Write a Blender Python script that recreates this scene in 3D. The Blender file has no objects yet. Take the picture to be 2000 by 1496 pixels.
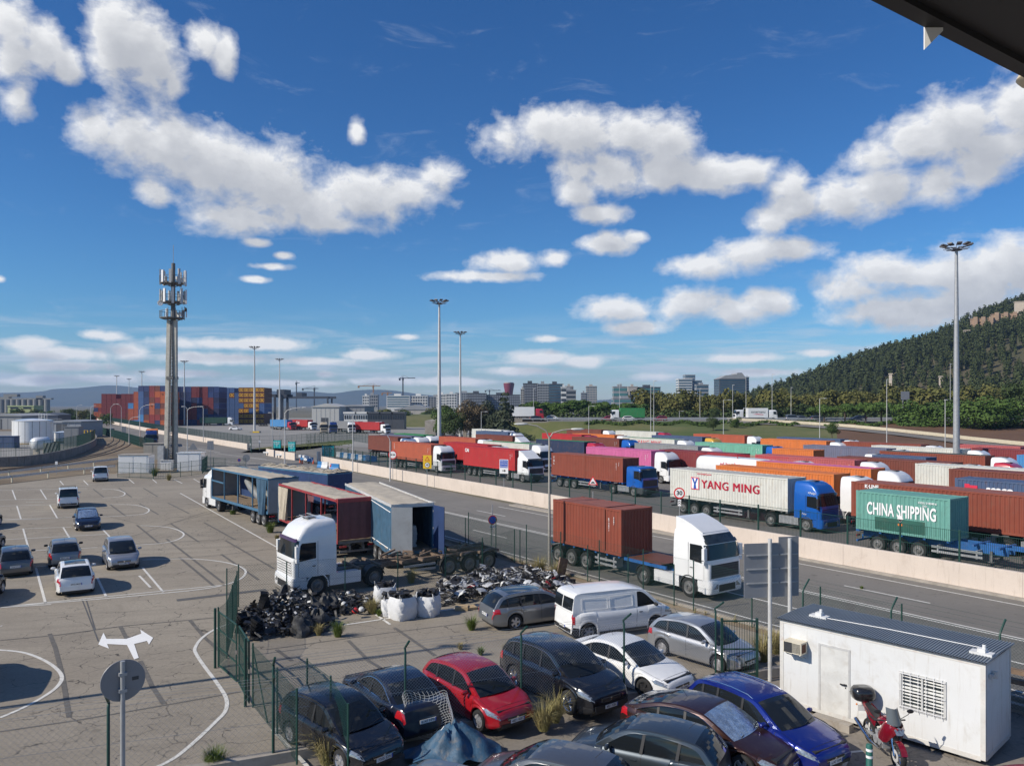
import bpy, math, random
from mathutils import Vector, Matrix
from mathutils.geometry import tessellate_polygon
R = random.Random(7)
rad = math.radians
scene = bpy.context.scene
COL = scene.collection
# ---------------------------------------------------------------- camera
F, H, HY = 1500.0, 9.7, 790.0           # pixels of focal length, eye height, horizon row of the 2000 px photograph
cam_data = bpy.data.cameras.new('camera')
cam = bpy.data.objects.new('camera', cam_data); COL.objects.link(cam)
cam.location = (0, 0, H); cam.rotation_euler = (rad(90), 0, 0)
cam_data.sensor_width = 36; cam_data.lens = 36*F/2000; cam_data.shift_y = 42/2000
cam_data.clip_start = .1; cam_data.clip_end = 20000
scene.camera = cam
scene.view_settings.view_transform = 'Standard'; scene.view_settings.look = 'None'
scene.view_settings.gamma = 1; scene.view_settings.exposure = 0.0
scene.view_settings.use_curve_mapping = False
scene.cycles.volume_bounces = 0
scene.cycles.max_bounces = 6; scene.cycles.transparent_max_bounces = 12
scene.render.threads_mode = 'AUTO'
# ---------------------------------------------------------------- sun and sky
HAZE = 1.05e-4
SUN_EL = rad(36); SUN_AZ = math.atan2(-.912, -.41)
sun = bpy.data.lights.new('sun', 'SUN'); sun.energy = 5.0; sun.angle = rad(.5); sun.color = (1, .915, .79)
so = bpy.data.objects.new('sun', sun); COL.objects.link(so)
sd = Vector((math.sin(SUN_AZ)*math.cos(SUN_EL), math.cos(SUN_AZ)*math.cos(SUN_EL), math.sin(SUN_EL)))
so.rotation_euler = sd.to_track_quat('Z', 'Y').to_euler(); so.location = sd*100
world = bpy.data.worlds.new('World'); scene.world = world; world.use_nodes = True
world.cycles.sampling_method = 'MANUAL'; world.cycles.sample_map_resolution = 512

class NG:
    """tiny node-graph helper"""
    def __init__(s, nt): s.nt = nt
    def n(s, t, **k):
        nd = s.nt.nodes.new(t)
        for a, b in k.items(): setattr(nd, a, b)
        return nd
    def put(s, nd, i, v):
        if v is None: return
        if isinstance(v, bpy.types.NodeSocket): s.nt.links.new(v, nd.inputs[i])
        else:
            try: nd.inputs[i].default_value = v
            except Exception: nd.inputs[i].default_value = tuple(v)+(1,)
    def m(s, op, a=None, b=None, c=None, clamp=False):
        nd = s.n('ShaderNodeMath', operation=op); nd.use_clamp = clamp
        s.put(nd, 0, a); s.put(nd, 1, b)
        if c is not None: s.put(nd, 2, c)
        return nd.outputs[0]
    def vm(s, op, a=None, b=None):
        nd = s.n('ShaderNodeVectorMath', operation=op); s.put(nd, 0, a); s.put(nd, 1, b)
        return nd.outputs['Value'] if op in ('LENGTH', 'DOT_PRODUCT') else nd.outputs[0]
    def mix(s, f, a, b, blend='MIX'):
        nd = s.n('ShaderNodeMix', data_type='RGBA', blend_type=blend)
        s.put(nd, 0, f)
        for i, v in ((6, a), (7, b)):
            if isinstance(v, bpy.types.NodeSocket): s.nt.links.new(v, nd.inputs[i])
            else: nd.inputs[i].default_value = tuple(v)[:3]+(1,)
        return nd.outputs[2]
    def ramp(s, v, a, b, c=0, d=1, smooth=True):
        nd = s.n('ShaderNodeMapRange'); nd.interpolation_type = 'SMOOTHSTEP' if smooth else 'LINEAR'; nd.clamp = True
        s.put(nd, 0, v); s.put(nd, 1, a); s.put(nd, 2, b); s.put(nd, 3, c); s.put(nd, 4, d)
        return nd.outputs[0]
    def noise(s, vec, scale, detail=3, rough=.55, dist=0):
        nd = s.n('ShaderNodeTexNoise'); s.put(nd, 'Vector', vec); s.put(nd, 'Scale', scale); s.put(nd, 'Detail', detail)
        s.put(nd, 'Roughness', rough); s.put(nd, 'Distortion', dist)
        return nd.outputs[0]

def build_world():
    nt = world.node_tree; nt.nodes.clear(); g = NG(nt)
    out = g.n('ShaderNodeOutputWorld'); bg = g.n('ShaderNodeBackground')
    sky = g.n('ShaderNodeTexSky', sky_type='NISHITA'); sky.sun_disc = False
    sky.sun_elevation = SUN_EL; sky.sun_rotation = SUN_AZ % (2*math.pi); sky.air_density = 1.0; sky.dust_density = .35; sky.ozone_density = 2.2
    tc = g.n('ShaderNodeTexCoord'); d = tc.outputs['Generated']
    sep = g.n('ShaderNodeSeparateXYZ'); g.put(sep, 0, d)
    az = g.m('ARCTAN2', sep.outputs[0], sep.outputs[1]); el = g.m('ARCSINE', sep.outputs[2])
    cb = g.n('ShaderNodeCombineXYZ'); g.put(cb, 0, az); g.put(cb, 1, el); p = cb.outputs[0]
    # cumulus field: every cloud is a cluster of soft lumps at its own azimuth and elevation
    B = [(190,250,60,45),(250,265,90,62),(330,285,110,72),(300,375,45,24),(430,325,130,85),(520,365,140,85),(600,400,110,60),(700,380,130,55),(790,375,90,50),(855,350,58,34),(480,425,110,34),(620,435,110,24),
         (25,100,62,80),(85,95,52,50),(40,180,38,45),(130,130,36,32),(255,80,90,80),(305,125,62,72),(215,50,60,50),(335,165,26,28),(400,75,42,30),(438,105,28,38),
         (697,258,20,28),(505,474,30,10),(550,499,24,9),(530,521,44,8),(500,546,34,8),(0,545,18,8),
         (985,270,62,46),(1060,255,75,48),(1140,262,90,55),(1230,255,82,52),(1300,275,75,52),(1120,330,50,40),(1200,335,80,50),(1300,335,80,42),(1390,342,80,36),(1460,335,58,28),(1130,375,50,32),(1165,420,62,22),
         (1190,474,62,22),(1238,465,36,14),(985,512,66,26),(1084,505,34,19),(950,540,110,12),
         (1545,360,40,38),(1560,405,62,38),(1640,385,80,48),(1730,365,95,52),(1830,365,95,46),(1910,345,60,36),(1500,432,50,26),
         (1990,200,80,80),(1880,250,110,60),(1790,275,105,44),(1710,310,80,34),(1940,290,100,50),
         (1370,520,76,28),(1460,497,92,36),(1550,488,76,26),(1960,525,120,58),(1840,530,100,48),(1740,535,100,42),(1650,560,90,40),(1760,605,150,42),(1900,590,140,55),(2040,560,120,80),
         (1200,608,86,28),(1230,640,70,18),(1350,592,84,36),(1430,610,80,32),(1500,590,70,28),
         (60,672,60,14),(130,690,120,15),(200,655,60,11),(250,688,45,18),(130,715,110,10),(200,740,120,9),(60,745,100,8),(480,672,190,13),(430,700,150,12),(620,705,110,10),(715,694,72,13),(795,658,26,7),(635,730,24,9),
         (1060,700,90,17),(1140,705,70,14),(1010,725,90,10),(1450,700,110,10),(1600,690,46,8),(1480,728,90,8),(880,745,120,9),(1070,662,40,8),(1290,735,60,10),(350,730,100,8),(560,748,110,8),(760,745,80,8)]
    grp = bpy.data.node_groups.new('cumulus_field', 'ShaderNodeTree')
    grp.interface.new_socket('V', in_out='INPUT', socket_type='NodeSocketVector')
    grp.interface.new_socket('F', in_out='OUTPUT', socket_type='NodeSocketFloat')
    h = NG(grp); gi = h.n('NodeGroupInput'); go = h.n('NodeGroupOutput')
    acc = None
    for (cx, cy, rx, ry) in B:
        a = math.atan((cx-1000)/F); e = math.atan((HY-cy)/F*math.cos(a)); ca = math.cos(a)
        sx = F/(rx*ca*ca*1.12); sy = F/(ry*1.1)
        v = h.vm('MULTIPLY', h.vm('SUBTRACT', gi.outputs[0], (a, e, 0)), (sx, sy, 0))
        f = h.m('MULTIPLY_ADD', h.vm('LENGTH', v), -1.0, .93)
        acc = f if acc is None else h.m('SMOOTH_MAX', acc, f, .22)
    h.put(go, 0, acc)
    def field(vec):
        nd = g.n('ShaderNodeGroup'); nd.node_tree = grp; g.put(nd, 0, vec)
        nz = g.noise(g.vm('MULTIPLY', vec, (1, 1.5, 1)), 11, 9, .6, .25)
        nz2 = g.noise(g.vm('MULTIPLY', vec, (1, 1.3, 1)), 34, 5, .6, .3)
        f = g.m('MULTIPLY_ADD', g.m('SUBTRACT', nz, .5), 1.75, nd.outputs[0])
        f = g.m('MULTIPLY_ADD', g.m('SUBTRACT', nz2, .5), .95, f)
        # outside the view the same kind of clouds go on
        gen = g.ramp(g.noise(g.vm('MULTIPLY', vec, (1, 1.7, 1)), 4.2, 2, .5), .50, .72, -.9, .8)
        away = g.ramp(g.m('ABSOLUTE', g.vm('DOT_PRODUCT', vec, (1, 0, 0))), .63, .80)
        high = g.ramp(g.vm('DOT_PRODUCT', vec, (0, 1, 0)), .52, .68)
        low = g.ramp(g.vm('DOT_PRODUCT', vec, (0, 1, 0)), 0.02, .1)
        w = g.m('MULTIPLY', g.m('MAXIMUM', away, high), low)
        gen2 = g.m('MULTIPLY_ADD', g.m('SUBTRACT', nz, .5), 1.9, gen)
        mx = g.n('ShaderNodeMix', data_type='FLOAT'); g.put(mx, 0, w); g.put(mx, 2, f); g.put(mx, 3, gen2)
        return mx.outputs[0], nd.outputs[0], nz
    f0, s0, n0 = field(p); f1, _, _ = field(g.vm('ADD', p, (-.009, .016, 0))); f2, _, _ = field(g.vm('ADD', p, (-.020, .038, 0)))
    mask = g.m('POWER', g.ramp(f0, -.10, .50, smooth=False), 1.2)
    # light reaching each spot fades with the cloud lying between it and the sun
    thick = g.m('ADD', g.m('MULTIPLY', g.ramp(f1, .05, 1.1, smooth=False), 1.0), g.ramp(f2, .05, 1.1, smooth=False))
    b_ = g.m('POWER', 2.718, g.m('MULTIPLY', thick, -1.25))
    cl = g.mix(g.m('MULTIPLY_ADD', b_, 1.0, 0.0, clamp=True), (.44, .46, .505), (.93, .935, .94))
    skyc = g.vm('MULTIPLY', sky.outputs[0], (.105, .105, .105))
    hsv = g.n('ShaderNodeHueSaturation'); g.put(hsv, 'Saturation', 1.22); g.put(hsv, 'Value', 1.0); g.put(hsv, 'Color', skyc)
    tint = g.mix(g.ramp(el, .0, .42), (.45, .80, 1.10), (.42, .71, 1.0)); tint = g.mix(g.ramp(el, .11, .0), tint, (.78, .93, 1.16)); skyc = g.mix(1.0, hsv.outputs[0], tint, 'MULTIPLY')
    # thin streaky veil low over the horizon
    st = g.noise(g.vm('MULTIPLY', p, (2.2, 22, 1)), 3.2, 6, .6, .4)
    band = g.m('MULTIPLY', g.ramp(el, .002, .02), g.ramp(el, .125, .05))
    veil = g.m('MULTIPLY', g.ramp(st, .44, .66), g.m('MULTIPLY', band, .75))
    c = g.mix(veil, skyc, (.62, .70, .80))
    hs = g.noise(g.vm('MULTIPLY', p, (1.5, 5, 1)), 6, 7, .65, .8)
    c = g.mix(g.m('MULTIPLY', g.ramp(hs, .56, .8), .22), c, (.6, .68, .8))
    c = g.mix(g.m('MULTIPLY', mask, .97), c, cl)
    g.put(bg, 0, c); bg.inputs[1].default_value = 1.0
    nt.links.new(bg.outputs[0], out.inputs[0])
build_world()

# ---------------------------------------------------------------- places
def at(px, py, z=0.0):
    D = (H-z)*F/(py-HY); return Vector(((px-1000)*D/F, D, z))
def atD(px, py, D): return Vector(((px-1000)*D/F, D, H-(py-HY)*D/F))
dS = Vector((.584, -.811, 0)).normalized(); dN = Vector((.811, .584, 0)).normalized()   # along and across the road
def SN(s, n, z=0): return dS*s + dN*n + Vector((0, 0, z))
YAW_ROAD = math.atan2(dS.y, dS.x)
# ---------------------------------------------------------------- mesh helpers
class MB:
    def __init__(s): s.v = []; s.f = []
    def add(s, vs, fs):
        o = len(s.v); s.v.extend([tuple(p) for p in vs]); s.f.extend([tuple(i+o for i in f) for f in fs]); return s
    def box(s, x0, x1, y0, y1, z0, z1, M=None):
        vs = [Vector((x, y, z)) for z in (z0, z1) for y in (y0, y1) for x in (x0, x1)]
        if M is not None: vs = [M @ p for p in vs]
        return s.add(vs, [(0,2,3,1),(4,5,7,6),(0,1,5,4),(2,6,7,3),(0,4,6,2),(1,3,7,5)])
    def beam(s, a, b, w, h=None, up=(0,0,1)):
        a = Vector(a); b = Vector(b); h = h or w; t = (b-a).normalized()
        u = Vector(up)
        if abs(t.dot(u)) > .98: u = Vector((1,0,0))
        x = t.cross(u).normalized()*w/2; y = x.cross(t).normalized()*h/2
        vs = [a-x-y, a+x-y, a+x+y, a-x+y, b-x-y, b+x-y, b+x+y, b-x+y]
        return s.add(vs, [(3,2,1,0),(4,5,6,7),(0,1,5,4),(1,2,6,5),(2,3,7,6),(3,0,4,7)])
    def tube(s, pts, r, n=8, caps=True):
        pts = [Vector(p) for p in pts]; rs = r if isinstance(r, (list, tuple)) else [r]*len(pts)
        o = len(s.v); prev = None
        for i, p in enumerate(pts):
            t = (pts[min(i+1, len(pts)-1)]-pts[max(i-1, 0)]).normalized()
            if prev is None:
                u = Vector((0,0,1)) if abs(t.z) < .9 else Vector((1,0,0)); x = t.cross(u).normalized()
            else: x = (prev - t*prev.dot(t)).normalized()
            prev = x; y = t.cross(x)
            for k in range(n):
                a = 2*math.pi*k/n; s.v.append(tuple(p + (x*math.cos(a)+y*math.sin(a))*rs[i]))
        for i in range(len(pts)-1):
            for k in range(n):
                a = o+i*n+k; b = o+i*n+(k+1) % n; s.f.append((a, b, b+n, a+n))
        if caps:
            s.f.append(tuple(o+k for k in reversed(range(n)))); s.f.append(tuple(o+(len(pts)-1)*n+k for k in range(n)))
        return s
    def cyl(s, a, b, r, n=10, r2=None): return s.tube([a, b], [r, r if r2 is None else r2], n)
    def lathe(s, prof, n=16, M=None):
        """prof: (radius, height) about z"""
        o = len(s.v)
        for (r, z) in prof:
            for k in range(n):
                a = 2*math.pi*k/n; p = Vector((r*math.cos(a), r*math.sin(a), z))
                s.v.append(tuple(M @ p if M is not None else p))
        for i in range(len(prof)-1):
            for k in range(n):
                a = o+i*n+k; b = o+i*n+(k+1) % n; s.f.append((a, b, b+n, a+n))
        return s
    def grid(s, rows, close=False):
        o = len(s.v); w = len(rows[0])
        for r in rows: s.v.extend([tuple(p) for p in r])
        for i in range(len(rows)-1):
            for j in range(w-1 if not close else w):
                j2 = (j+1) % w
                s.f.append((o+i*w+j, o+i*w+j2, o+(i+1)*w+j2, o+(i+1)*w+j))
        return s
    def poly(s, pts): return s.add(pts, [tuple(range(len(pts)))])
    def prism(s, pts, vec):
        """closed solid: polygon pts swept by vec"""
        n = len(pts); pts = [Vector(p) for p in pts]; vec = Vector(vec)
        tris = tessellate_polygon([pts])
        o = len(s.v); s.v.extend([tuple(p) for p in pts]); s.v.extend([tuple(p+vec) for p in pts])
        for t in tris: s.f.append((o+t[0], o+t[1], o+t[2])); s.f.append((o+n+t[2], o+n+t[1], o+n+t[0]))
        for i in range(n):
            j = (i+1) % n; s.f.append((o+i, o+j, o+n+j, o+n+i))
        return s
    def mesh(s, name, smooth=None, fix=True):
        me = bpy.data.meshes.new(name); me.from_pydata(s.v, [], s.f)
        if smooth:
            for p in me.polygons: p.use_smooth = True
            me.set_sharp_from_angle(angle=rad(smooth))
        me.update(); me.materials.append(None); return me
CACHE = {}
SMALL = {'corner_castings','panel_gaps','door_handles','lock_rods','mudguards','window_pillars','wipers','roof_rails','window_trim','side_pressing','roof_rack','axles','fifth_wheel','rear_bumper_bar','side_guard','chassis_rails','roof_hatch','bumper','seam_post','rail_beam','door_seam','base_plate','side_rub_strip'}
def part(name, src, material, parent=None, smooth=None, key=None, label=None, stuff=False, loc=None, rot=None):
    """src: MB, mesh or a function that makes an MB (cached under key)"""
    if key is not None and key in CACHE: me = CACHE[key]
    else:
        if callable(src): src = src()
        me = src if isinstance(src, bpy.types.Mesh) else src.mesh(name, smooth)
        if key is not None: CACHE[key] = me
    o = bpy.data.objects.new(name, me); COL.objects.link(o)
    if not me.materials: me.materials.append(None)
    o.material_slots[0].link = 'OBJECT'; o.material_slots[0].material = material
    if parent is not None: o.parent = parent
    if loc is not None: o.location = loc
    if rot is not None: o.rotation_euler = rot
    if label: o['label'] = label
    if stuff or (parent is not None and name in SMALL): o['kind'] = 'stuff'
    return o
def tag(o, label, cat, group=None, kind=None):
    if label: o['label'] = label
    if cat: o['category'] = cat
    if group: o['group'] = group
    if kind: o['kind'] = kind
    return o
def thing(name, label, cat, loc=(0,0,0), rz=0, group=None):
    o = bpy.data.objects.new(name, None); COL.objects.link(o); o.empty_display_size = .2
    o.location = loc; o.rotation_euler = (0, 0, rz)
    return tag(o, label, cat, group)
def struct(name, mb, material, smooth=None, label=None):
    o = part(name, mb, material, smooth=smooth); o['kind'] = 'structure'
    if label: o['label'] = label
    return o
def kids(o): return [c for c in COL.objects if c.parent == o]
def copy_tree(root, loc, rz, label, swap=None, kidmap=None):
    """a thing with copies of its parts and sub-parts; swap: {part name: material}"""
    r = root.copy(); COL.objects.link(r); r.location = loc; r.rotation_euler = (0, 0, rz); r['label'] = label
    for ch in root.children:
        c = ch.copy(); COL.objects.link(c); c.parent = r
        if swap and ch.name.split('.')[0] in swap: c.material_slots[0].material = swap[ch.name.split('.')[0]]
        for gch in ch.children:
            d = gch.copy(); COL.objects.link(d); d.parent = c
            if swap and gch.name.split('.')[0] in swap: d.material_slots[0].material = swap[gch.name.split('.')[0]]
    return r
# ---------------------------------------------------------------- text
def text_mesh(s, size, bold=.0, extrude=.004, align='CENTER', spacing=1.0, shear=0):
    k = ('txt', s, size, bold, extrude, align, spacing, shear)
    if k in CACHE: return CACHE[k]
    cu = bpy.data.curves.new('lettering', 'FONT'); cu.body = s; cu.size = size; cu.offset = bold; cu.extrude = extrude
    cu.align_x = align; cu.align_y = 'CENTER'; cu.space_character = spacing; cu.resolution_u = 3; cu.shear = shear
    ob = bpy.data.objects.new('lettering', cu); COL.objects.link(ob)
    dg = bpy.context.evaluated_depsgraph_get(); me = bpy.data.meshes.new_from_object(ob.evaluated_get(dg))
    bpy.data.objects.remove(ob); bpy.data.curves.remove(cu)
    me.name = 'lettering'; me.materials.clear(); me.materials.append(None); CACHE[k] = me; return me
def text(s, size, material, parent, loc, rot=(rad(90),0,0), sx=1, name='lettering', **k):
    o = part(name, text_mesh(s, size, **k), material, parent, loc=loc, rot=rot); o.scale = (sx, 1, 1); return o
# ---------------------------------------------------------------- materials
MATS = {}
def mat(name, col, rough=.6, metal=0, var=.12, vscale=2.0, coat=0, bump=0, bscale=30, spec=None, dirt=0, dirtcol=(.16,.12,.08), dscale=1.5, emit=None, streak=0):
    if name in MATS: return MATS[name]
    m = bpy.data.materials.new(name); m.use_nodes = True; nt = m.node_tree; g = NG(nt)
    b = nt.nodes['Principled BSDF']
    tc = g.n('ShaderNodeTexCoord'); P = tc.outputs['Object']
    c = tuple(col)
    if var or dirt or bump or streak:
        if var:
            n1 = g.noise(P, vscale, 4, .6)
            c = g.mix(g.ramp(n1, .3, .7, smooth=False), [x*(1-var) for x in col], [min(1, x*(1+var)) for x in col])
        if streak:
            n3 = g.noise(g.vm('MULTIPLY', P, (3, 3, .25)), 3.0, 5, .65)
            c = g.mix(g.m('MULTIPLY', g.ramp(n3, .52, .78), streak), c, dirtcol)
        if dirt:
            n2 = g.noise(P, dscale, 8, .7, .5)
            c = g.mix(g.m('MULTIPLY', g.ramp(n2, .5, .72), dirt), c, dirtcol)
        if bump:
            bn = g.n('ShaderNodeBump'); bn.inputs['Strength'].default_value = bump; bn.inputs['Distance'].default_value = .02
            g.put(bn, 'Height', g.noise(P, bscale, 4, .6)); nt.links.new(bn.outputs[0], b.inputs['Normal'])
    g.put(b, 'Base Color', c); b.inputs['Roughness'].default_value = rough; b.inputs['Metallic'].default_value = metal
    if coat: b.inputs['Coat Weight'].default_value = coat; b.inputs['Coat Roughness'].default_value = .06
    if spec is not None: b.inputs['Specular IOR Level'].default_value = spec
    if emit: b.inputs['Emission Color'].default_value = tuple(emit)+(1,); b.inputs['Emission Strength'].default_value = 1
    MATS[name] = m; return m
def paint(name, col, metal=.0, rough=.32): return mat('paint_'+name, col, rough, metal, .03, 1.0, coat=.8, dirt=.10, dirtcol=(.22,.19,.15), dscale=2.5)
GLASS = mat('tinted_glass', (.012,.015,.018), .05, 0, 0, spec=.5)
GLASS2 = mat('clear_dark_glass', (.03,.04,.045), .05, 0, .4, 3, spec=.7)
RUB = mat('tyre_rubber', (.018,.018,.019), .85, 0, .2, 8)
BLACKP = mat('black_plastic', (.018,.018,.02), .5, 0, .2, 5)
ALLOY = mat('alloy_rim', (.5,.5,.52), .35, .7, .1, 6)
STEELRIM = mat('steel_rim_grey', (.32,.32,.33), .55, .3, .3, 6, dirt=.4)
CHROME = mat('chrome', (.7,.7,.72), .18, 1, 0)
REDL = mat('red_lamp', (.42,.012,.02), .15, 0, 0, coat=1)
HEADL = mat('headlamp_glass', (.30,.32,.34), .12, .5, .45, 24, coat=1)
PLATE = mat('number_plate', (.75,.75,.74), .5, 0, .05)
PLATEINK = mat('plate_ink', (.05,.05,.06), .6, 0, 0)
EUBLUE = mat('eu_blue', (.02,.06,.4), .5, 0, 0)
GALV = mat('galvanised_steel', (.38,.39,.40), .5, .35, .15, 3, dirt=.2)
GALVL = mat('pale_galvanised_steel', (.55,.55,.54), .55, .2, .12, 3, dirt=.15)
GREENP = mat('green_fence_paint', (.010,.052,.040), .5, 0, .15, 4)
WHITEP = mat('white_road_paint', (.62,.61,.57), .8, 0, .10, 3, dirt=.55, dirtcol=(.27,.25,.21), dscale=5)
WHITEP2 = mat('fresh_white_road_paint', (.80,.80,.78), .75, 0, .05, 3, dirt=.15, dirtcol=(.4,.37,.33), dscale=3)
TAR = mat('bitumen_seal', (.12,.112,.10), .85, 0, .25, 3, dirt=.5, dirtcol=(.17,.155,.135), dscale=4)
# ---------------------------------------------------------------- ground
def ground_mat(name, col, col2, grain=.12, crack=0, crackscale=.35, big=.05, streakdir=None, crackcol=(.06,.055,.05), rough=.9, patch=None, bump=.25):
    m = bpy.data.materials.new(name); m.use_nodes = True; g = NG(m.node_tree); b = m.node_tree.nodes['Principled BSDF']
    P = g.n('ShaderNodeTexCoord').outputs['Object']
    c = g.mix(g.ramp(g.noise(P, big, 6, .65, .3), .35, .65), col, col2)
    fine = g.noise(P, 9, 5, .75)
    c = g.mix(g.ramp(fine, .25, .75, smooth=False), g.mix(1.0, c, (1-grain,)*3, 'MULTIPLY'), g.mix(1.0, c, (1+grain,)*3, 'MULTIPLY'))
    bl = g.noise(P, .55, 5, .6, .6)
    c = g.mix(g.m('MULTIPLY', g.ramp(bl, .52, .74), .35), c, [x*.72 for x in col])
    spots = g.noise(P, 2.3, 3, .5, .2)
    c = g.mix(g.m('MULTIPLY', g.ramp(spots, .63, .73), .5), c, [x*.5 for x in col])
    if streakdir is not None:
        mp = g.n('ShaderNodeMapping'); g.put(mp, 0, P); mp.inputs['Rotation'].default_value = (0, 0, -streakdir); mp.inputs['Scale'].default_value = (.03, 1.1, 1)
        # rotate first, then stretch
        mp.vector_type = 'POINT'
        mp2 = g.n('ShaderNodeMapping'); g.put(mp2, 0, P); mp2.inputs['Rotation'].default_value = (0, 0, -streakdir)
        v = g.vm('MULTIPLY', mp2.outputs[0], (.03, .9, 1))
        c = g.mix(g.m('MULTIPLY', g.ramp(g.noise(v, 1.0, 6, .7), .45, .7), .34), c, [x*.66 for x in col])
    hgt = fine
    if crack:
        w = g.n('ShaderNodeTexNoise'); g.put(w, 'Vector', P); g.put(w, 'Scale', .9); g.put(w, 'Detail', 5)
        vv = g.vm('ADD', P, g.vm('MULTIPLY', g.vm('SUBTRACT', w.outputs[1], (.5,.5,.5)), (1.6,1.6,0)))
        for sc, wd, lo in ((crackscale, .011, .37), (crackscale*3.0, .009, .50)):
            vo = g.n('ShaderNodeTexVoronoi'); vo.feature = 'DISTANCE_TO_EDGE'; vo.voronoi_dimensions = '2D'
            g.put(vo, 'Vector', vv); g.put(vo, 'Scale', sc)
            e = g.ramp(vo.outputs['Distance'], wd*sc*.9, wd*sc*2.3, 1, 0)
            msk = g.m('MULTIPLY', g.ramp(g.noise(P, .11, 3, .5), lo, lo+.12), g.ramp(g.noise(P, .8+sc, 2, .5), .36, .56))
            c = g.mix(g.m('MULTIPLY', g.m('MULTIPLY', e, msk), crack), c, crackcol)
    if patch:
        vo = g.n('ShaderNodeTexVoronoi'); vo.voronoi_dimensions = '2D'; g.put(vo, 'Vector', P); g.put(vo, 'Scale', .09)
        hs = g.n('ShaderNodeSeparateColor'); g.put(hs, 0, vo.outputs['Color'])
        c = g.mix(g.m('MULTIPLY', hs.outputs[0], patch), c, [x*.8 for x in col2])
    g.put(b, 'Base Color', c); b.inputs['Roughness'].default_value = rough; b.inputs['Specular IOR Level'].default_value = .25
    bn = g.n('ShaderNodeBump'); bn.inputs['Strength'].default_value = bump; bn.inputs['Distance'].default_value = .01
    g.put(bn, 'Height', hgt); m.node_tree.links.new(bn.outputs[0], b.inputs['Normal'])
    return m
M_PARK = ground_mat('car_park_asphalt', (.25,.22,.178), (.315,.28,.226), .22, .95, .33, .07, YAW_ROAD+1.15, patch=.22)
M_ROAD = ground_mat('road_asphalt', (.175,.165,.15), (.215,.203,.185), .12, .3, .12, .05, YAW_ROAD)
M_ROADB = ground_mat('near_lane_asphalt', (.155,.15,.138), (.185,.178,.162), .10, .3, .12, .05, YAW_ROAD)
M_APRON = ground_mat('terminal_concrete', (.25,.245,.23), (.31,.30,.28), .1, .25, .1, .02, YAW_ROAD, patch=.4)
M_YARD = ground_mat('lorry_yard_asphalt', (.13,.125,.12), (.17,.165,.155), .1, .3, .2, .03)
M_LOW = ground_mat('lower_lot_asphalt', (.20,.18,.155), (.245,.22,.19), .18, .5, .5, .1)
M_DIRT = ground_mat('dusty_earth', (.20,.155,.105), (.27,.22,.15), .25, 0, big=.12)
M_RAILDIRT = ground_mat('trackside_dirt', (.155,.118,.08), (.23,.185,.125), .25, 0, big=.09, streakdir=.12)
M_FAR = ground_mat('far_land', (.11,.105,.07), (.17,.155,.12), .2, 0, big=.004)
M_GRASS = ground_mat('grass_bank', (.075,.105,.03), (.15,.145,.06), .35, 0, big=.035, bump=.8)
M_BROWN = ground_mat('bare_brown_soil', (.12,.068,.040), (.155,.09,.055), .25, 0, big=.05)
def sheet(name, pts, m, z=None):
    P = [Vector(p) for p in pts]
    if z is not None: P = [Vector((p.x, p.y, z)) for p in P]
    mb = MB(); tr = tessellate_polygon([P])
    mb.v = [tuple(p) for p in P]
    for t in tr:
        a, b, c = (P[i] for i in t)
        mb.f.append(t if (b-a).cross(c-a).z > 0 else t[::-1])
    return struct(name, mb, m)
LA = Vector((-20, 15.4, 0)); LB = Vector((12.8, 29.35, 0)); LC = LB + dS*25
sheet('far_ground', [(-6300,-200,0),(6300,-200,0),(6300,6300,0),(-6300,6300,0)], M_FAR, -.6)
sheet('ground', [(-600,-40,0),(-20,-40,0),LA,LB,LC,(LC.x,-40,0),(500,-40,0),(500,900,0),(-900,900,0)], M_FAR, -.03)
sheet('apron', [at(-300,812), SN(-700,72), SN(-167,51), SN(-60,44.5), SN(-30,90), SN(-100,150), (-10,330,0), (40,560,0), (-560,560,0)], M_APRON, -.02)
sheet('lorry_yard', [SN(-125,48), SN(60,43.5), SN(110,120), SN(-20,205), (30,190,0), (-25,185,0), (-50,150,0)], M_YARD, -.012)
sheet('trackside_ground', [at(-700,960), at(0,948), at(180,926), at(405,921), SN(-115,28.4), SN(-192,35.8), SN(-293,44.4), SN(-560,55), (-700,420,0)], M_RAILDIRT, -.016)
sheet('road', [SN(60,28.5), SN(60,43), SN(-60,43.7), SN(-120,46.8), SN(-126,60), SN(-160,75), SN(-175,72), SN(-167,50), SN(-591,67.5), SN(-591,56), SN(-293,44.6), SN(-192,36), SN(-100,28.6)], M_ROAD, 0)
sheet('near_lane', [SN(60,28.5), SN(60,35.2), SN(-60,35.2), SN(-60,28.5)], M_ROADB, .004)
sheet('parking_lot', [at(-600,985), at(0,947), at(180,926), at(405,921), SN(-98,27.6), SN(-8.5,27.6), LB, LA, (-80,-10,0), (-140,20,0)], M_PARK, -.008)
sheet('verge', [SN(-98,27.6), SN(-98,28.5), SN(60,28.5), SN(60,27.6)], M_DIRT, .002)
sheet('lower_lot', [LA, (-20,-30,0), (60,-30,0), (LC.x+8,LC.y,0), LB+Vector((8,3,0)), LB], M_LOW, -.15)
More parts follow.
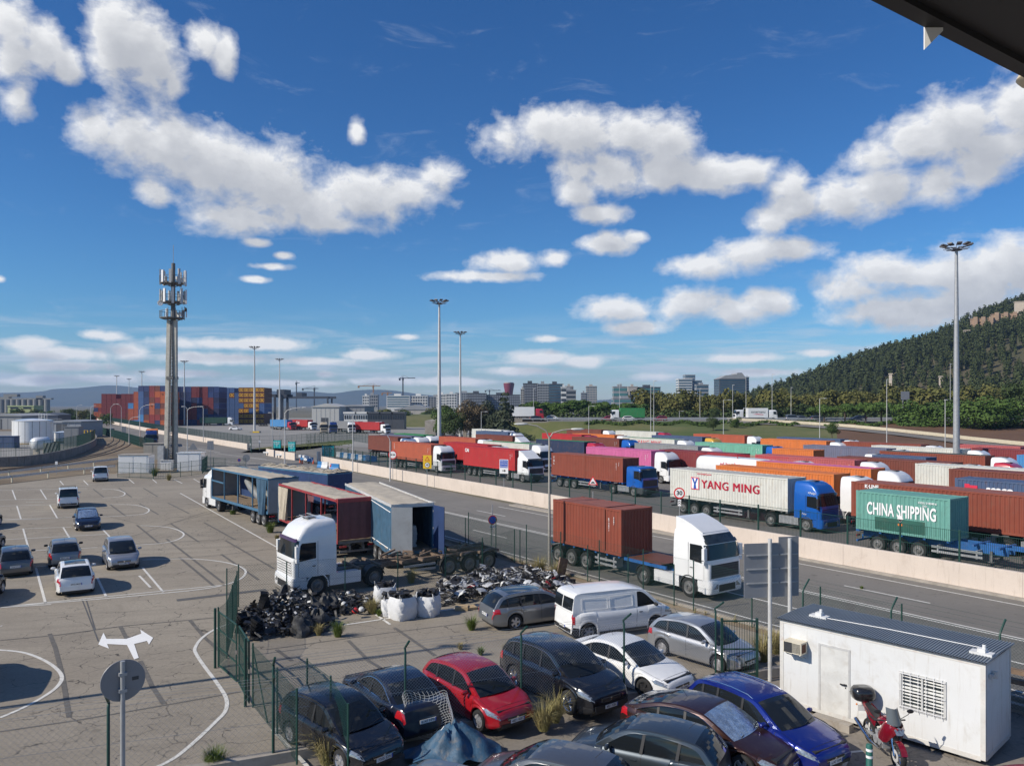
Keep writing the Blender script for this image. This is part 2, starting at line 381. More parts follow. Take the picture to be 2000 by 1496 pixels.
# low retaining kerb between the two lots
M_CONC = mat('weathered_concrete', (.33,.30,.26), .85, 0, .2, 1.2, bump=.3, dirt=.4, dscale=2)
M_CONCD = mat('stained_concrete', (.22,.20,.18), .9, 0, .25, .7, bump=.3, dirt=.6, dirtcol=(.08,.075,.07), dscale=1.2, streak=.6)
mb = MB(); dl = (LB-LA).normalized(); ln = Vector((-dl.y, dl.x, 0))
def slab(mb, a, b, w, z0, z1):
    d = (b-a).normalized(); n = Vector((-d.y, d.x, 0))*w/2
    mb.add([a-n+Vector((0,0,z0)), b-n+Vector((0,0,z0)), b+n+Vector((0,0,z0)), a+n+Vector((0,0,z0)), a-n+Vector((0,0,z1)), b-n+Vector((0,0,z1)), b+n+Vector((0,0,z1)), a+n+Vector((0,0,z1))],
           [(3,2,1,0),(4,5,6,7),(0,1,5,4),(1,2,6,5),(2,3,7,6),(3,0,4,7)])
slab(mb, LA, LB, .26, -.55, .14); slab(mb, LB, LC, .22, -.55, .12)
tag(part('retaining_kerb', mb, M_CONC), 'low concrete kerb wall dividing the fenced compound from the lower lot', 'kerb wall')
mb = MB(); slab(mb, SN(60,28.25), SN(-98,28.25), .18, -.02, .13); struct('kerb', mb, M_CONC)
mb = MB(); slab(mb, SN(60,42.6), SN(-60,43.3), .9, -.02, .11); struct('pavement', mb, M_CONC)

def strip(mb, pts, w, z):
    pts = [Vector((p.x, p.y, z)) for p in pts]; rows = []
    for i, p in enumerate(pts):
        t = (pts[min(i+1, len(pts)-1)]-pts[max(i-1, 0)]).normalized(); n = Vector((-t.y, t.x, 0))*w/2
        rows.append([p+n, p-n])
    mb.grid(rows)
def smooth_px(pts, n=6):
    out = []
    for i in range(len(pts)-1):
        p0 = pts[max(i-1,0)]; p1 = pts[i]; p2 = pts[i+1]; p3 = pts[min(i+2, len(pts)-1)]
        for k in range(n):
            t = k/n
            out.append(tuple(.5*((2*b)+(-a+c)*t+(2*a-5*b+4*c-d)*t*t+(-a+3*b-3*c+d)*t**3) for a, b, c, d in zip(p0, p1, p2, p3)))
    out.append(pts[-1]); return out
def gline(mb, px, w, z=.0, curve=False):
    px = smooth_px(px) if curve else px
    strip(mb, [at(*p) for p in px], w, z)
# parking bays: white paint
mb = MB()
for seg in [[(0,1185),(440,1142)],[(0,1186),(100,1180)],[(24,957),(31,976)],[(79,956),(91,975)],[(33,988),(41,1014)],[(97,986),(112,1012)],[(45,1032),(57,1075)],[(123,1029),(144,1064)],
            [(70,1108),(89,1178)],[(190,1128),(208,1166)],[(158,1005),(165,1010)],[(200,1033),(218,1052)],[(278,1108),(319,1156)],[(272,1124),(294,1147)],[(0,1054),(210,1043)],[(0,1015),(200,1008)],
            [(0,988),(130,985)],[(0,976),(110,974)],[(0,957),(170,954)],[(50,981),(86,980)],[(0,1034),(140,1029)],[(65,1075),(190,1069)],[(117,939),(124,947)],[(163,938),(172,947)],[(252,936),(262,944)],[(298,936),(306,943)],[(155,950),(176,949)],
            [(0,1015),(80,1014)],[(70,1106),(180,1103)],[(340,936),(356,944)],[(378,935),(390,942)],
            [(352,963),(540,1068)],[(1,1222),(4,1222)]]:
    gline(mb, seg, .12, .004)
for c in [[(200,955),(225,956),(243,962),(240,968),(222,971),(200,972)],[(215,985),(262,986),(290,994),(282,1003),(245,1007),(200,1009)],[(275,1026),(330,1030),(358,1041),(350,1052),(320,1060),(270,1064),(230,1067)],
          [(278,1093),(370,1091),(440,1098),(478,1112),(470,1130),(430,1144),(380,1152),(320,1158),(200,1169),(0,1185)],[(-40,1268),(0,1269),(50,1275),(95,1294),(120,1318),(112,1340),(80,1363),(40,1384),(0,1401)],
          [(461,1214),(425,1226),(395,1245),(381,1265),(384,1278),(400,1302),(425,1335),(442,1364),(440,1388),(420,1410),(380,1448),(340,1480),(300,1500)]]:
    gline(mb, c, .13, .004, True)
# compound bays
for seg in [[(672,1220),(1000,1172)],[(734,1200),(762,1219)],[(533,1424),(600,1496)],[(533,1424),(575,1418)],[(600,1130),(640,1124)]]: gline(mb, seg, .12, .004)
struct('parking_lines', mb, WHITEP)
# two-headed turn arrow
mb = MB(); A = [(192,1258),(202,1235),(208,1247),(247,1247),(276,1237),(274,1229),(299,1245),(291,1258),(287,1251),(262,1257),(271,1284),(262,1287),(248,1259),(209,1257),(213,1266)]
P = [at(*p, .008) for p in A]; mb.v = [tuple(p) for p in P]
mb.f = [t if (P[t[1]]-P[t[0]]).cross(P[t[2]]-P[t[0]]).z > 0 else t[::-1] for t in tessellate_polygon([P])]
struct('turn_arrow', mb, WHITEP2)
# dark repaired joints
mb = MB()
for seg in [[(0,1250),(110,1240),(240,1222),(420,1206)],[(0,1428),(150,1406),(330,1375),(470,1350)],[(0,954),(400,946)]]: gline(mb, seg, .09, .001)
for seg in [[(182,955),(203,971)],[(232,953),(257,971)],[(280,953),(308,970)],[(215,985),(246,1008)],[(272,983),(310,1005)],[(328,982),(370,1003)],[(267,1025),(311,1061)],[(333,1022),(388,1058)],[(398,1020),(460,1054)],
            [(350,1088),(420,1146)],[(325,1052),(436,1138)],[(432,1082),(505,1132)],[(440,1055),(535,1110)],[(97,1237),(108,1265),(122,1320),(135,1400)],[(235,1223),(248,1248)],[(274,1290),(297,1340),(320,1374)],[(370,1210),(400,1245),(440,1280)],
            [(540,1268),(570,1290)],[(680,1250),(720,1290),(770,1320)],[(770,1225),(850,1280)]]: gline(mb, seg, .16, .0)
for seg in [[(0,1015),(140,1011),(300,1000),(520,975)],[(130,1070),(300,1060),(540,1048)],[(300,1092),(420,1085),(560,1068)],[(345,1171),(430,1160),(540,1150)],[(180,1000),(300,1030),(420,1000)],[(250,1050),(400,1000),(560,985)],[(520,1268),(760,1235),(960,1210)],[(560,1310),(800,1275)]]: gline(mb, seg, .07, -.001)
struct('joint_seals', mb, TAR)
mb = MB(); gline(mb, [(345,1172),(520,1151)], .45, .002); gline(mb, [(160,1170),(192,1252)], .05, .002); gline(mb, [(168,1170),(186,1230)], .05, .002)
struct('asphalt_patch', mb, mat('new_asphalt_patch', (.10,.10,.10), .9, 0, .15, 3))
mb = MB()
for seg in [[(345,958),(352,972)],[(338,962),(370,960)],[(328,956),(380,955)],[(340,966),(360,980)],[(350,948),(360,960)],[(325,975),(392,970)]]: gline(mb, seg, .8, .0005)
# road lines
mb = MB()
def rl(s0, s1, n, w=.13): strip(mb, [SN(s0, n), SN(s1, n)], w, .008)
rl(40,-95,29.1); rl(40,-100,35.45); rl(40,-100,35.75); rl(40,-60,41.6)
for s in range(-110, 30, 12): rl(s, s+4.5, 32.3); rl(s+3, s+7.5, 38.5)
for seg in [[(480,893),(560,903)],[(430,905),(600,925)],[(380,897),(500,905)],[(420,885),(520,897)],[(350,870),(430,884)]]: gline(mb, seg, .14, .006)
struct('road_lines', mb, WHITEP)
# ---------------------------------------------------------------- fences
def diamond(mb, a, b, z0, z1, s=.07, w=.0042):
    d = b-a; L = d.length; d.normalize(); h = z1-z0; k = -h
    while k < L:
        for sg in (1, -1):
            u0 = max(0, k); u1 = min(L, k+h)
            if u1-u0 < .03: continue
            if sg > 0: p, q = (u0, u0-k), (u1, u1-k)
            else: p, q = (u0, h-(u0-k)), (u1, h-(u1-k))
            mb.beam(a+d*p[0]+Vector((0,0,z0+p[1])), a+d*q[0]+Vector((0,0,z0+q[1])), w)
        k += s*math.sqrt(2)
def run(pts):
    for i in range(len(pts)-1): yield Vector(pts[i]), Vector(pts[i+1])
def fence(label, pts, h, sp=3.0, kind='diamond', z=0, bent=0, post_r=.03, wire=.0042, mesh=.075, pmat=None, wmat=None, name='wire_fence', below=0, clips=True):
    pmat = pmat or GREENP; wmat = wmat or GREENP
    t = thing(name, label, 'fence', (pts[0][0], pts[0][1], z))
    o = Vector((pts[0][0], pts[0][1], 0)); wm = MB(); posts = []
    for a, b in run(pts):
        a = Vector((a.x, a.y, 0))-o; b = Vector((b.x, b.y, 0))-o; L = (b-a).length; n = max(1, round(L/sp)); d = (b-a).normalized(); nrm = Vector((-d.y, d.x, 0))
        for i in range(n+1):
            q = a+d*(L*i/n)
            if all((q-w).length > .05 for w, _ in posts): posts.append((q, nrm))
        if kind == 'diamond': diamond(wm, a, b, .04, h, mesh, wire)
        else:
            k = 0
            while k < L: wm.box(-wire/2, wire/2, -wire/2, wire/2, .06, h, Matrix.Translation(a+d*k)); k += mesh
            for zz in (.1, h*.35, h*.65, h-.02): wm.beam(a+Vector((0,0,zz)), b+Vector((0,0,zz)), wire*1.6)
        if kind == 'diamond':
            for zz in (.06, h*.5, h-.02): wm.beam(a+Vector((0,0,zz)), b+Vector((0,0,zz)), .006)
    for i, (q, nrm) in enumerate(posts):
        if bent:
            def f(): return MB().tube([(0,0,-below), (0,0,h*.99), (0,.05,h+.08), (0,bent*.42,h+.42)], post_r, 7)
            part('post', f, pmat, t, 40, key=('bp', h, bent, post_r, below), loc=q, rot=(0,0,math.atan2(nrm.y, nrm.x)-math.pi/2))
        else: part('post', lambda: MB().tube([(0,0,-below), (0,0,h+.05)], post_r, 7), pmat, t, 40, key=('sp', h, post_r, below), loc=q)
    if bent:
        for zz, of in ((h+.15, .12), (h+.28, .26), (h+.40, .40)):
            for i in range(len(posts)-1): wm.beam(posts[i][0]+posts[i][1]*of*bent+Vector((0,0,zz)), posts[i+1][0]+posts[i+1][1]*of*bent+Vector((0,0,zz-.0)), .005)
    part('wire_mesh', wm, wmat, t, stuff=True)
    return t
# pink boundary wall along the road, in cast panels, green mesh on top
M_PINK = mat('pale_pink_render', (.60,.52,.45), .85, 0, .06, .5, bump=.15, bscale=12, dirt=.35, dirtcol=(.38,.31,.25), dscale=.9, streak=.55)
def wall(label, pts, h, seg=6.0, th=.28, m=None, name='boundary_wall', hend=None):
    o = Vector(pts[0]); t = thing(name, label, 'wall', o); tot = sum((b-a).length for a, b in run(pts)); acc = 0
    for a, b in run(pts):
        L = (b-a).length; n = max(1, round(L/seg)); d = (b-a).normalized(); nn = Vector((-d.y, d.x, 0))*th/2
        for i in range(n):
            p = a+d*(L*i/n+.006)-o; q = a+d*(L*(i+1)/n-.006)-o
            hh = h if hend is None else h+(hend-h)*(acc+L*i/n)/tot
            mb = MB(); c = .02
            prof = [(-1,-.1),(-1,hh-c),(-1+c*4,hh),(1-c*4,hh),(1,hh-c),(1,-.1)]
            rows = [[e+nn*x+Vector((0,0,zz)) for x, zz in prof] for e in (p, q)]
            mb.grid(rows); mb.poly(rows[0]); mb.poly(rows[1][::-1]); part('wall_panel', mb, m or M_PINK, t)
        acc += L
    return t
WP = [at(629,907), at(662,914), at(850,951), at(1070,992), at(1400,1060), at(2000,1170), SN(60,42.6)]
wall('long pale pink concrete wall beside the road in front of the parked lorries', WP, 1.32, 9)
t = fence('green welded mesh fence standing on the long pink wall in front of the lorries', [p+dN*.35 for p in WP], 2.95, 3.0, 'mesh', mesh=.10, wire=.013, post_r=.055)
WL = [at(484,878), at(380,860), at(300,845), at(202,824)]
wall('pale pink wall on the far bend of the road below the container stacks', WL, 1.25, 9)
fence('dark green mesh fence above the far pink wall by the container stacks', [p+dN*.6 for p in WL[::-1]]+[at(479,886)+dN*1.2], 3.0, 3.2, 'mesh', mesh=.2, wire=.02)
wall('short pale pink wall beyond the road bend, farthest left of the pink walls', [at(199,823), at(150,812)], 1.2, 9)
wall('short pink wall stub left of the teal gate banner', [at(521,889), at(536,892)], 1.25)
wall('pink wall length under the teal gate banners', [at(539,893), at(577,899)], 1.25)
wall('squat pink gate pier beside the blue and white barrier', [at(621,904), at(624,904.5)], 1.9, th=.4, name='gate_pier')
# fence across the apron behind the gate
fence('tall mesh fence crossing the grass strip behind the teal banners', [at(479,874), at(560,872), at(640,862), at(690,856)], 2.6, 2.8, 'mesh', mesh=.25, wire=.02)
fence('second mesh fence closing the apron beyond the grass strip', [at(600,868), at(690,861), at(720,866)], 2.4, 2.8, 'mesh', mesh=.25, wire=.02)
sheet('grass_strip', [at(470,884), at(500,875), at(600,866), at(690,858), at(690,866), at(600,878), at(540,884)], M_GRASS, .0)
# fence between road and rail/car park
fence('green mesh fence between the road bend and the railway track', [at(176,842), at(230,857), at(272,872), at(300,878)], 2.3, 2.8, 'mesh', mesh=.14, wire=.018)
fence('chain link fence along the near kerb of the road', [SN(-99,28.0), SN(-60,28.0), SN(-25.5,28.0)], 1.95, 3.1, 'diamond', mesh=.10, wire=.0035)
fence('tall chain link fence between the white van and the road', [SN(-44,28.05), SN(-14.5,28.05)], 2.35, 3.2, 'diamond', mesh=.10, wire=.003)
FC = [at(443,1195), at(466,1180), at(517,1199), at(568,1166), at(674,1156), at(777,1150), at(870,1142), at(956,1122), at(1010,1094)]
fence('chain link fence behind the scrap heap with the white tractor unit beyond', [FC[0], at(466,1185), at(560,1178), at(674,1166), at(777,1155), at(870,1143), at(1005,1098)], 2.0, 3.0, 'diamond', mesh=.09)
# compound gate: two leaves
def gate_leaf(t, a, b, h, zr=(.12, .9, 1.5)):
    m = MB(); d = (b-a).normalized()
    for q in (a+d*.04, b-d*.04): m.beam(q+Vector((0,0,.08)), q+Vector((0,0,h)), .045)
    for zz in (.1, h*.36, h*.68, h-.02): m.beam(a+Vector((0,0,zz)), b+Vector((0,0,zz)), .04)
    lf = part('gate_leaf', m, GREENP, t); w = MB(); diamond(w, a+d*.05, b-d*.05, .1, h-.03, .05, .0045); part('wire_infill', w, GREENP, lf, stuff=True)
    part('latch', MB().box(-.03,.03,-.05,.05,h*.5,h*.5+.14, Matrix.Translation(b-d*.06)), CHROME, lf)
g0 = at(427,1303); g1 = at(463,1336); g2 = at(487,1378)
t = thing('mesh_gate', 'green double gate of the compound standing beside the black scrap heap', 'gate', g0)
gate_leaf(t, g0-g0, g1-g0, 2.08); gate_leaf(t, g1+Vector((.1,-.1,0))-g0, g2-g0, 2.08)
for q in (g0, g2): part('gate_post', MB().tube([(0,0,0),(0,0,2.2)], .05, 8), GREENP, t, 40, loc=q-g0-dl*.12)
part('gate_brace', MB().tube([g2-g0+Vector((.15,-.05,1.8)), g2-g0+Vector((1.0,-1.3,0))], .022, 6), GREENP, t)
fence('short chain link fence running from the gate to the black hatchback', [g2+Vector((.15,-.1,0)), at(535,1432), at(580,1492)], 2.0, 2.2, 'diamond', mesh=.06)
fence('low green mesh fence panel beside the black hatchback', [at(535,1432)+Vector((.1,0,0)), at(600,1410), at(646,1452), at(680,1520)], 1.9, 2.3, 'diamond', mesh=.06, name='mesh_panel_fence')
fence('chain link fence rising from the gate to the scrap heap corner', [g0+Vector((-.05,.1,0)), at(443,1285), at(463,1210)], 2.15, 2.4, 'diamond', mesh=.06)
# fence with bent arms on the retaining kerb
fence('chain link fence with bent arm posts along the concrete kerb in front of the cars', [LA+dl*14.6, LA+dl*29.5], 2.35, 3.9, 'diamond', z=.1, bent=-1, mesh=.07, post_r=.035, wmat=GALV, wire=.004)
fence('chain link fence with bent arm posts crossing the near corner of the car park', [(-28,12.0,0), LA+Vector((2.0,1.6,0)), LA+dl*14.6], 1.95, 4.2, 'diamond', bent=-1, mesh=.12, post_r=.04, wmat=GALV, wire=.0032)
fence('chain link fence with bent arm posts behind the white site cabin', [SN(-18,27.2), SN(14,27.2)], 2.3, 3.6, 'diamond', bent=1, mesh=.08, post_r=.035)
t = thing('pedestrian_gate', 'small dark green barred gate in front of the silver hatchback', 'gate', at(1410,1322), YAW_ROAD+.95)
for x in (0, 1.25): part('gate_post', MB().box(x-.04, x+.04, -.04, .04, 0, 2.1), mat('dark_green_paint', (.01,.045,.035), .5, 0, .1), t)
mb = MB()
for i in range(13): mb.box(.08+i*.09, .092+i*.09, -.006, .006, .12, 2.0)
for zz in (.12, 1.0, 2.0): mb.box(.05, 1.2, -.02, .02, zz-.025, zz+.025)
part('barred_leaf', mb, MATS['dark_green_paint'], t)
# ---------------------------------------------------------------- cars
def interp(P, x):
    """piecewise-linear through P (descending or ascending x)"""
    if P[0][0] > P[-1][0]: P = P[::-1]
    if x <= P[0][0]: return P[0][1]
    for a, b in zip(P, P[1:]):
        if x <= b[0]:
            t = (x-a[0])/max(1e-6, b[0]-a[0]); return a[1]+(b[1]-a[1])*t
    return P[-1][1]
def catmull(P, n=5):
    out = []
    for i in range(len(P)-1):
        a = P[max(i-1, 0)]; b = P[i]; c = P[i+1]; d = P[min(i+2, len(P)-1)]
        for k in range(n):
            t = k/n; out.append(tuple(.5*((2*q)+(-p+r)*t+(2*p-5*q+4*r-s)*t*t+(-p+3*q-3*r+s)*t**3) for p, q, r, s in zip(a, b, c, d)))
    out.append(tuple(P[-1])); return out
# body types: all lengths in metres, x forward from the middle
TYPES = {
 'hatch': dict(L=4.15, W=1.75, top=[(2.07,.50),(2.04,.60),(1.97,.68),(1.75,.75),(1.25,.88),(1.0,.94),(.2,.95),(-1.0,.97),(-1.75,1.0),(-1.98,.96),(-2.05,.80),(-2.07,.60)],
    cab=[(1.16,.90),(.85,1.12),(.42,1.36),(.05,1.45),(-.6,1.47),(-1.25,1.41),(-1.62,1.32),(-1.83,1.12),(-1.98,.94)], ws=.36, rs=-1.5, roof=1.47, axf=1.28, axr=-1.25, wr=.31, belt=.93, pil=[-.12,-1.05], holes=(.86,.80)),
 'mpv': dict(L=3.85, W=1.76, top=[(1.92,.52),(1.90,.62),(1.82,.72),(1.6,.82),(1.25,.95),(1.0,1.0),(0,1.0),(-1.6,1.02),(-1.84,.98),(-1.91,.85),(-1.92,.6)],
    cab=[(1.38,.93),(1.0,1.16),(.5,1.42),(.1,1.54),(-.5,1.58),(-1.15,1.53),(-1.55,1.42),(-1.73,1.2),(-1.84,.98)], ws=.42, rs=-1.45, roof=1.58, axf=1.3, axr=-1.25, wr=.30, belt=.98, pil=[-.1,-.95], holes=(.88,.83)),
 'wagon': dict(L=4.75, W=1.83, top=[(2.37,.50),(2.34,.60),(2.26,.68),(2.0,.76),(1.4,.90),(1.1,.95),(0,.96),(-1.5,.98),(-2.15,1.0),(-2.32,.95),(-2.37,.75),(-2.37,.55)],
    cab=[(1.25,.91),(.9,1.12),(.45,1.36),(.1,1.45),(-.6,1.48),(-1.4,1.45),(-1.9,1.37),(-2.12,1.18),(-2.28,.95)], ws=.38, rs=-1.85, roof=1.48, axf=1.42, axr=-1.35, wr=.33, belt=.94, pil=[-.08,-1.02,-1.62], holes=(.88,.84)),
 'sedan': dict(L=4.65, W=1.82, top=[(2.32,.50),(2.29,.60),(2.20,.67),(1.95,.75),(1.35,.88),(1.05,.93),(0,.94),(-1.3,.98),(-1.7,1.04),(-2.15,1.03),(-2.29,.95),(-2.32,.7)],
    cab=[(1.15,.89),(.82,1.10),(.35,1.32),(0,1.41),(-.5,1.43),(-1.0,1.36),(-1.35,1.22),(-1.65,1.08),(-1.85,.99)], ws=.28, rs=-.98, roof=1.43, axf=1.43, axr=-1.38, wr=.33, belt=.93, pil=[-.15,-1.0], holes=(.84,.80)),
 'coupe': dict(L=4.9, W=1.91, top=[(2.45,.50),(2.42,.58),(2.33,.66),(2.1,.74),(1.4,.87),(1.1,.92),(0,.93),(-1.3,.96),(-2.0,1.0),(-2.3,1.0),(-2.42,.9),(-2.45,.65)],
    cab=[(1.2,.88),(.85,1.08),(.35,1.30),(0,1.37),(-.5,1.385),(-1.1,1.32),(-1.6,1.18),(-1.95,1.06),(-2.2,.99)], ws=.28, rs=-1.0, roof=1.385, axf=1.5, axr=-1.42, wr=.35, belt=.92, pil=[-.25,-1.1], holes=(.83,.80)),
 'suv': dict(L=4.8, W=1.93, top=[(2.40,.62),(2.37,.74),(2.28,.83),(2.0,.93),(1.5,1.04),(1.2,1.09),(0,1.1),(-1.5,1.13),(-2.1,1.14),(-2.34,1.08),(-2.40,.85),(-2.40,.65)],
    cab=[(1.38,1.04),(1.0,1.28),(.55,1.53),(.2,1.64),(-.5,1.68),(-1.3,1.63),(-1.85,1.54),(-2.08,1.32),(-2.25,1.08)], ws=.48, rs=-1.8, roof=1.68, axf=1.45, axr=-1.38, wr=.38, belt=1.08, pil=[-.02,-.98,-1.55], holes=(.87,.82)),
 'kombi': dict(L=4.38, W=1.81, top=[(2.19,.55),(2.16,.68),(2.08,.78),(1.85,.90),(1.45,1.02),(1.2,1.06),(0,1.08),(-1.9,1.1),(-2.12,1.08),(-2.19,.9),(-2.19,.6)],
    cab=[(1.5,1.0),(1.12,1.28),(.72,1.60),(.4,1.74),(-.4,1.80),(-1.4,1.80),(-1.95,1.77),(-2.08,1.5),(-2.14,1.08)], ws=.62, rs=-1.98, roof=1.80, axf=1.35, axr=-1.35, wr=.32, belt=1.06, pil=[.0,-.95], holes=(.88,.84)),
 'van': dict(L=4.95, W=1.92, top=[(2.47,.60),(2.44,.78),(2.34,.92),(2.1,1.04),(1.7,1.14),(1.4,1.18),(0,1.16),(-2.2,1.16),(-2.42,1.15),(-2.47,.9),(-2.47,.6)],
    cab=[(1.85,1.10),(1.5,1.38),(1.12,1.70),(.8,1.85),(.2,1.92),(-1.2,1.93),(-2.2,1.90),(-2.38,1.6),(-2.44,1.14)], ws=1.02, rs=-2.28, roof=1.93, axf=1.5, axr=-1.75, wr=.34, belt=1.14, pil=[], holes=(.88,.84)),
}
def car_surf(T, x):
    """right-hand half section at station x, list of (y, z) from sill to centre line"""
    L, W = T['L'], T['W']; t = abs(2*x/L); zt = interp(T['top'], x)
    sgn = 1 if x > 0 else -1
    w = W/2*(1-(.24 if sgn > 0 else .17)*max(0, (t-.66)/.34)**2.3)
    zlo = .20+.10*max(0, (t-.84)/.16)**1.5
    for ax in (T['axf'], T['axr']):
        R_ = T['wr']+.055; dx = x-ax
        if abs(dx) < R_: zlo = max(zlo, T['wr']+math.sqrt(R_*R_-dx*dx))
    hh = zt-zlo
    f = lambda u: zlo+hh*u
    cr = .035 if sgn > 0 else .02
    return [(w-.05, zlo-.0), (w-.012, f(.10)), (w-.004, f(.28)), (w-.022, f(.44)), (w-.0, f(.66)), (w-.004, f(.76)), (w-.03, f(.90)), (w-.085, f(.985)), (w*.55, zt+cr*.75), (0, zt+cr)]
def car_pt(T, x, r, side=1, off=0):
    s = car_surf(T, x); i = min(int(r), len(s)-2); u = r-i
    y = s[i][0]+(s[i+1][0]-s[i][0])*u; z = s[i][1]+(s[i+1][1]-s[i][1])*u
    p = Vector((x, -side*y, z))
    if off:
        e = .02; q = car_surf(T, x-e); yq = q[i][0]+(q[i+1][0]-q[i][0])*u; zq = q[i][1]+(q[i+1][1]-q[i][1])*u
        tx = Vector((e, -side*(y-yq), z-zq)); tr = Vector((0, -side*(s[i+1][0]-s[i][0]), s[i+1][1]-s[i][1]))
        n = tx.cross(tr)
        if n.length > 1e-9:
            n.normalize()
            if n.dot(Vector((x*.15, -side, .35))) < 0: n = -n
            p += n*off
    return p
def body_mesh(T):
    L = T['L']; xs = set()
    x = -L/2
    while x < L/2: xs.add(round(x, 3)); x += .12
    for e in (0, .02, .05, .09, .15, .22): xs.add(round(L/2-e, 3)); xs.add(round(-L/2+e, 3))
    for ax in (T['axf'], T['axr']):
        R_ = T['wr']+.055
        for k in range(13): xs.add(round(ax+R_*math.cos(math.pi*k/12), 3))
        xs.add(round(ax+R_+.005, 3)); xs.add(round(ax-R_-.005, 3))
    xs = sorted(xs, reverse=True); xs2 = [xs[0]]
    for x in xs[1:]:
        if xs2[-1]-x > .004: xs2.append(x)
    rows = []
    for x in xs2:
        s = car_surf(T, x); rows.append([Vector((x, -y, z)) for y, z in s]+[Vector((x, y, z)) for y, z in s[::-1][1:]])
    mb = MB(); mb.grid(rows)
    mb.f = [tuple(reversed(f)) for f in mb.f]
    # nose and tail closing faces, gently domed
    for row, sg in ((rows[0], 1), (rows[-1], -1)):
        c = sum(row, Vector())/len(row); c.y = 0; inner = [Vector((p.x+sg*.025, p.y*.55, c.z+(p.z-c.z)*.55)) for p in row]
        mid = Vector((c.x+sg*.032, 0, c.z)); o = len(mb.v); n = len(row)
        mb.v += [tuple(p) for p in row+inner]+[tuple(mid)]
        for i in range(n):
            j = (i+1) % n; q = (o+i, o+j, o+n+j, o+n+i); tr = (o+n+i, o+n+j, o+2*n)
            mb.f.append(q if sg < 0 else q[::-1]); mb.f.append(tr if sg < 0 else tr[::-1])
    return mb
def cabin_y(T, x, z):
    W = T['W']; xs = [p[0] for p in T['cab']]; xm = (xs[0]+xs[-1])/2; hl = (xs[0]-xs[-1])/2
    t = min(1, abs((x-xm)/hl)); u = max(0, min(1, (z-T['belt'])/(T['roof']-T['belt'])))
    tall = T['roof'] > 1.7
    wb = W/2-.055; wr = W/2-(.15 if tall else .245)
    return (wb+(wr-wb)*(u**1.25))*(1-(.06 if tall else .11)*t**3)
def offset_in(P, top, front, rear, zb):
    """window outline inside the cabin silhouette"""
    out = []; xs = [p[0] for p in P]; xm = (xs[0]+xs[-1])/2
    for x, z in P:
        u = (x-xm)/((xs[0]-xs[-1])/2)
        x2 = x-front*max(0, u)**.8 if u > 0 else x+rear*(-u)**.8
        z2 = z-top
        if z2 > zb+.02: out.append((x2, z2))
    return out
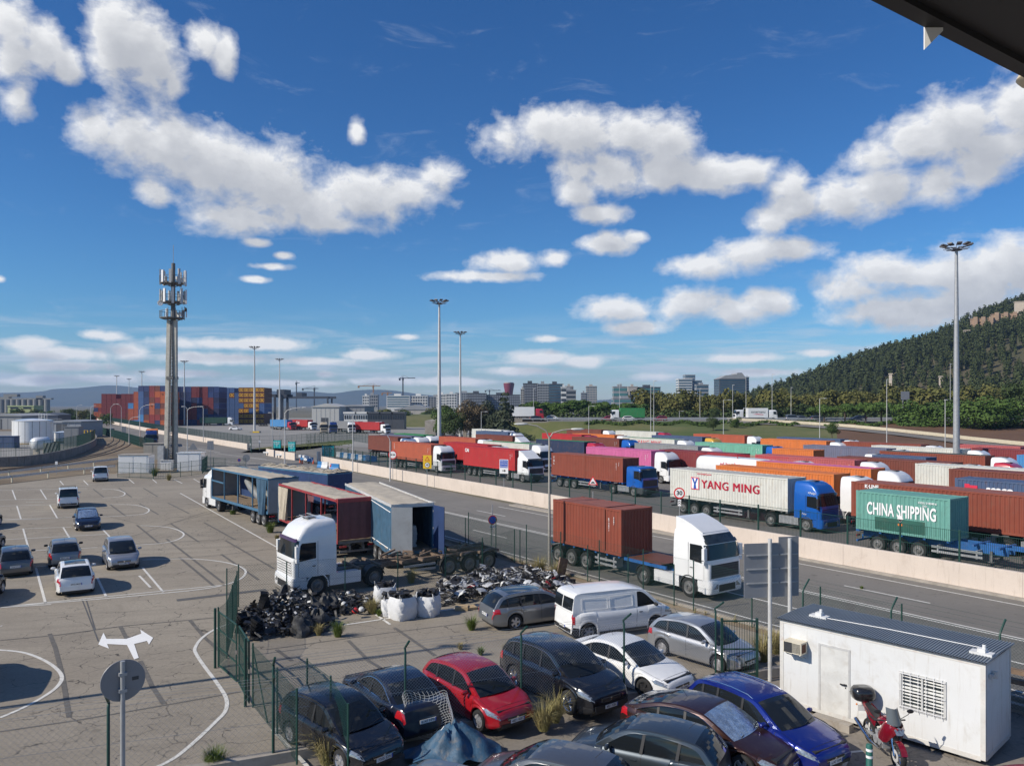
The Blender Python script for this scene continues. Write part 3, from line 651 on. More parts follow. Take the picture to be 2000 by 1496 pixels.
def cabin_parts(T, panel_van=False):
    C = catmull(T['cab'], 4); zb = T['belt']+.015; rows_side = []
    base_f = (C[0][0]+.02, T['belt']-.12); base_r = (C[-1][0]-.01, T['belt']-.12)
    outer = [base_r]+[base_f]+C     # going front base, over roof, to the rear base
    outer = [base_f]+C+[base_r]
    top = offset_in(C, .065, .13, .12 if T['roof'] < 1.7 else .16, zb)
    if panel_van: top = [p for p in top if p[0] > .62]+[(.60, top[[i for i,p in enumerate(top) if p[0] > .62][-1]][1])]
    hole = [(top[0][0]+.03, zb)]+top+[(top[-1][0]-(.02 if not panel_van else 0), zb)]
    holes = [hole]
    body, trim = MB(), MB(); GL = []
    for sg in (1, -1):
        glass = MB(); GL.append(glass)
        pl = [[Vector((x, z, 0)) for x, z in outer]]+[[Vector((x, z, 0)) for x, z in h] for h in holes]
        tri = tessellate_polygon(pl); flat = [p for q in pl for p in q]
        vs = [Vector((p.x, sg*cabin_y(T, p.x, p.y), p.y)) for p in flat]
        fs = []
        for t in tri:
            a, b, c = (vs[i] for i in t)
            fs.append(t if ((b-a).cross(c-a)).y*sg > 0 else t[::-1])
        body.add(vs, fs)
        for h in holes:   # window pane and its reveal
            hv = [Vector((x, sg*(cabin_y(T, x, z)), z)) for x, z in h]; hin = [Vector((p.x, p.y-sg*.014, p.z)) for p in hv]
            tr = tessellate_polygon([[Vector((x, z, 0)) for x, z in h]]); g2 = []
            for t in tr:
                a, b, c = (hin[i] for i in t); g2.append(t if ((b-a).cross(c-a)).y*sg > 0 else t[::-1])
            glass.add(hin, g2)
            n = len(hv)
            for i in range(n): body.add([hv[i], hv[(i+1) % n], hin[(i+1) % n], hin[i]], [(0,1,2,3)])
        for px_ in T['pil']:
            tp = [p for p in h]; zt = max(z for x, z in h if abs(x-px_) < .35)
            a = [Vector((px_+dx+(-.05 if k else 0), sg*(cabin_y(T, px_, z)-.006), z)) for k, z in ((0, zb), (1, zt)) for dx in (.04, -.04)]
            trim.add([a[0], a[1], a[3], a[2]], [(0,1,2,3) if sg < 0 else (3,2,1,0)])
    # roof skin and screens
    N = 8; ws = MB(); rs = MB()
    crown = .03
    rows = []
    for (x, z) in C:
        y0 = cabin_y(T, x, z); row = [Vector((x, -y0, z))]
        for k in range(N+1):
            v = -1+2*k/N; yy = v*(y0-.05)
            fx = .10*(1-v*v) if x > T['ws'] else (-.06*(1-v*v) if x < T['rs'] else 0)
            row.append(Vector((x+fx, yy, z+.022+crown*(1-v*v))))
        row.append(Vector((x, y0, z))); rows.append(row)
    for i in range(len(rows)-1):
        xm = (C[i][0]+C[i+1][0])/2
        for j in range(N+2):
            q = [rows[i][j], rows[i+1][j], rows[i+1][j+1], rows[i][j+1]]
            edge = j in (0, N+1)
            if xm > T['ws'] and not edge: ws.add(q, [(0,1,2,3)])
            elif xm < T['rs'] and not edge and not panel_van: rs.add(q, [(0,1,2,3)])
            else: body.add(q, [(0,1,2,3)])
    if panel_van:   # two rear door windows
        zs = [T['belt']+.12, T['roof']-.18]
        for y0, y1 in ((-.78, -.05), (.05, .78)):
            ys = [y0+(y1-y0)*k/6 for k in range(7)]; rs.grid([[Vector((interp([(c[1], c[0]) for c in C if c[0] < -2], z)-.03-.062*(1-(y/.86)**2), y, z)) for y in ys] for z in [zs[0]+(zs[1]-zs[0])*k/5 for k in range(6)]])
    return body, GL, trim, ws, rs
def patch(T, x0, x1, r0, r1, side, off=.006, nx=5, nr=3, skew=0):
    rows = []
    for i in range(nx+1):
        u = i/nx; row = []
        for j in range(nr+1):
            v = j/nr; row.append(car_pt(T, x0+(x1-x0)*u+skew*(v-.5), r0+(r1-r0)*v, side, off))
        rows.append(row)
    mb = MB(); mb.grid(rows); return mb
def both(fn):
    mb = MB()
    for s in (1, -1):
        q = fn(s); mb.add(q.v, q.f)
    return mb
def wheel_mesh(r, w=.21):
    prof = [(r*.66,-w/2),(r*.80,-w/2-.004),(r*.93,-w/2+.006),(r*.985,-w/2+.03),(r,-w/2+.06),(r,w/2-.06),(r*.985,w/2-.03),(r*.93,w/2-.006),(r*.80,w/2+.004),(r*.66,w/2)]
    return MB().lathe(prof, 22, Matrix.Rotation(rad(90), 4, 'X'))
def rim_mesh(r, w=.21, spokes=5):
    M = Matrix.Rotation(rad(90), 4, 'X'); mb = MB()
    for sg in (1, -1):   # both faces so the mesh serves either side
        z = sg*w/2
        mb.lathe([(r*.67, z), (r*.64, z-sg*.012), (r*.60, z-sg*.05)], 20, M)
        for k in range(spokes):
            a = 2*math.pi*k/spokes; Mr = M @ Matrix.Rotation(a, 4, 'Z')
            mb.add([Mr @ Vector(p) for p in ((.03,-.035,z-sg*.012),(.03,.035,z-sg*.012),(r*.63,.048,z-sg*.02),(r*.63,-.048,z-sg*.02),(.03,-.05,z-sg*.05),(.03,.05,z-sg*.05),(r*.63,.065,z-sg*.05),(r*.63,-.065,z-sg*.05))],
                   [(0,1,2,3),(0,4,5,1),(1,5,6,2),(3,7,4,0)])
        mb.lathe([(.055, z-sg*.05), (.055, z-sg*.004), (.001, z+sg*.002)], 12, M)
    return mb
def well_mesh(r, w=.21):
    M = Matrix.Rotation(rad(90), 4, 'X'); return MB().lathe([(.001, -w/2+.055), (r*.66, -w/2+.055), (r*.66, w/2-.055), (.001, w/2-.055)], 16, M)
PLCH = ['4821 KBC','7305 JDN','2958 LFW','6147 HPR','0932 MGT','5560 DVS','8214 FKL','3379 GXB']
def car(kind, loc, rz, body_m, label, cat='car', group=None, screen=None, rim=None, roof_m=None, spokes=5, flags='', name=None, z=0, front_m=None):
    T = TYPES[kind]; L, W = T['L'], T['W']; pv = kind == 'van'
    name = name or ('delivery_van' if pv else 'parked_car')
    t = thing(name, label, cat, (loc[0], loc[1], z), rz, group)
    part('body', lambda: body_mesh(T), body_m, t, 32, key=(kind, 'body'))
    if (kind, 'cab') not in CACHE:
        bd, gl, tr, ws, rs = cabin_parts(T, pv)
        CACHE[(kind, 'cab')] = bd.mesh('cabin', 30); CACHE[(kind, 'gl', 1)] = gl[0].mesh('side_window', 30); CACHE[(kind, 'gl', -1)] = gl[1].mesh('side_window', 30); CACHE[(kind, 'ws')] = ws.mesh('windscreen', 40); CACHE[(kind, 'rs')] = rs.mesh('rear_window', 40)
        CACHE[(kind, 'tr')] = tr.mesh('window_pillars') if tr.f else None
    part('cabin', CACHE[(kind, 'cab')], roof_m or body_m, t); part('side_window', CACHE[(kind, 'gl', 1)], GLASS, t); part('side_window', CACHE[(kind, 'gl', -1)], GLASS, t)
    part('windscreen', CACHE[(kind, 'ws')], screen or GLASS, t); part('rear_window', CACHE[(kind, 'rs')], GLASS, t)
    if CACHE[(kind, 'tr')]: part('window_pillars', CACHE[(kind, 'tr')], BLACKP, t)
    part('underbody', lambda: MB().box(-L/2+.12, L/2-.12, -W/2+.26, W/2-.26, .16, .72).box(-L/2+.75+T['wr']*1.6, T['axf']-T['wr']-.1, -W/2+.06, W/2-.06, .17, .30), BLACKP, t, key=(kind, 'under'))
    r = T['wr']
    for ax in (T['axf'], T['axr']):
        for sg in (1, -1):
            w = part('wheel', lambda: wheel_mesh(r), RUB, t, 40, key=('wheel', r), loc=(ax, sg*(W/2-.125), r))
            part('rim', lambda: rim_mesh(r, spokes=spokes), rim or ALLOY, w, 30, key=('rim', r, spokes))
            part('wheel_well', lambda: well_mesh(r), BLACKP, w, key=('well', r))
    hi = L/2
    big = kind in ('kombi', 'van', 'mpv')
    for sg in (1, -1):
        part('headlight', lambda: patch(T, hi-.50, hi-.035, 4.6, 6.5, sg, .007, skew=.10), HEADL, t, 40, key=(kind, 'hl', sg))
        if big: part('tail_light', lambda: patch(T, -hi+.14, -hi+.004, 3.2, 6.6, sg, .008), REDL, t, 40, key=(kind, 'tl', sg))
        else: part('tail_light', lambda: patch(T, -hi+.32, -hi+.004, 4.2, 6.4, sg, .008, skew=-.05), REDL, t, 40, key=(kind, 'tl', sg))
        def mir():
            xm = T['cab'][0][0]-.42; yy = sg*(W/2-.02); zz = T['belt']+.08
            return MB().lathe([(.001,-.10),(.06,-.085),(.085,-.03),(.085,.04),(.06,.09),(.001,.10)], 10, Matrix.Translation((xm, yy+sg*.09, zz)) @ Matrix.Diagonal((.7, 1.15, .85, 1)) @ Matrix.Rotation(rad(90), 4, 'X')).beam((xm, yy-sg*.02, zz-.05), (xm, yy+sg*.06, zz-.03), .05, .03)
        part('wing_mirror', mir, (BLACKP if 'm' in flags else body_m), t, 50, key=(kind, 'mir', sg))
    # seams, handles, bumper openings, plates
    def seams():
        mb = MB(); xs = [T['cab'][0][0]-.10, T['pil'][0] if T['pil'] else .55]+([T['pil'][1]-.05] if len(T['pil']) > 1 and 'c' not in flags else [])
        for x in xs:
            for sg in (1, -1):
                q = patch(T, x, x-.014, 1.0, 6.6, sg, .003, 1, 8, -.03 if x < 0 else .03); mb.add(q.v, q.f)
        for sg in (1, -1):
            for u in range(10):
                x0 = T['cab'][0][0]+.03+(hi-.30-T['cab'][0][0])*u/10; x1 = T['cab'][0][0]+.03+(hi-.30-T['cab'][0][0])*(u+1)/10
                q = patch(T, x0, x1, 7.12, 7.155, sg, .003, 1, 1); mb.add(q.v, q.f)
        q = patch(T, hi-.27, hi-.282, 6.9, 9, 1, .003, 1, 5); mb.add(q.v, q.f); q = patch(T, hi-.27, hi-.282, 6.9, 9, -1, .003, 1, 5); mb.add(q.v, q.f)
        return mb
    part('panel_gaps', seams, BLACKP, t, key=(kind, 'seams', 'c' in flags))
    def handles():
        mb = MB()
        for x in [(T['pil'][0] if T['pil'] else .55)+.18]+([T['pil'][1]+.12] if len(T['pil']) > 1 else []):
            for sg in (1, -1):
                p = car_pt(T, x, 5.1, sg, .012); mb.box(-.08, .08, -.012, .012, -.015, .015, Matrix.Translation(p))
        return mb
    part('door_handles', handles, (BLACKP if 'm' in flags else body_m), t, key=(kind, 'hand'))
    zf = T['top'][0][1]; gz = interp(T['top'], hi-.02)
    def grille():
        mb = MB(); w = W*.20
        mb.box(hi+.0, hi+.036, -w, w, gz-.13, gz-.035); mb.box(hi, hi+.034, -W*.33, W*.33, .27, .36); return mb
    part('grille', grille, BLACKP, t, key=(kind, 'gr'))
    part('grille_bar', lambda: MB().box(hi+.02, hi+.043, -W*.2, W*.2, gz-.09, gz-.075).lathe([(.001,.0),(.045,.0),(.045,.012),(.001,.014)], 12, Matrix.Translation((hi+.034, 0, gz-.08)) @ Matrix.Rotation(rad(90), 4, 'Y')), CHROME, t, key=(kind, 'gb'))
    if kind in ('kombi', 'van', 'suv') or 'b' in flags:
        def bump():
            mb = MB()
            for x0, x1 in ((hi-.30, hi-.004), (-hi+.30, -hi+.004)):
                for sg in (1, -1): q = patch(T, x0, x1, .1, 2.4, sg, .012, 5, 3); mb.add(q.v, q.f)
            mb.box(-hi-.035, -hi+.02, -W*.37, W*.37, .34, .50); mb.box(hi-.02, hi+.035, -W*.34, W*.34, .34, .48); return mb
        part('bumper', bump, BLACKP, t, 40, key=(kind, 'bmp'))
    pz = .40 if kind != 'van' else .52
    s = PLCH[(len(label)*7) % len(PLCH)]
    for sg, zz in ((1, .40), (-1, .52 if kind in ('kombi', 'van') else .62)):
        pl = part('number_plate', lambda: MB().box(-.006, .006, -.26, .26, -.055, .055), PLATE, t, key='plate', loc=(sg*(hi+.043), 0, zz))
        part('plate_band', lambda: MB().box(-.0075, .0075, .225, .262, -.054, .054), EUBLUE, pl, key='plband', rot=(0,0,0 if sg > 0 else math.pi))
        o = part('plate_text', text_mesh(s, .105, .001, .0008), PLATEINK, pl, loc=(sg*.0075, 0, 0), rot=(rad(90), 0, rad(90)*sg))
    part('aerial', lambda: MB().cyl((T['rs']+.35, 0, T['roof']+.03), (T['rs']+.15, 0, T['roof']+.24), .006, 5), BLACKP, t, key=(kind, 'aer'))
    part('wipers', lambda: MB().beam((T['cab'][0][0]+.05, -.45, T['cab'][0][1]+.06), (T['cab'][0][0]-.02, .1, T['cab'][0][1]+.09), .02).beam((T['cab'][0][0]+.07, .15, T['cab'][0][1]+.055), (T['cab'][0][0]-.05, .6, T['cab'][0][1]+.10), .02), BLACKP, t, key=(kind, 'wip'))
    if 'r' in flags:   # roof rails
        def rails():
            mb = MB()
            for sg in (1, -1):
                pts = [Vector((x, sg*(cabin_y(T, x, interp(T['cab'], x))-.06), interp(T['cab'], x)+.06)) for x in [T['ws']-.1+(T['rs']-T['ws']+.1)*k/7 for k in range(8)]]
                pts[0].z -= .05; pts[-1].z -= .05; mb.tube(pts, .016, 6)
            return mb
        part('roof_rails', rails, CHROME, t, 40, key=(kind, 'rails'))
    if 'w' in flags:   # bright window surround
        def sur():
            C = catmull(T['cab'], 4); zb = T['belt']+.015; top = offset_in(C, .065, .13, .12, zb); h = [(top[0][0]+.03, zb)]+top+[(top[-1][0]-.02, zb)]; mb = MB()
            for sg in (1, -1): mb.tube([Vector((x, sg*(cabin_y(T, x, z)+.004), z)) for x, z in h+[h[0]]], .012, 5, False)
            return mb
        part('window_trim', sur, CHROME, t, 40, key=(kind, 'sur'))
    if 'p' in flags:   # dark glass roof
        def pano():
            mb = MB(); rows = []
            for k in range(7):
                x = T['ws']-.15+(T['rs']+.35-T['ws']+.15)*k/6; z = interp(catmull(T['cab'], 4), x); y0 = cabin_y(T, x, z)-.16
                rows.append([Vector((x, y0*v, z+.022+.03*(1-(v*y0/(y0+.11))**2)+.004)) for v in (-1,-.5,0,.5,1)])
            return mb.grid(rows)
        part('glass_roof', pano, GLASS2, t, 40, key=(kind, 'pano'))
    if 'x' in flags:   # roof rack bars
        def rack():
            mb = MB()
            for x in (.2, -1.2):
                mb.beam((x, -.62, T['roof']+.10), (x, .62, T['roof']+.10), .05, .03)
                for sg in (1, -1): mb.beam((x, sg*.6, T['roof']-.02), (x, sg*.6, T['roof']+.10), .04)
            return mb
        part('roof_rack', rack, BLACKP, t, key=(kind, 'rack'))
    if pv:
        def ind():
            mb = MB()
            for sg in (1, -1):
                for x0, x1 in ((.35, -.75), (-.85, -2.05)):
                    z0, z1 = T['belt']+.10, T['roof']-.22; pts = []
                    for a, b in ((x0, z0), (x1, z0), (x1, z1), (x0, z1), (x0, z0)): pts.append(Vector((a, sg*(cabin_y(T, a, b)+.002), b)))
                    mb.tube(pts, .006, 4, False)
            return mb
        part('side_pressing', ind, body_m, t, 60, key='vanind')
        part('side_rub_strip', lambda: both(lambda s: patch(T, 1.05, -1.25, .2, 1.2, s, .014, 4, 2)), BLACKP, t, key='vanrub')
    return t
PW = paint('white', (.78,.79,.79)); PS = paint('silver', (.42,.43,.45), .65, .34); PG = paint('grey', (.13,.135,.145), .6, .34); PGM = paint('mid_grey', (.22,.235,.25), .6, .34)
PB = paint('black', (.008,.009,.013), 0, .25); PN = paint('navy', (.008,.012,.03), .2, .28); PR = paint('red', (.34,.008,.015), .1, .3); PBL = paint('royal_blue', (.006,.018,.20), .35, .28)
PBR = paint('dark_brown', (.042,.016,.012), .4, .3); PDG = paint('dark_steel', (.055,.07,.085), .5, .3)
SHADE = mat('silver_sunshade', (.62,.72,.78), .16, .85, .3, 6, bump=1.0, bscale=7)
ang = lambda a, b: math.atan2(b.y-a.y, b.x-a.x)
def place(px, py, z=0): return at(px, py, z)
# public car park on the left: yaw pi/2 points away from the viewer
def cp(kind, px, py, rz, m, label, **k):
    p = at(px, py); return car(kind, p, rad(rz), m, label, group='cars in the open car park', **k)
cp('kombi', 196, 938, 119, PW, 'white small van parked farthest back, near the white cabinets', cat='van', name='small_van')
cp('kombi', 133, 988, 121, PW, 'white small van with roof bars in front of the navy hatchback', cat='van', name='small_van', flags='x')
cp('hatch', 170, 1030, -58, PN, 'navy blue hatchback with a silver sunshade behind its windscreen', screen=SHADE)
cp('mpv', 235, 1102, -57, PS, 'silver compact car facing the viewer, with dark windscreen, alone in its bay', rim=STEELRIM)
cp('hatch', 125, 1098, 122, PGM, 'grey hatchback with clear red tail lamps, half hidden behind the white hatchback', flags='m')
cp('hatch', 29, 1115, 124, PG, 'dark grey hatchback at the left edge of the picture')
cp('hatch', 145, 1148, 122, PW, 'white hatchback with a black glass roof and dark rear window', flags='p', spokes=7)
cp('kombi', -112, 1345, 112, PW, 'white van standing just past the left edge of the car park', cat='van', name='small_van')
cp('hatch', -52, 1172, 104, PN, 'dark blue hatchback just past the left edge of the car park')
cp('hatch', -38, 1030, 100, PDG, 'steel blue hatchback just past the left edge of the car park, far row')
cp('hatch', -40, 1077, 100, PG, 'grey hatchback just past the left edge of the car park, middle row')
# compound: behind the kerb fence
def cq(kind, rear, front, m, label, z=0, gr='cars in the fenced compound', **k):
    """rear, front: photo points of the ground under the two bumpers"""
    a = at(*rear, z); b = at(*front, z); c = (a+b)/2; return car(kind, c, ang(a, b), m, label, z=z, group=gr, **k)
cq('wagon', (950,1225), (1130,1200), PGM, 'grey estate car with a glass roof, farthest left in the back row of the compound', flags='pr', spokes=5)
cq('van', (1105,1242), (1290,1218), PW, 'white panel van with black rear windows parked beside the grey estate', cat='van', rim=STEELRIM, flags='m')
cq('hatch', (1300,1265), (1450,1310), PS, 'silver hatchback behind the dark barred gate', spokes=7)
cq('sedan', (1140,1300), (1320,1362), PW, 'white saloon with twin grille openings and black rear spoiler', spokes=5, rim=BLACKP)
cq('suv', (1010,1315), (1195,1402), PB, 'black off-road car with bright window surround and chrome wheels', cat='car', flags='w', rim=CHROME)
cq('hatch', (858,1350), (1010,1430), PR, 'bright red hatchback with round headlights beside the black off-road car', rim=STEELRIM, spokes=7)
cq('sedan', (845,1455), (700,1345), PN, 'navy saloon seen from behind its left side, with chrome window trim and red tail lamp', flags='w')
cq('hatch', (598,1425), (735,1500), PB, 'black coupe convertible with bonnet towards the fence, leftmost in the compound', flags='c')
# lower lot in front
zl = -.15
cq('wagon', (1395,1405), (1600,1500), PBL, 'royal blue estate car nearest the white cabin', zl, 'cars in the lower lot', flags='r')
def cw(kind, x, y, deg, m, label, **k): return car(kind, (x, y), rad(deg), m, label, z=zl, group='cars in the lower lot', **k)
cw('coupe', 5.55, 21.75, -43, PBR, 'dark brown coupe with a silver sunshade in its windscreen', screen=SHADE, flags='w')
cw('hatch', 3.55, 20.35, 152, PDG, 'dark steel blue hatchback with small roof spoiler, between the grey cars and the brown coupe')
cw('hatch', .95, 18.7, 152, PG, 'dark grey hatchback cut by the bottom edge, left of the steel blue one')
cw('hatch', -2.0, 17.6, 156, PGM, 'mid grey car whose bonnet just enters the bottom edge')
cq('hatch', (2260,1650), (2020,1590), PR, 'red car whose bonnet enters the bottom right corner', zl, 'cars in the lower lot')
# ---------------------------------------------------------------- shipping containers
def cmat(name, col, **k): return mat('container_'+name, col, .62, 0, .10, .8, dirt=k.get('dirt', .4), dirtcol=k.get('dc', (.17,.09,.06)), dscale=1.6, streak=k.get('streak', .5), bump=.1, bscale=4)
C_RUST = cmat('rust_red', (.23,.052,.028)); C_BRICK = cmat('brick_brown', (.17,.045,.028)); C_RED = cmat('bright_red', (.42,.022,.025)); C_ORR = cmat('orange_red', (.42,.095,.045))
C_OR = cmat('orange', (.62,.17,.035)); C_WH = cmat('dirty_white', (.60,.60,.55), dc=(.35,.27,.18)); C_GRN = cmat('sea_green', (.13,.33,.28), dc=(.10,.16,.14)); C_MINT = cmat('mint', (.16,.42,.31))
C_BLUE = cmat('slate_blue', (.06,.10,.19)); C_NAVY = cmat('navy', (.018,.035,.085)); C_VIO = cmat('grey_violet', (.14,.15,.22)); C_PINK = cmat('pink', (.56,.13,.30)); C_SAL = cmat('faded_red', (.43,.10,.10)); C_DRED = cmat('dark_red', (.20,.03,.035))
C_GRY = cmat('grey', (.25,.26,.27)); C_LG = cmat('green', (.03,.22,.07)); C_DG = cmat('dark_green', (.015,.07,.05)); C_BR = cmat('deep_brown', (.13,.04,.022)); C_BEI = cmat('beige', (.5,.42,.28)); C_LB = cmat('light_blue', (.06,.24,.50))
FACE = {}
def corr(axis, a0, a1, z0, z1, base, depth, pitch=.278):
    """corrugated sheet running along axis 'x' or 'y'; base is the outer plane, depth goes inward"""
    mb = MB(); n = max(2, round((a1-a0)/pitch)); p = (a1-a0)/n; pts = []
    for i in range(n):
        s = a0+i*p; pts += [(s, base), (s+p*.26, base), (s+p*.5, base-depth), (s+p*.76, base-depth)]
    pts.append((a1, base))
    rows = [[Vector((s, y, z)) if axis == 'x' else Vector((y, s, z)) for s, y in pts] for z in (z0, z1)]
    return mb.grid(rows)
def container(L, Hc, m, label, loc, rz, group=None, top=None, texts=(), split=False, far=False, frame=None, z=0):
    t = thing('shipping_container', label, 'shipping container', (loc[0], loc[1], z), rz, group)
    W = 2.438; key = (L, Hc); fr = frame or m
    def frm():
        mb = MB()
        for x in (0, L-.16):
            for y in (-W/2, W/2-.14): mb.box(x, x+.16, y, y+.14, .12, Hc-.1)
        for z0, z1 in ((.0, .15), (Hc-.13, Hc-.02)):
            for y in (-W/2+.004, W/2-.10): mb.box(.16, L-.16, y, y+.096, z0, z1)
            for x in (0.004, L-.124): mb.box(x, x+.12, -W/2+.14, W/2-.14, z0, z1)
        return mb
    def cast():
        mb = MB()
        for x in (-.004, L-.174):
            for y in (-W/2-.004, W/2-.158):
                for zz in (-.003, Hc-.115): mb.box(x, x+.178, y, y+.162, zz, zz+.118)
        return mb
    part('corner_frame', frm, fr, t, key=('cf', key))
    part('corner_castings', cast, fr, t, key=('cc', key))
    for sg in (1, -1):
        part('side_panel', lambda: corr('x', .16, L-.16, .15, Hc-.13, sg*(W/2-.012), sg*.045), m, t, key=('sp', key, sg))
    part('end_panel', lambda: corr('y', -W/2+.14, W/2-.14, .15, Hc-.13, L-.02, .05, .25), m, t, key=('ep', key))
    part('roof_panel', lambda: corr_roof(L, W, Hc), top or m, t, key=('rp', key))
    for sg in (1, -1):
        d = part('door', lambda: MB().box(.012, .05, *(sorted((sg*.01, sg*(W/2-.14)))), .15, Hc-.13), m, t, key=('dr', key, sg))
        part('lock_rods', lambda: MB().cyl((-.02, sg*.28, .1), (-.02, sg*.28, Hc-.08), .018, 6).cyl((-.02, sg*.8, .1), (-.02, sg*.8, Hc-.08), .018, 6).beam((-.03, sg*.25, 1.1), (-.03, sg*.55, 1.1), .03), GALV, d, key=('lr', key, sg))
    part('floor_panel', lambda: MB().box(.1, L-.1, -W/2+.1, W/2-.1, .06, .14), BLACKP, t, key=('fl', key))
    for s, x, zz, size, tm, kw in texts:   # lettering on the near (right hand) side
        text(s, size, tm, t, (x, -(W/2+.006), zz), (rad(90), 0, 0), **kw)
    return t
def corr_roof(L, W, Hc):
    mb = MB(); n = round(L/.55); p = (L-.24)/n; rows = []
    for i in range(n):
        s = .12+i*p
        for dx, dz in ((0, 0), (p*.4, 0), (p*.5, -.02), (p*.9, -.02)): rows.append([Vector((s+dx, -W/2+.1, Hc-.022+dz)), Vector((s+dx, 0, Hc-.012+dz)), Vector((s+dx, W/2-.1, Hc-.022+dz))])
    rows.append([Vector((L-.12, -W/2+.1, Hc-.022)), Vector((L-.12, 0, Hc-.012)), Vector((L-.12, W/2-.1, Hc-.022))])
    return mb.grid(rows)
# ---------------------------------------------------------------- lorry tractors
TW = paint('lorry_white', (.76,.77,.77)); TBL = paint('lorry_blue', (.006,.10,.42), .1); TR = paint('lorry_red', (.42,.012,.03)); TBG = paint('lorry_beige', (.45,.38,.27)); TDB = paint('lorry_dark_blue', (.01,.03,.15)); TY = paint('lorry_yellow', (.6,.33,.02)); TOR = paint('lorry_orange', (.55,.14,.02))
CHAS = mat('chassis_black', (.03,.03,.032), .6, .1, .3, 3, dirt=.3, dirtcol=(.14,.12,.1)); CHBL = mat('chassis_blue', (.02,.12,.36), .55, .1, .2, 3, dirt=.3); CHGR = mat('chassis_grey', (.13,.13,.135), .6, .1, .3, 3, dirt=.4)
TRIM = mat('truck_steel_rim', (.20,.20,.20), .5, .35, .25, 8, dirt=.4); TANK = mat('brushed_tank', (.42,.43,.44), .35, .5, .2, 4); DKG = mat('dark_grey_plastic', (.055,.06,.065), .5, 0, .2, 4)
AMBER = mat('amber_lamp', (.7,.2,.02), .3, 0, 0)
LV = {'high': [(1.0,0,2.33,1.24,.16),(1.8,0,2.34,1.245,.18),(2.0,0,2.31,1.245,.20),(2.9,0,2.12,1.22,.24),(3.05,0,2.06,1.2,.26),(3.45,0,1.80,1.15,.32),(3.68,.02,1.45,1.08,.36),(3.78,.08,1.2,.98,.36),(3.81,.3,.9,.7,.3)],
      'low': [(1.0,0,2.33,1.24,.16),(1.8,0,2.34,1.245,.18),(2.0,0,2.31,1.245,.20),(2.8,0,2.14,1.21,.24),(2.95,0,2.05,1.19,.28),(3.08,.02,1.85,1.12,.32),(3.14,.1,1.6,1.0,.32),(3.16,.4,1.2,.7,.3)],
      'volvo': [(1.0,0,2.33,1.24,.16),(1.8,0,2.33,1.245,.18),(2.05,0,2.28,1.245,.20),(2.78,0,2.12,1.22,.24),(2.86,0,2.08,1.21,.24),(3.15,0,1.86,1.17,.28),(3.32,.02,1.72,1.12,.3),(3.38,.1,1.5,1.0,.3),(3.4,.4,1.2,.7,.3)]}
def ring(x0, x1, hw, c, zz, nc=5):
    P = []
    for cx, cy, r, a0 in ((x1-c, hw-c, c, 0), (x0+.07, hw-.07, .07, 90), (x0+.07, -hw+.07, .07, 180), (x1-c, -hw+c, c, 270)):
        for k in range(nc+1):
            a = rad(a0+90*k/nc); P.append(Vector((cx+r*math.cos(a), cy+r*math.sin(a), zz)))
    return P          # starts at the front left middle, counter-clockwise
def lev(st, z):
    L = LV[st]
    for a, b in zip(L, L[1:]):
        if z <= b[0]:
            t = (z-a[0])/(b[0]-a[0]); return [a[i]+(b[i]-a[i])*t for i in range(5)]
    return list(L[-1])
def cab_mesh(st):
    mb = MB(); rows = [ring(l[1], l[2], l[3], l[4], l[0]) for l in LV[st]]
    mb.grid(rows, close=True); mb.poly(rows[-1]); mb.poly(rows[0][::-1])
    return mb
def front_band(st, z0, z1, off, wrap=3, nz=3, inset=0):
    """curved band on the cab front from z0 to z1"""
    rows = []
    for i in range(nz+1):
        z = z0+(z1-z0)*i/nz; l = lev(st, z); rg = ring(l[1], l[2], l[3]-inset, l[4], z)
        P = rg[24-wrap:24][0:] + rg[0:wrap+0]
        P = rg[-(wrap+1):]+rg[:wrap+1]
        rows.append([Vector((p.x+off, p.y*(1+off*.3), p.z)) for p in P])
    return MB().grid(rows)
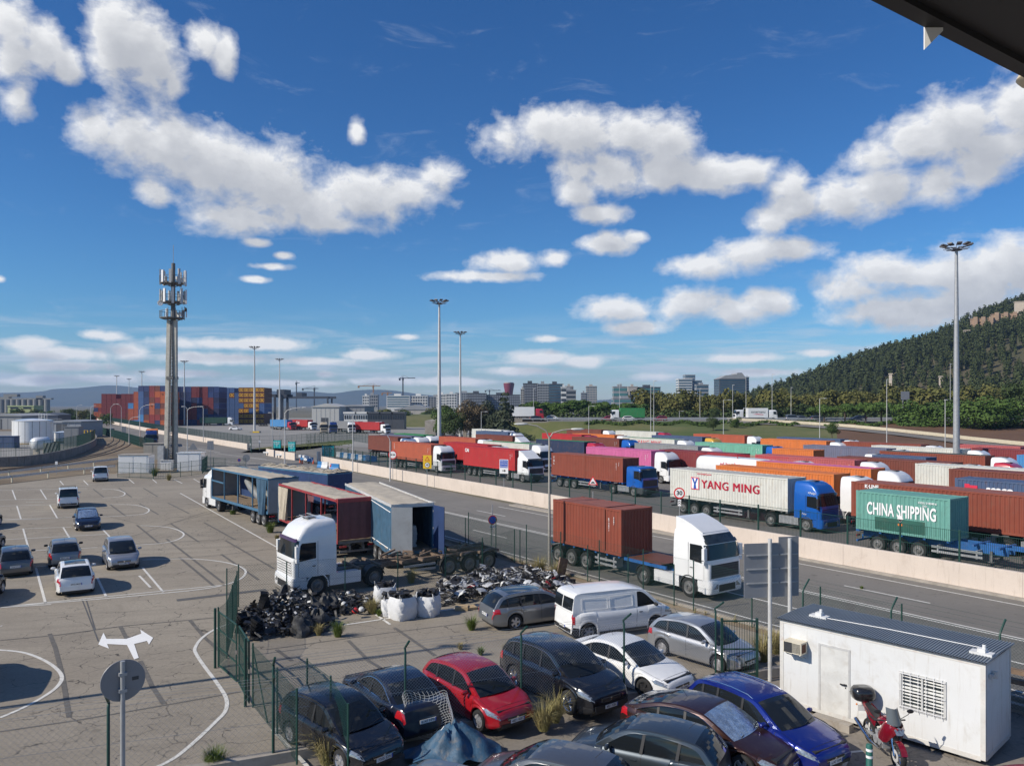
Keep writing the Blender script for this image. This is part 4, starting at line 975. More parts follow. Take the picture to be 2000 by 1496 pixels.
def tractor_parts(t, st, m, x0, lower=None, deflector=None, rails=CHAS, visor=True, txt=None, tank=TANK, detail=True, grille='dark', wcol=None):
    """x0: rear wall of the cab"""
    lo = lower or m; M = Matrix.Translation((x0, 0, 0)); O = (x0, 0, 0)
    cab = part('cab', lambda: cab_mesh(st), m, t, 38, key=('cab', st), loc=O)
    part('windscreen', lambda: front_band(st, 2.02, 2.84 if st != 'volvo' else 2.74, .012, 4), GLASS, t, 50, key=('wsn', st), loc=O)
    if st == 'volvo': part('upper_window', lambda: front_band(st, 2.93, 3.20, .012, 2), GLASS2, t, 50, key='uw', loc=O)
    def sidew(sg):
        mb = MB()
        if 1:
            P = [Vector((x, 0, z)) for x, z in ((1.12,1.92),(2.05,1.82),(1.93,2.62),(1.86,2.72),(1.12,2.72))]
            P = [Vector((p.x, sg*(lev(st, p.z)[3]+.008), p.z)) for p in P]; mb.prism(P, (0, -sg*.02, 0))
        return mb
    for sg in (1, -1): part('side_window', lambda: sidew(sg), GLASS, t, key=('sw', st, sg), loc=O)
    if visor: part('sun_visor', lambda: front_band(st, 2.80, 2.97, .09, 3, 1), GLASS2 if wcol is None else wcol, t, 50, key=('vis', st), loc=O)
    gm = DKG if grille == 'dark' else m
    def gr():
        mb = MB()
        for k in range(5):
            z = 1.14+k*.125; q = front_band(st, z, z+.095, .018, 1, 1, .10); mb.add(q.v, q.f)
        return mb
    part('grille', gr, gm, t, key=('grl', st), loc=O)
    part('grille_back', lambda: front_band(st, 1.12, 1.78, .009, 1, 1, .08), BLACKP, t, key=('grb', st), loc=O)
    part('bumper', lambda: MB().grid([ring(1.93, 2.40, 1.245, .20, .36), ring(1.90, 2.46, 1.25, .22, .45), ring(1.90, 2.46, 1.25, .22, .88), ring(1.90, 2.40, 1.25, .2, 1.02)], close=True).poly(ring(1.9, 2.40, 1.25, .2, 1.02)).poly(ring(1.93, 2.40, 1.245, .20, .36)), lo, t, 38, key='tbump', loc=O)
    part('bumper_intake', lambda: MB().box(2.44, 2.468, -.62, .62, .46, .80), BLACKP, t, key='tint', loc=O)
    for sg in (1, -1):
        part('headlight', lambda: MB().prism([(2.44, sg*.68, .62), (2.44, sg*1.02, .62), (2.33, sg*1.20, .66), (2.33, sg*1.20, .86), (2.45, sg*1.0, .88), (2.46, sg*.68, .84)], (.03, sg*.012, 0)), HEADL, t, key=('thl', sg), loc=O)
        def mirror():
            return MB().box(2.08, 2.24, sg*1.36-.11, sg*1.36+.11, 2.05, 2.62).box(2.08, 2.22, sg*1.36-.10, sg*1.36+.10, 1.80, 2.0).beam((2.1, sg*1.2, 2.66), (2.15, sg*1.36, 2.6), .05).beam((2.1, sg*1.22, 1.85), (2.15, sg*1.36, 1.9), .05)
        part('mirror', mirror, (m if st == 'volvo' or wcol else BLACKP), t, key=('tmir', sg), loc=O)
        def fender():
            mb = MB(); rows = []
            for k in range(11):
                a = rad(-12+204*k/10); rows.append([Vector((1.05+.62*math.cos(a), sg*y, .52+.62*math.sin(a))) for y in (.86, 1.25)]+[Vector((1.05+.56*math.cos(a), sg*1.25, .52+.56*math.sin(a)))])
            return mb.grid(rows)
        part('wheel_arch', fender, DKG if m != TW or st == 'volvo' else lo, t, 50, key=('fen', sg), loc=O)
        part('cab_step', lambda: MB().box(1.62, 1.95, *sorted((sg*1.0, sg*1.24)), .42, .98), lo, t, key=('stp', sg), loc=O)
        part('side_skirt', lambda: MB().box(-1.35, .38, *sorted((sg*.82, sg*1.22)), .42, 1.02), tank, t, key=('skt', sg), loc=O)
        part('door_seam', lambda: MB().box(1.02, 1.034, *sorted((sg*1.245, sg*1.251)), 1.05, 2.78).box(2.03, 2.042, *sorted((sg*1.24, sg*1.251)), 1.05, 1.8).box(1.14, 1.32, *sorted((sg*1.245, sg*1.262)), 1.52, 1.56), BLACKP, t, key=('dsm', sg), loc=O)
        part('rear_fender', lambda: MB().grid([[Vector((-2.15+.60*math.cos(rad(a)), sg*y, .52+.60*math.sin(rad(a)))) for y in (.62, 1.22)]+[Vector((-2.15+.55*math.cos(rad(a)), sg*1.22, .52+.55*math.sin(rad(a))))] for a in range(10, 171, 16)]), BLACKP, t, 50, key=('rfen', sg), loc=O)
    if deflector is not None:
        zt = LV[st][-1][0]
        hh = deflector
        part('roof_deflector', lambda: MB().grid([[Vector((x, y*(1 if abs(y) < 1 else 1), z)) for y in (-1.0,-.9,-.3,.3,.9,1.0)] for x, z in ((1.75, zt-.10), (1.45, zt+.06), (1.0, zt+hh*.5), (.45, zt+hh*.85), (.05, zt+hh), (.0, zt+hh-.02), (.0, zt-.12))]).prism([(1.75,1.0,zt-.12),(1.45,1.0,zt+.05),(1.0,1.0,zt+hh*.5),(.45,1.0,zt+hh*.85),(.0,1.0,zt+hh),(.0,1.0,zt-.25)], (0,-.03,0)).prism([(1.75,-1.0,zt-.12),(1.45,-1.0,zt+.05),(1.0,-1.0,zt+hh*.5),(.45,-1.0,zt+hh*.85),(.0,-1.0,zt+hh),(.0,-1.0,zt-.25)], (0,.03,0)),
             m, t, 38, key=('dfl', st, hh), loc=O)
    part('roof_hatch', lambda: MB().box(.75, 1.25, -.32, .32, LV[st][-1][0]-.01, LV[st][-1][0]+.035), DKG, t, key=('hat', st), loc=O) if deflector is None else None
    part('chassis_rails', lambda: MB().box(-3.1, 1.9, -.42, -.34, .68, .95).box(-3.1, 1.9, .34, .42, .68, .95).box(-3.1, -3.0, -.42, .42, .7, .93).box(-1.3, 1.8, -.33, .33, .5, .98), rails, t, key='crl', loc=O)
    part('fifth_wheel', lambda: MB().lathe([(.001,1.12),(.45,1.12),(.47,1.08),(.3,.96)], 14, Matrix.Translation((-2.0,0,0))), CHAS, t, key='fifth', loc=O)
    truck_wheels(t, [x0+1.05], False); truck_wheels(t, [x0-2.15], True)
    if txt:
        for s, dx, dy, zz, sz, mt in txt[0]: text(s, sz, mt, t, (x0+dx, -1.256, zz), (rad(90), 0, 0))
def twheel_mesh(r, w): return wheel_mesh(r, w)
def trim_mesh(r, w, deep):
    M = Matrix.Rotation(rad(90), 4, 'X'); mb = MB()
    for sg in (1, -1):
        z = sg*w/2; d = .11 if deep else .03
        mb.lathe([(r*.66, z), (r*.60, z-sg*d), (r*.42, z-sg*(d+.01)), (r*.36, z-sg*(d-.06 if deep else d-.05)), (.10, z-sg*(d-.08 if deep else d-.07)), (.08, z-sg*(.02 if not deep else .01)), (.001, z-sg*(.02 if not deep else .01))], 18, M)
        for k in range(10):
            a = 2*math.pi*k/10; p = M @ Vector((r*.3*math.cos(a), r*.3*math.sin(a), z-sg*(d-.05))); q = M @ Vector((r*.3*math.cos(a), r*.3*math.sin(a), z-sg*(d-.075))); mb.cyl(p, q, .018, 5)
    return mb
def truck_wheels(t, xs, dual, ym=1.02, r=.515):
    for x in xs:
        for sg in (1, -1):
            w = .56 if dual else .32
            o = part('wheel', lambda: wheel_mesh(r, w), RUB, t, 40, key=('tw', r, w), loc=(x, sg*(1.235-w/2), r))
            part('rim', lambda: trim_mesh(r, w, dual), TRIM, o, 35, key=('trm', r, w))
def trailer_parts(t, L, col=CHAS, axles=(1.5,2.82,4.14), deck=1.14, bars=True, front=None):
    front = front or L+.2
    def fr():
        mb = MB()
        for y in (-.5, .38):
            mb.box(.1, L-3.2, y, y+.12, .80, deck-.02); mb.box(L-3.2, front-.6, y, y+.12, deck-.16, deck-.02)
        for k in range(9):
            x = .2+k*(front-1.0)/8; mb.box(x-.07, x+.07, -1.15, 1.15, deck-.13, deck-.005)
        for x in (.1, L-.1):
            mb.box(x-.1, x+.1, -1.21, 1.21, deck-.15, deck)
        return mb
    part('trailer_frame', fr, col, t, key=('tfr', L, deck, front))
    truck_wheels(t, axles, False)
    def mg():
        mb = MB()
        for x in axles:
            for sg in (1, -1):
                rows = [[Vector((x+.60*math.cos(rad(a)), sg*y, .52+.60*math.sin(rad(a)))) for y in (.86, 1.24)] for a in range(15, 166, 15)]; mb.grid(rows)
        return mb
    part('mudguards', mg, BLACKP, t, 50, key=('mg', tuple(axles)))
    part('axles', lambda: [mb := MB()] and [mb.cyl((x, -1, .515), (x, 1, .515), .07, 8) for x in axles] and mb, CHAS, t, key=('axl', tuple(axles)))
    for sg in (1, -1):
        part('landing_leg', lambda: MB().box(L-4.1, L-3.96, *sorted((sg*.62, sg*.76)), .38, 1.0).box(L-4.18, L-3.88, *sorted((sg*.56, sg*.82)), .34, .38), CHGR, t, key=('leg', L, sg))
        part('tail_lamp', lambda: MB().box(-.03, .0, *sorted((sg*.7, sg*1.15)), .82, .95), REDL, t, key=('tlmp', sg))
        if bars: part('side_guard', lambda: MB().box(axles[-1]+.8, L-4.3, *sorted((sg*1.17, sg*1.21)), .55, .68).box(axles[-1]+.8, L-4.3, *sorted((sg*1.17, sg*1.21)), .83, .96).box(axles[-1]+1.1, axles[-1]+1.2, *sorted((sg*.5, sg*1.18)), .5, 1.0).box(L-4.7, L-4.6, *sorted((sg*.5, sg*1.18)), .5, 1.0), GALV, t, key=('sg', L, sg, tuple(axles)))
    part('rear_bumper_bar', lambda: MB().box(-.02, .08, -1.15, 1.15, .50, .62).box(0, .1, -.5, -.4, .6, .9).box(0, .1, .4, .5, .6, .9), col, t, key='rub')
LETW = mat('white_lettering', (.8,.8,.8), .6, 0, .05, 3); LETR = mat('red_lettering', (.62,.02,.06), .6, 0, .05, 3); LETB = mat('blue_lettering', (.02,.08,.36), .6, 0, 0)
LETD = mat('dark_lettering', (.03,.03,.03), .6, 0, 0); LETO = mat('orange_marking', (.8,.22,.03), .6, 0, 0); LETY = mat('yellow_marking', (.78,.42,.03), .6, 0, 0)
def marks(L): return [('UTCU 481207 6', L-1.35, 2.25, .14, LETW, dict(bold=.003)), ('22G1', L-1.0, 2.05, .12, LETW, dict(bold=.003))]
def vmark(L, m=None): return [('K\nT\n4\n0\n7\n1', L-1.0, 1.65, .13, m or LETW, dict(bold=.004)), ('4\n5\nG\n1', L-.6, 1.9, .12, m or LETW, dict(bold=.003))]
def semi(px, py, L, cm, desc, tr=None, n_over=None, texts=(), st='high', trc='white', hc=False, chc=CHAS, top=None, double=False, yaw=0, zt=3.93, tyaw=0, frame=None, n_off=0, onlybox=False, txt=None, grille='dark', lower=None, defl=None, where='', xcab=.55):
    """container with its near top rear corner at the photo point, on a chassis, tractor in front"""
    p = at(px, py, zt); s = p.dot(dS); n = p.dot(dN)
    if n_over: n = n_over
    base = SN(s, n)+dN*1.22; Hc = 2.9 if hc else 2.591; deck = zt-Hc; rz = YAW_ROAD+yaw
    tl = 12.19 if L > 7 or double else 7.2
    name = 'container_lorry' if tr is not None else 'skeletal_trailer'
    t = thing(name, where[0], 'lorry' if tr is not None else 'trailer', (base.x, base.y, 0), rz, 'lorries waiting in the container yard')
    tl2 = 12.19 if tr is not None else tl
    trailer_parts(t, tl2, chc, deck=deck)
    if tr is not None: tractor_parts(t, st, tr, tl2+xcab, lower=lower, deflector=defl, txt=txt, grille=grille)
    d = Vector((math.cos(rz), math.sin(rz), 0))
    if double:
        a = container(6.058, Hc, cm, where[1], base, rz, 'containers on the waiting lorries', top, texts[0], z=deck)
        b = container(6.058, Hc, cm, where[2], base+d*6.13, rz, 'containers on the waiting lorries', top, texts[1], z=deck)
    else: container(L, Hc, cm, where[1], base, rz, 'containers on the waiting lorries', top, texts, z=deck, frame=frame)
    return t
ROOFG = mat('container_roof_grey', (.30,.29,.27), .7, 0, .15, 1, dirt=.4); ROOFR = mat('container_roof_red', (.25,.085,.06), .7, 0, .15, 1, dirt=.3, dirtcol=(.30,.22,.18))
W = lambda s: s
semi(766,862,12.19,C_ORR,'', TW, texts=[('T\nE\nX', .75, 1.9, .30, LETW, dict(bold=.004))]+vmark(12.19), where=('white high roof lorry under the orange red container, leftmost in the row by the wall','orange red forty foot container behind the overtaking sign'))
semi(905,871,12.19,C_RED,'', TW, texts=[('CAI', .95, 2.05, .62, LETW, dict(bold=.02))]+vmark(12.19), st='low', defl=.75, lower=DKG, where=('white lorry with stepped roof deflector pulling the bright red container','bright red forty foot container with white CAI letters'))
semi(1077,884,6.058,C_RUST,'', TBL, double=True, texts=([('T\nA\nL', .5, 1.7, .34, LETW, dict(bold=.006))], vmark(6.058)), top=ROOFR, st='low', chc=CHBL, defl=None, lower=DKG, where=('bright blue flat roofed lorry with blue chassis behind the street lamp','rust red twenty foot container, rear one of the pair behind the street lamp','rust red twenty foot container, front one of the pair next to the blue cab'))
YM = [('YANG MING', 6.60, 1.42, 1.0, LETR, dict(spacing=1.1)), ('YANG MING', 6.63, 1.42, 1.0, LETR, dict(spacing=1.1)), ('YANG MING', 6.66, 1.435, 1.0, LETR, dict(spacing=1.1)), ('www.yangming.com', 3.9, 2.33, .20, LETR, dict(bold=.002))]
t = semi(1309,914,12.19,C_WH,'', TBL, texts=YM, top=mat('container_roof_pale', (.42,.41,.38), .7, 0, .12, 1, dirt=.3), st='high', where=('blue high roof lorry pulling the large white lettered container','white forty foot container with big red YANG MING lettering in front of the others'), txt=([('+Peijo', 1.55, 0, 2.98, .26, LETW), ('+Peijo', .85, 0, 1.35, .20, LETW)],), grille='own', chc=CHGR)
# emblem beside the lettering
YMC = [o for o in COL.objects if o.get('label', '').startswith('white forty foot container with big red YANG')][0]
lg = part('emblem_panel', MB().box(2.45, 3.35, -1.232, -1.222, .92, 1.98), LETR, YMC)
part('emblem_field', MB().box(2.52, 3.28, -1.238, -1.230, .99, 1.91), LETW, lg)
part('emblem_letter', MB().prism([(2.55,-1.24,1.91),(2.75,-1.24,1.91),(2.9,-1.24,1.55),(3.05,-1.24,1.91),(3.25,-1.24,1.91),(3.0,-1.24,1.4),(3.06,-1.24,.99),(2.74,-1.24,.99),(2.8,-1.24,1.4)], (0,-.004,0)), LETB, lg)
CS = [('CHINA SHIPPING', 3.0, 1.45, 1.12, LETW, dict(bold=.026, spacing=1.06)), ('CCLU 318240 6', 4.7, 2.18, .17, LETW, dict(bold=.004)), ('22G1', 4.55, 1.98, .14, LETW, dict(bold=.003))]
t = semi(1672,957,6.058,C_GRN,'', TW, texts=CS, chc=CHBL, where=('lorry with long blue chassis carrying the sea green container, cut by the right edge','sea green twenty foot container with white CHINA SHIPPING lettering'), tyaw=0)
CSC = [o for o in COL.objects if o.get('label', '').startswith('sea green twenty')][0]
for o in CSC.children:
    if o.name.startswith('lettering') and o.dimensions.x > 4: o.scale = (.50, 1, 1)
DP = mat('dark_green_repaint', (.02,.10,.075), .6, 0, .15, 2, dirt=.3)
part('repainted_patch', MB().box(1.30, 4.55, -1.226, -1.2185, .18, .98), DP, CSC)
pl = part('hazard_placard', MB().prism([(3.0,-1.232,.78),(3.2,-1.232,1.02),(3.0,-1.232,1.26),(2.8,-1.232,1.02)], (0,-.006,0)), LETW, CSC)
part('placard_mark', MB().prism([(3.0,-1.24,.80),(3.17,-1.24,.99),(2.83,-1.24,.99)], (0,-.003,0)), LETD, pl)
part('orange_plate', MB().box(2.85,3.15,-1.236,-1.23,.56,.70), LETO, CSC)
semi(1657,940,12.19,C_RUST,'', TW, n_over=53.2+1.4, texts=[('K\u00b7LINE', 1.6, 2.30, .36, LETW, dict(bold=.012))], top=ROOFR, where=('white lorry hidden behind the sea green container','long rust red container rising behind the sea green one'))
semi(1865,933,12.19,C_BLUE,'', TW, hc=True, texts=[('seaco', 3.2, 2.18, .82, LETW, dict(bold=.035)), ('\u25A0', .9, 2.3, .5, LETR, dict())], where=('lorry under the slate blue seaco container','slate blue container with white seaco lettering at the right edge'))
SC = [o for o in COL.objects if o.get('label', '').startswith('slate blue container with white seaco')][0]
part('emblem_block', MB().box(.95, 1.65, -1.232, -1.222, 1.95, 2.42), LETR, SC)
RW = [ # px, py, L, colour, tractor, n override, extras, lorry label, container label
 (1398,908,12.19,C_OR,TW,None,{}, 'white high roof lorry standing ahead of the long orange container behind YANG MING','long orange container directly behind the white YANG MING one'),
 (866,863,12.19,C_RED,TW,None,{'top':C_RED}, 'white lorry partly hidden behind the red CAI container','flat bright red container behind the front row, left of the CAI one'),
 (719,850,12.19,C_BRICK,TW,None,{}, 'white lorry facing the gate beside the brick brown container','brick brown container farthest left in the yard'),
 (745,848,12.19,C_VIO,TW,None,{}, 'pale lorry at the left end of the yard under the grey violet container','grey violet container at the left end of the yard, behind the brown one'),
 (1477,900,12.19,C_OR,TW,None,{'top':C_PINK}, 'white lorry ahead of the pink roofed orange container','orange open top container covered with a pink tarpaulin'),
 (943,861,12.19,C_WH,TW,None,{'top':C_LG}, 'white lorry with deflector behind the green topped white container','dull white container with a green top rim in the left half of the yard'),
 (1145,872,12.19,C_PINK,TW,None,{'texts':vmark(12.19)}, 'white lorry ahead of the pink container','vivid pink container in the middle of the yard'),
 (857,852,12.19,C_ORR,TW,None,{}, 'white lorry at the back left beside the high mast','orange red container at the foot of the taller middle mast'),
 (1853,915,12.19,C_BRICK,TW,None,{}, 'lorry under the brown container behind seaco','brown container directly behind the seaco one'),
 (1762,907,12.19,C_WH,TW,76.2,{}, 'white lorry ahead of the plain cream box','plain cream white container right of the dark slate one'),
 (996,859,12.19,C_NAVY,TR,78.4,{'top':C_LG}, 'red lorry between green topped containers','navy container with green rim behind the street lamp head'),
 (1295,877,12.19,C_DRED,None,73.3,{}, 'parked chassis under the dark red container','dark red container behind the white tank lorry'),
 (1475,887,12.19,C_SAL,TW,None,{'texts':vmark(12.19)}, 'white lorry ahead of the faded pink red container','faded pink red container right of the white tank lorry'),
 (1703,888,6.058,C_BLUE,TR,85.2,{}, 'red lorry with a low roof at the foot of the tall right mast','dark slate container left of the tall right mast'),
 (929,848,12.19,C_BRICK,TW,None,{'st':'low','defl':.7}, 'white lorry behind the brown container, below the tall conifers','brown container below the tall conifers'),
 (1508,875,6.058,C_OR,TW,None,{}, 'white sleeper cab lorry beside the short orange container','short orange container in the middle of the right half'),
 (1103,853,12.19,C_BRICK,TBL,89.6,{'texts':vmark(12.19)}, 'dark blue lorry right of the brown container','brown container right of the street lamp head'),
 (1335,864,12.19,C_MINT,TBL,92.2,{'texts':vmark(12.19)}, 'bright blue lorry right of the mint container','mint green container in the middle of the yard'),
 (1703,881,12.19,C_RUST,TW,93.5,{'top':C_DG}, 'white lorry ahead of the green rimmed rust container','rust red container with a dark green roof left of the tall mast'),
 (934,841,12.19,C_BLUE,TW,92.5,{}, 'white lorry at the back of the yard below the stone underpass','slate blue container behind the brown one, below the tall conifers'),
 (1200,854,12.19,C_WH,TW,95.6,{'texts':[('YANG MING', 6.6, 1.85, .95, LETR, dict(spacing=1.08))],'top':C_LG}, 'white lorry right of the distant YANG MING container','distant white container with red YANG MING letters below the grass bank'),
 (1042,846,12.19,C_RED,TR,96.0,{}, 'red lorry beside the bright red container at the back','bright red container at the back, beneath the bank trees'),
 (887,838,12.19,C_WH,TW,99.3,{'texts':[('YANG MING', 7.0, 1.8, .95, LETR, dict(spacing=1.08))]}, 'white lorry farthest back on the left, by the thin mast','white container with red YANG MING letters beside the thin mast'),
 (1560,869,12.19,C_VIO,TW,98.3,{}, 'white lorry right of the long grey violet container','long grey violet container right of the orange ones'),
 (1976,889,12.19,C_LB,TW,98.6,{'texts':[('C\nA\nR\nR\nA', 1.0, 1.35, .5, LETW, dict(bold=.01))]}, 'white lorry pair far right behind the tall mast','blue container with white letters down its edge at the right border'),
 (1118,846,12.19,C_OR,TW,None,{}, 'white lorry at the back beside the long orange container','long orange container at the back, under the umbrella pines'),
 (1690,870,12.19,C_WH,TW,105.2,{}, 'white lorry right of the rust stained white container','rust stained white container left of the tall right mast'),
 (1255,850,12.19,C_BLUE,TY,106.6,{}, 'yellow lorry under the grass bank','slate blue container at the back, left of the yellow lorry'),
 (1468,857,12.19,C_OR,TW,110.6,{}, 'white lorry right of the big orange container at the back','big orange container under the right end of the grass bank'),
 (1887,875,12.19,C_DRED,TW,109.9,{}, 'white lorry beneath the brown slope on the right','dark red container beneath the brown slope at the right'),
 (1644,862,12.19,C_RUST,TW,None,{}, 'white lorry under the slip road','rust red container directly under the slip road'),
 (1060,838,12.19,C_BRICK,TW,118.5,{}, 'white lorry at the very back below the left pines','brown container at the very back of the yard below the left pines'),
 (1190,841,12.19,C_WH,TR,118.5,{}, 'red lorry at the very back below the green highway lorry','white container at the very back below the green highway lorry'),
 (1345,847,12.19,C_ORR,TW,118.5,{}, 'white lorry at the very back beneath the dark bank bushes','orange red container at the very back beneath the dark bank bushes'),
 (1520,853,12.19,C_BLUE,TW,118.5,{}, 'white lorry at the very back above the big orange container','slate blue container at the very back above the big orange one'),
 (1800,872,12.19,C_SAL,TW,117.5,{}, 'white lorry at the very back behind the tall mast','faded red container at the very back behind the tall mast'),
 (770,846,12.19,C_LG,TW,71.0,{'top':C_LG}, 'white lorry behind the green container at the yard gate','bright green container at the far left of the yard'),
 (1620,892,12.19,C_BRICK,TW,79.5,{}, 'lorry under the brown container beside the short slate one','brown container between the cream and the faded red ones'),
 (1210,866,12.19,C_GRY,TW,82.6,{}, 'white lorry behind the pink container','grey container behind the pink one'),
]
for px, py, L, cm, tr, no, ex, l1, l2 in RW:
    semi(px, py, L, cm, '', tr, n_over=no, where=(l1, l2), **ex)
# white tank trailer with running text
p = at(1340, 890, 3.75); base = SN(p.dot(dS), 69.9)+dN*1.2
t = thing('tank_lorry', 'white swept tank lorry lettered ed by what to you, in the middle of the yard', 'lorry', (base.x, base.y, 0), YAW_ROAD, 'lorries waiting in the container yard')
trailer_parts(t, 12.19, CHAS); tractor_parts(t, 'high', TW, 12.8)
def tk():
    mb = MB(); rows = []
    for x, s in ((0,.55),(.15,.8),(.5,.97),(1,1),(8,1),(10.5,.92),(11.6,.8),(12,.6)):
        rows.append([Vector((x, 1.22*s*math.copysign(abs(math.cos(a))**.6, math.cos(a)), 2.5+1.3*s*math.copysign(abs(math.sin(a))**.6, math.sin(a)))) for a in [2*math.pi*k/24 for k in range(24)]])
    mb.grid(rows, close=True); mb.poly(rows[0]); mb.poly(rows[-1]); return mb
part('tank', tk(), TW, t, 40)
part('walkway_rail', MB().beam((.2,-.9,3.98), (11.2,-.9,3.98), .06).beam((.2,.9,3.98), (11.2,.9,3.98), .06).beam((.2,-.9,3.98), (.2,.9,3.98), .06).beam((.2,-.9,3.7), (.2,-.9,4.0), .06).beam((6,-.9,3.7), (6,-.9,4.0), .06), paint('rail_red', (.45,.02,.03)), t)
text('ed by what', .62, LETR, t, (5.2, -1.235, 3.0)); text('to you', .62, LETR, t, (6.2, -1.235, 2.3))
# ---------------------------------------------------------------- the lorry driving on the road
VD = Vector((.584, -.811, 0)); VD.normalize()
fc = at(1345, 1166); fr_ = at(1100, 1101)
vz = ang(fr_, fc); vd = Vector((math.cos(vz), math.sin(vz), 0)); vn = Vector((-vd.y, vd.x, 0))
L0 = fc + vn*1.24 - vd*11.2
t = thing('container_lorry', 'white high cab lorry driving along the road with a rust red container', 'lorry', (L0.x, L0.y, 0), vz)
trailer_parts(t, 8.6, CHBL, axles=(.7,2.0,3.3), deck=1.25, bars=False)
part('side_guard', MB().box(4.1, 5.9, -1.2, -1.16, .55, .66).box(4.1, 5.9, -1.2, -1.16, .82, .94).box(4.3, 4.4, -1.17, -.5, .5, 1.1).box(5.6, 5.7, -1.17, -.5, .5, 1.1), GALV, t)
part('deck_plate', MB().box(6.7, 9.2, -1.1, 1.1, 1.255, 1.29), C_BR, t)
part('neck_beam', MB().box(6.5, 9.6, -1.2, -1.08, 1.10, 1.25).box(6.5, 9.6, 1.08, 1.2, 1.10, 1.25), CHBL, t)
tractor_parts(t, 'volvo', TW, 10.15, deflector=.55, tank=TW, lower=TW, rails=CHBL)
q = L0+vd*.25
cc = container(6.058, 2.591, C_RUST, 'rust red twenty foot container on the lorry driving along the road', q, vz, None, ROOFR, vmark(6.058), z=1.25)
part('seam_post', MB().box(4.62, 4.74, -1.228, -1.20, .1, 2.55).box(4.62, 4.74, -1.2, 1.2, 2.57, 2.6), C_BRICK, cc)
def semi2(loc, rz, L, cm, tr, l1, l2, st='high', **k):
    t = thing('container_lorry', l1, 'lorry', loc, rz); trailer_parts(t, 12.19, CHAS, deck=1.25)
    tractor_parts(t, st, tr, 12.19+.55, **k)
    if cm: container(L, 2.591, cm, l2, loc, rz, None, None, (), z=1.25)
    return t
# ---------------------------------------------------------------- derelict trailers and the white tractor in the corner of the car park
CANV = mat('weathered_roof_canvas', (.44,.39,.31), .85, 0, .15, 1.5, bump=.5, bscale=6, dirt=.45, dirtcol=(.20,.17,.13), dscale=2); BLT = mat('blue_tarpaulin', (.04,.10,.165), .6, 0, .2, 3, bump=.6, bscale=8, dirt=.2)
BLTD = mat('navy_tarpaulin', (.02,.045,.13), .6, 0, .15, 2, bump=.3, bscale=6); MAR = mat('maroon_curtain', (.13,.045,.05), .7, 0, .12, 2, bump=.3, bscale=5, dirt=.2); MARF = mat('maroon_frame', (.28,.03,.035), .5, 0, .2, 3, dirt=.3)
GRYB = mat('grey_door_board', (.26,.28,.30), .6, 0, .1, 1, dirt=.35, dirtcol=(.14,.12,.1)); BLF = mat('blue_frame_paint', (.05,.14,.24), .5, 0, .15, 3, dirt=.3); WOOD = mat('old_plywood', (.20,.15,.10), .85, 0, .3, 4, dirt=.4); PALW = mat('pale_pallet_wood', (.42,.31,.18), .8, 0, .2, 8)
BEIC = mat('beige_curtain', (.48,.42,.33), .75, 0, .15, 3, bump=.5, bscale=7, dirt=.2); ALUP = mat('aluminium_panel', (.5,.5,.49), .45, .4, .1, 2, dirt=.2)
rr = random.Random(3)
def drape(x0, x1, z0, z1, y, amp=.09, n=26, taper=0, gather=0):
    rows = []
    for j in range(7):
        v = j/6; row = []
        for i in range(n+1):
            u = i/n; xx = x0+(x1-x0)*u; xx = xx+(gather-xx)*v*taper
            row.append(Vector((xx, y+amp*math.sin(u*21+v*2)*(0.3+v*.7)+.04*math.sin(u*53), z1+(z0-z1)*v-.05*math.sin(u*17)*v)))
        rows.append(row)
    return MB().grid(rows)
def wavy_roof(L, z, hw=1.26, amp=.05, seed=1, n=24, ends=True):
    r = random.Random(seed); rows = []
    for i in range(n+1):
        x = L*i/n; row = []
        for k in range(9):
            y = -hw+2*hw*k/8; row.append(Vector((x, y, z+amp*(r.random()-.5)*2-(.05 if i % 2 else 0)-(.10 if k in (0, 8) else 0))))
        rows.append(row)
    return MB().grid(rows)
def curtain_trailer(label, loc, rz, L, h, frame, roofm, cat='trailer', axles=(1.6,2.9,4.2), seed=1, chc=CHGR):
    t = thing('curtain_trailer', label, cat, loc, rz); dk = 1.2
    trailer_parts(t, L, chc, axles=axles, deck=dk, bars=False)
    part('load_floor', MB().box(.02, L, -1.25, 1.25, dk+.004, dk+.06), WOOD, t)
    fl = MB()
    for y in (-1.27, 1.24): fl.box(0, L, y, y+.03, dk-.14, dk+.08)
    part('floor_rail', fl, frame, t)
    for x in [.06]+[L*k/4 for k in (1,2,3)]+[L-.06]:
        for y in (-1.22, 1.22): part('post', MB().box(x-.05, x+.05, y-.045, y+.045, dk+.07, h-.06), frame, t)
    m = MB()
    for y in (-1.25, 1.25): m.beam((0,y,h-.03), (L,y,h-.03), .08, .14)
    m.beam((0,-1.25,h-.03), (0,1.25,h-.03), .08, .12); m.beam((L,-1.25,h-.03), (L,1.25,h-.03), .08, .12)
    for k in range(1, 12): m.beam((L*k/12,-1.25,h-.04), (L*k/12,1.25,h-.04), .03)
    part('roof_frame', m, frame, t)
    part('roof_canvas', wavy_roof(L, h+.07, amp=.05, seed=seed, n=30), roofm, t, 60)
    part('headboard', MB().box(L-.03, L, -1.22, 1.22, dk, h-.1), GRYB, t)
    return t
# 1: white tractor with blue framed open trailer, front away to the left
def ctr(fpx, rpx, front_wheel_off=0):
    a, b = at(*fpx), at(*rpx); return a, b, ang(b, a)
a = at(404, 992); b = at(515, 1028)     # near side wheels: steering axle ... last trailer axle
rz = ang(b, a); d = (a-b).normalized(); nl = Vector((-d.y, d.x, 0)); D = (a-b).length; print('lorry1', D, rz)
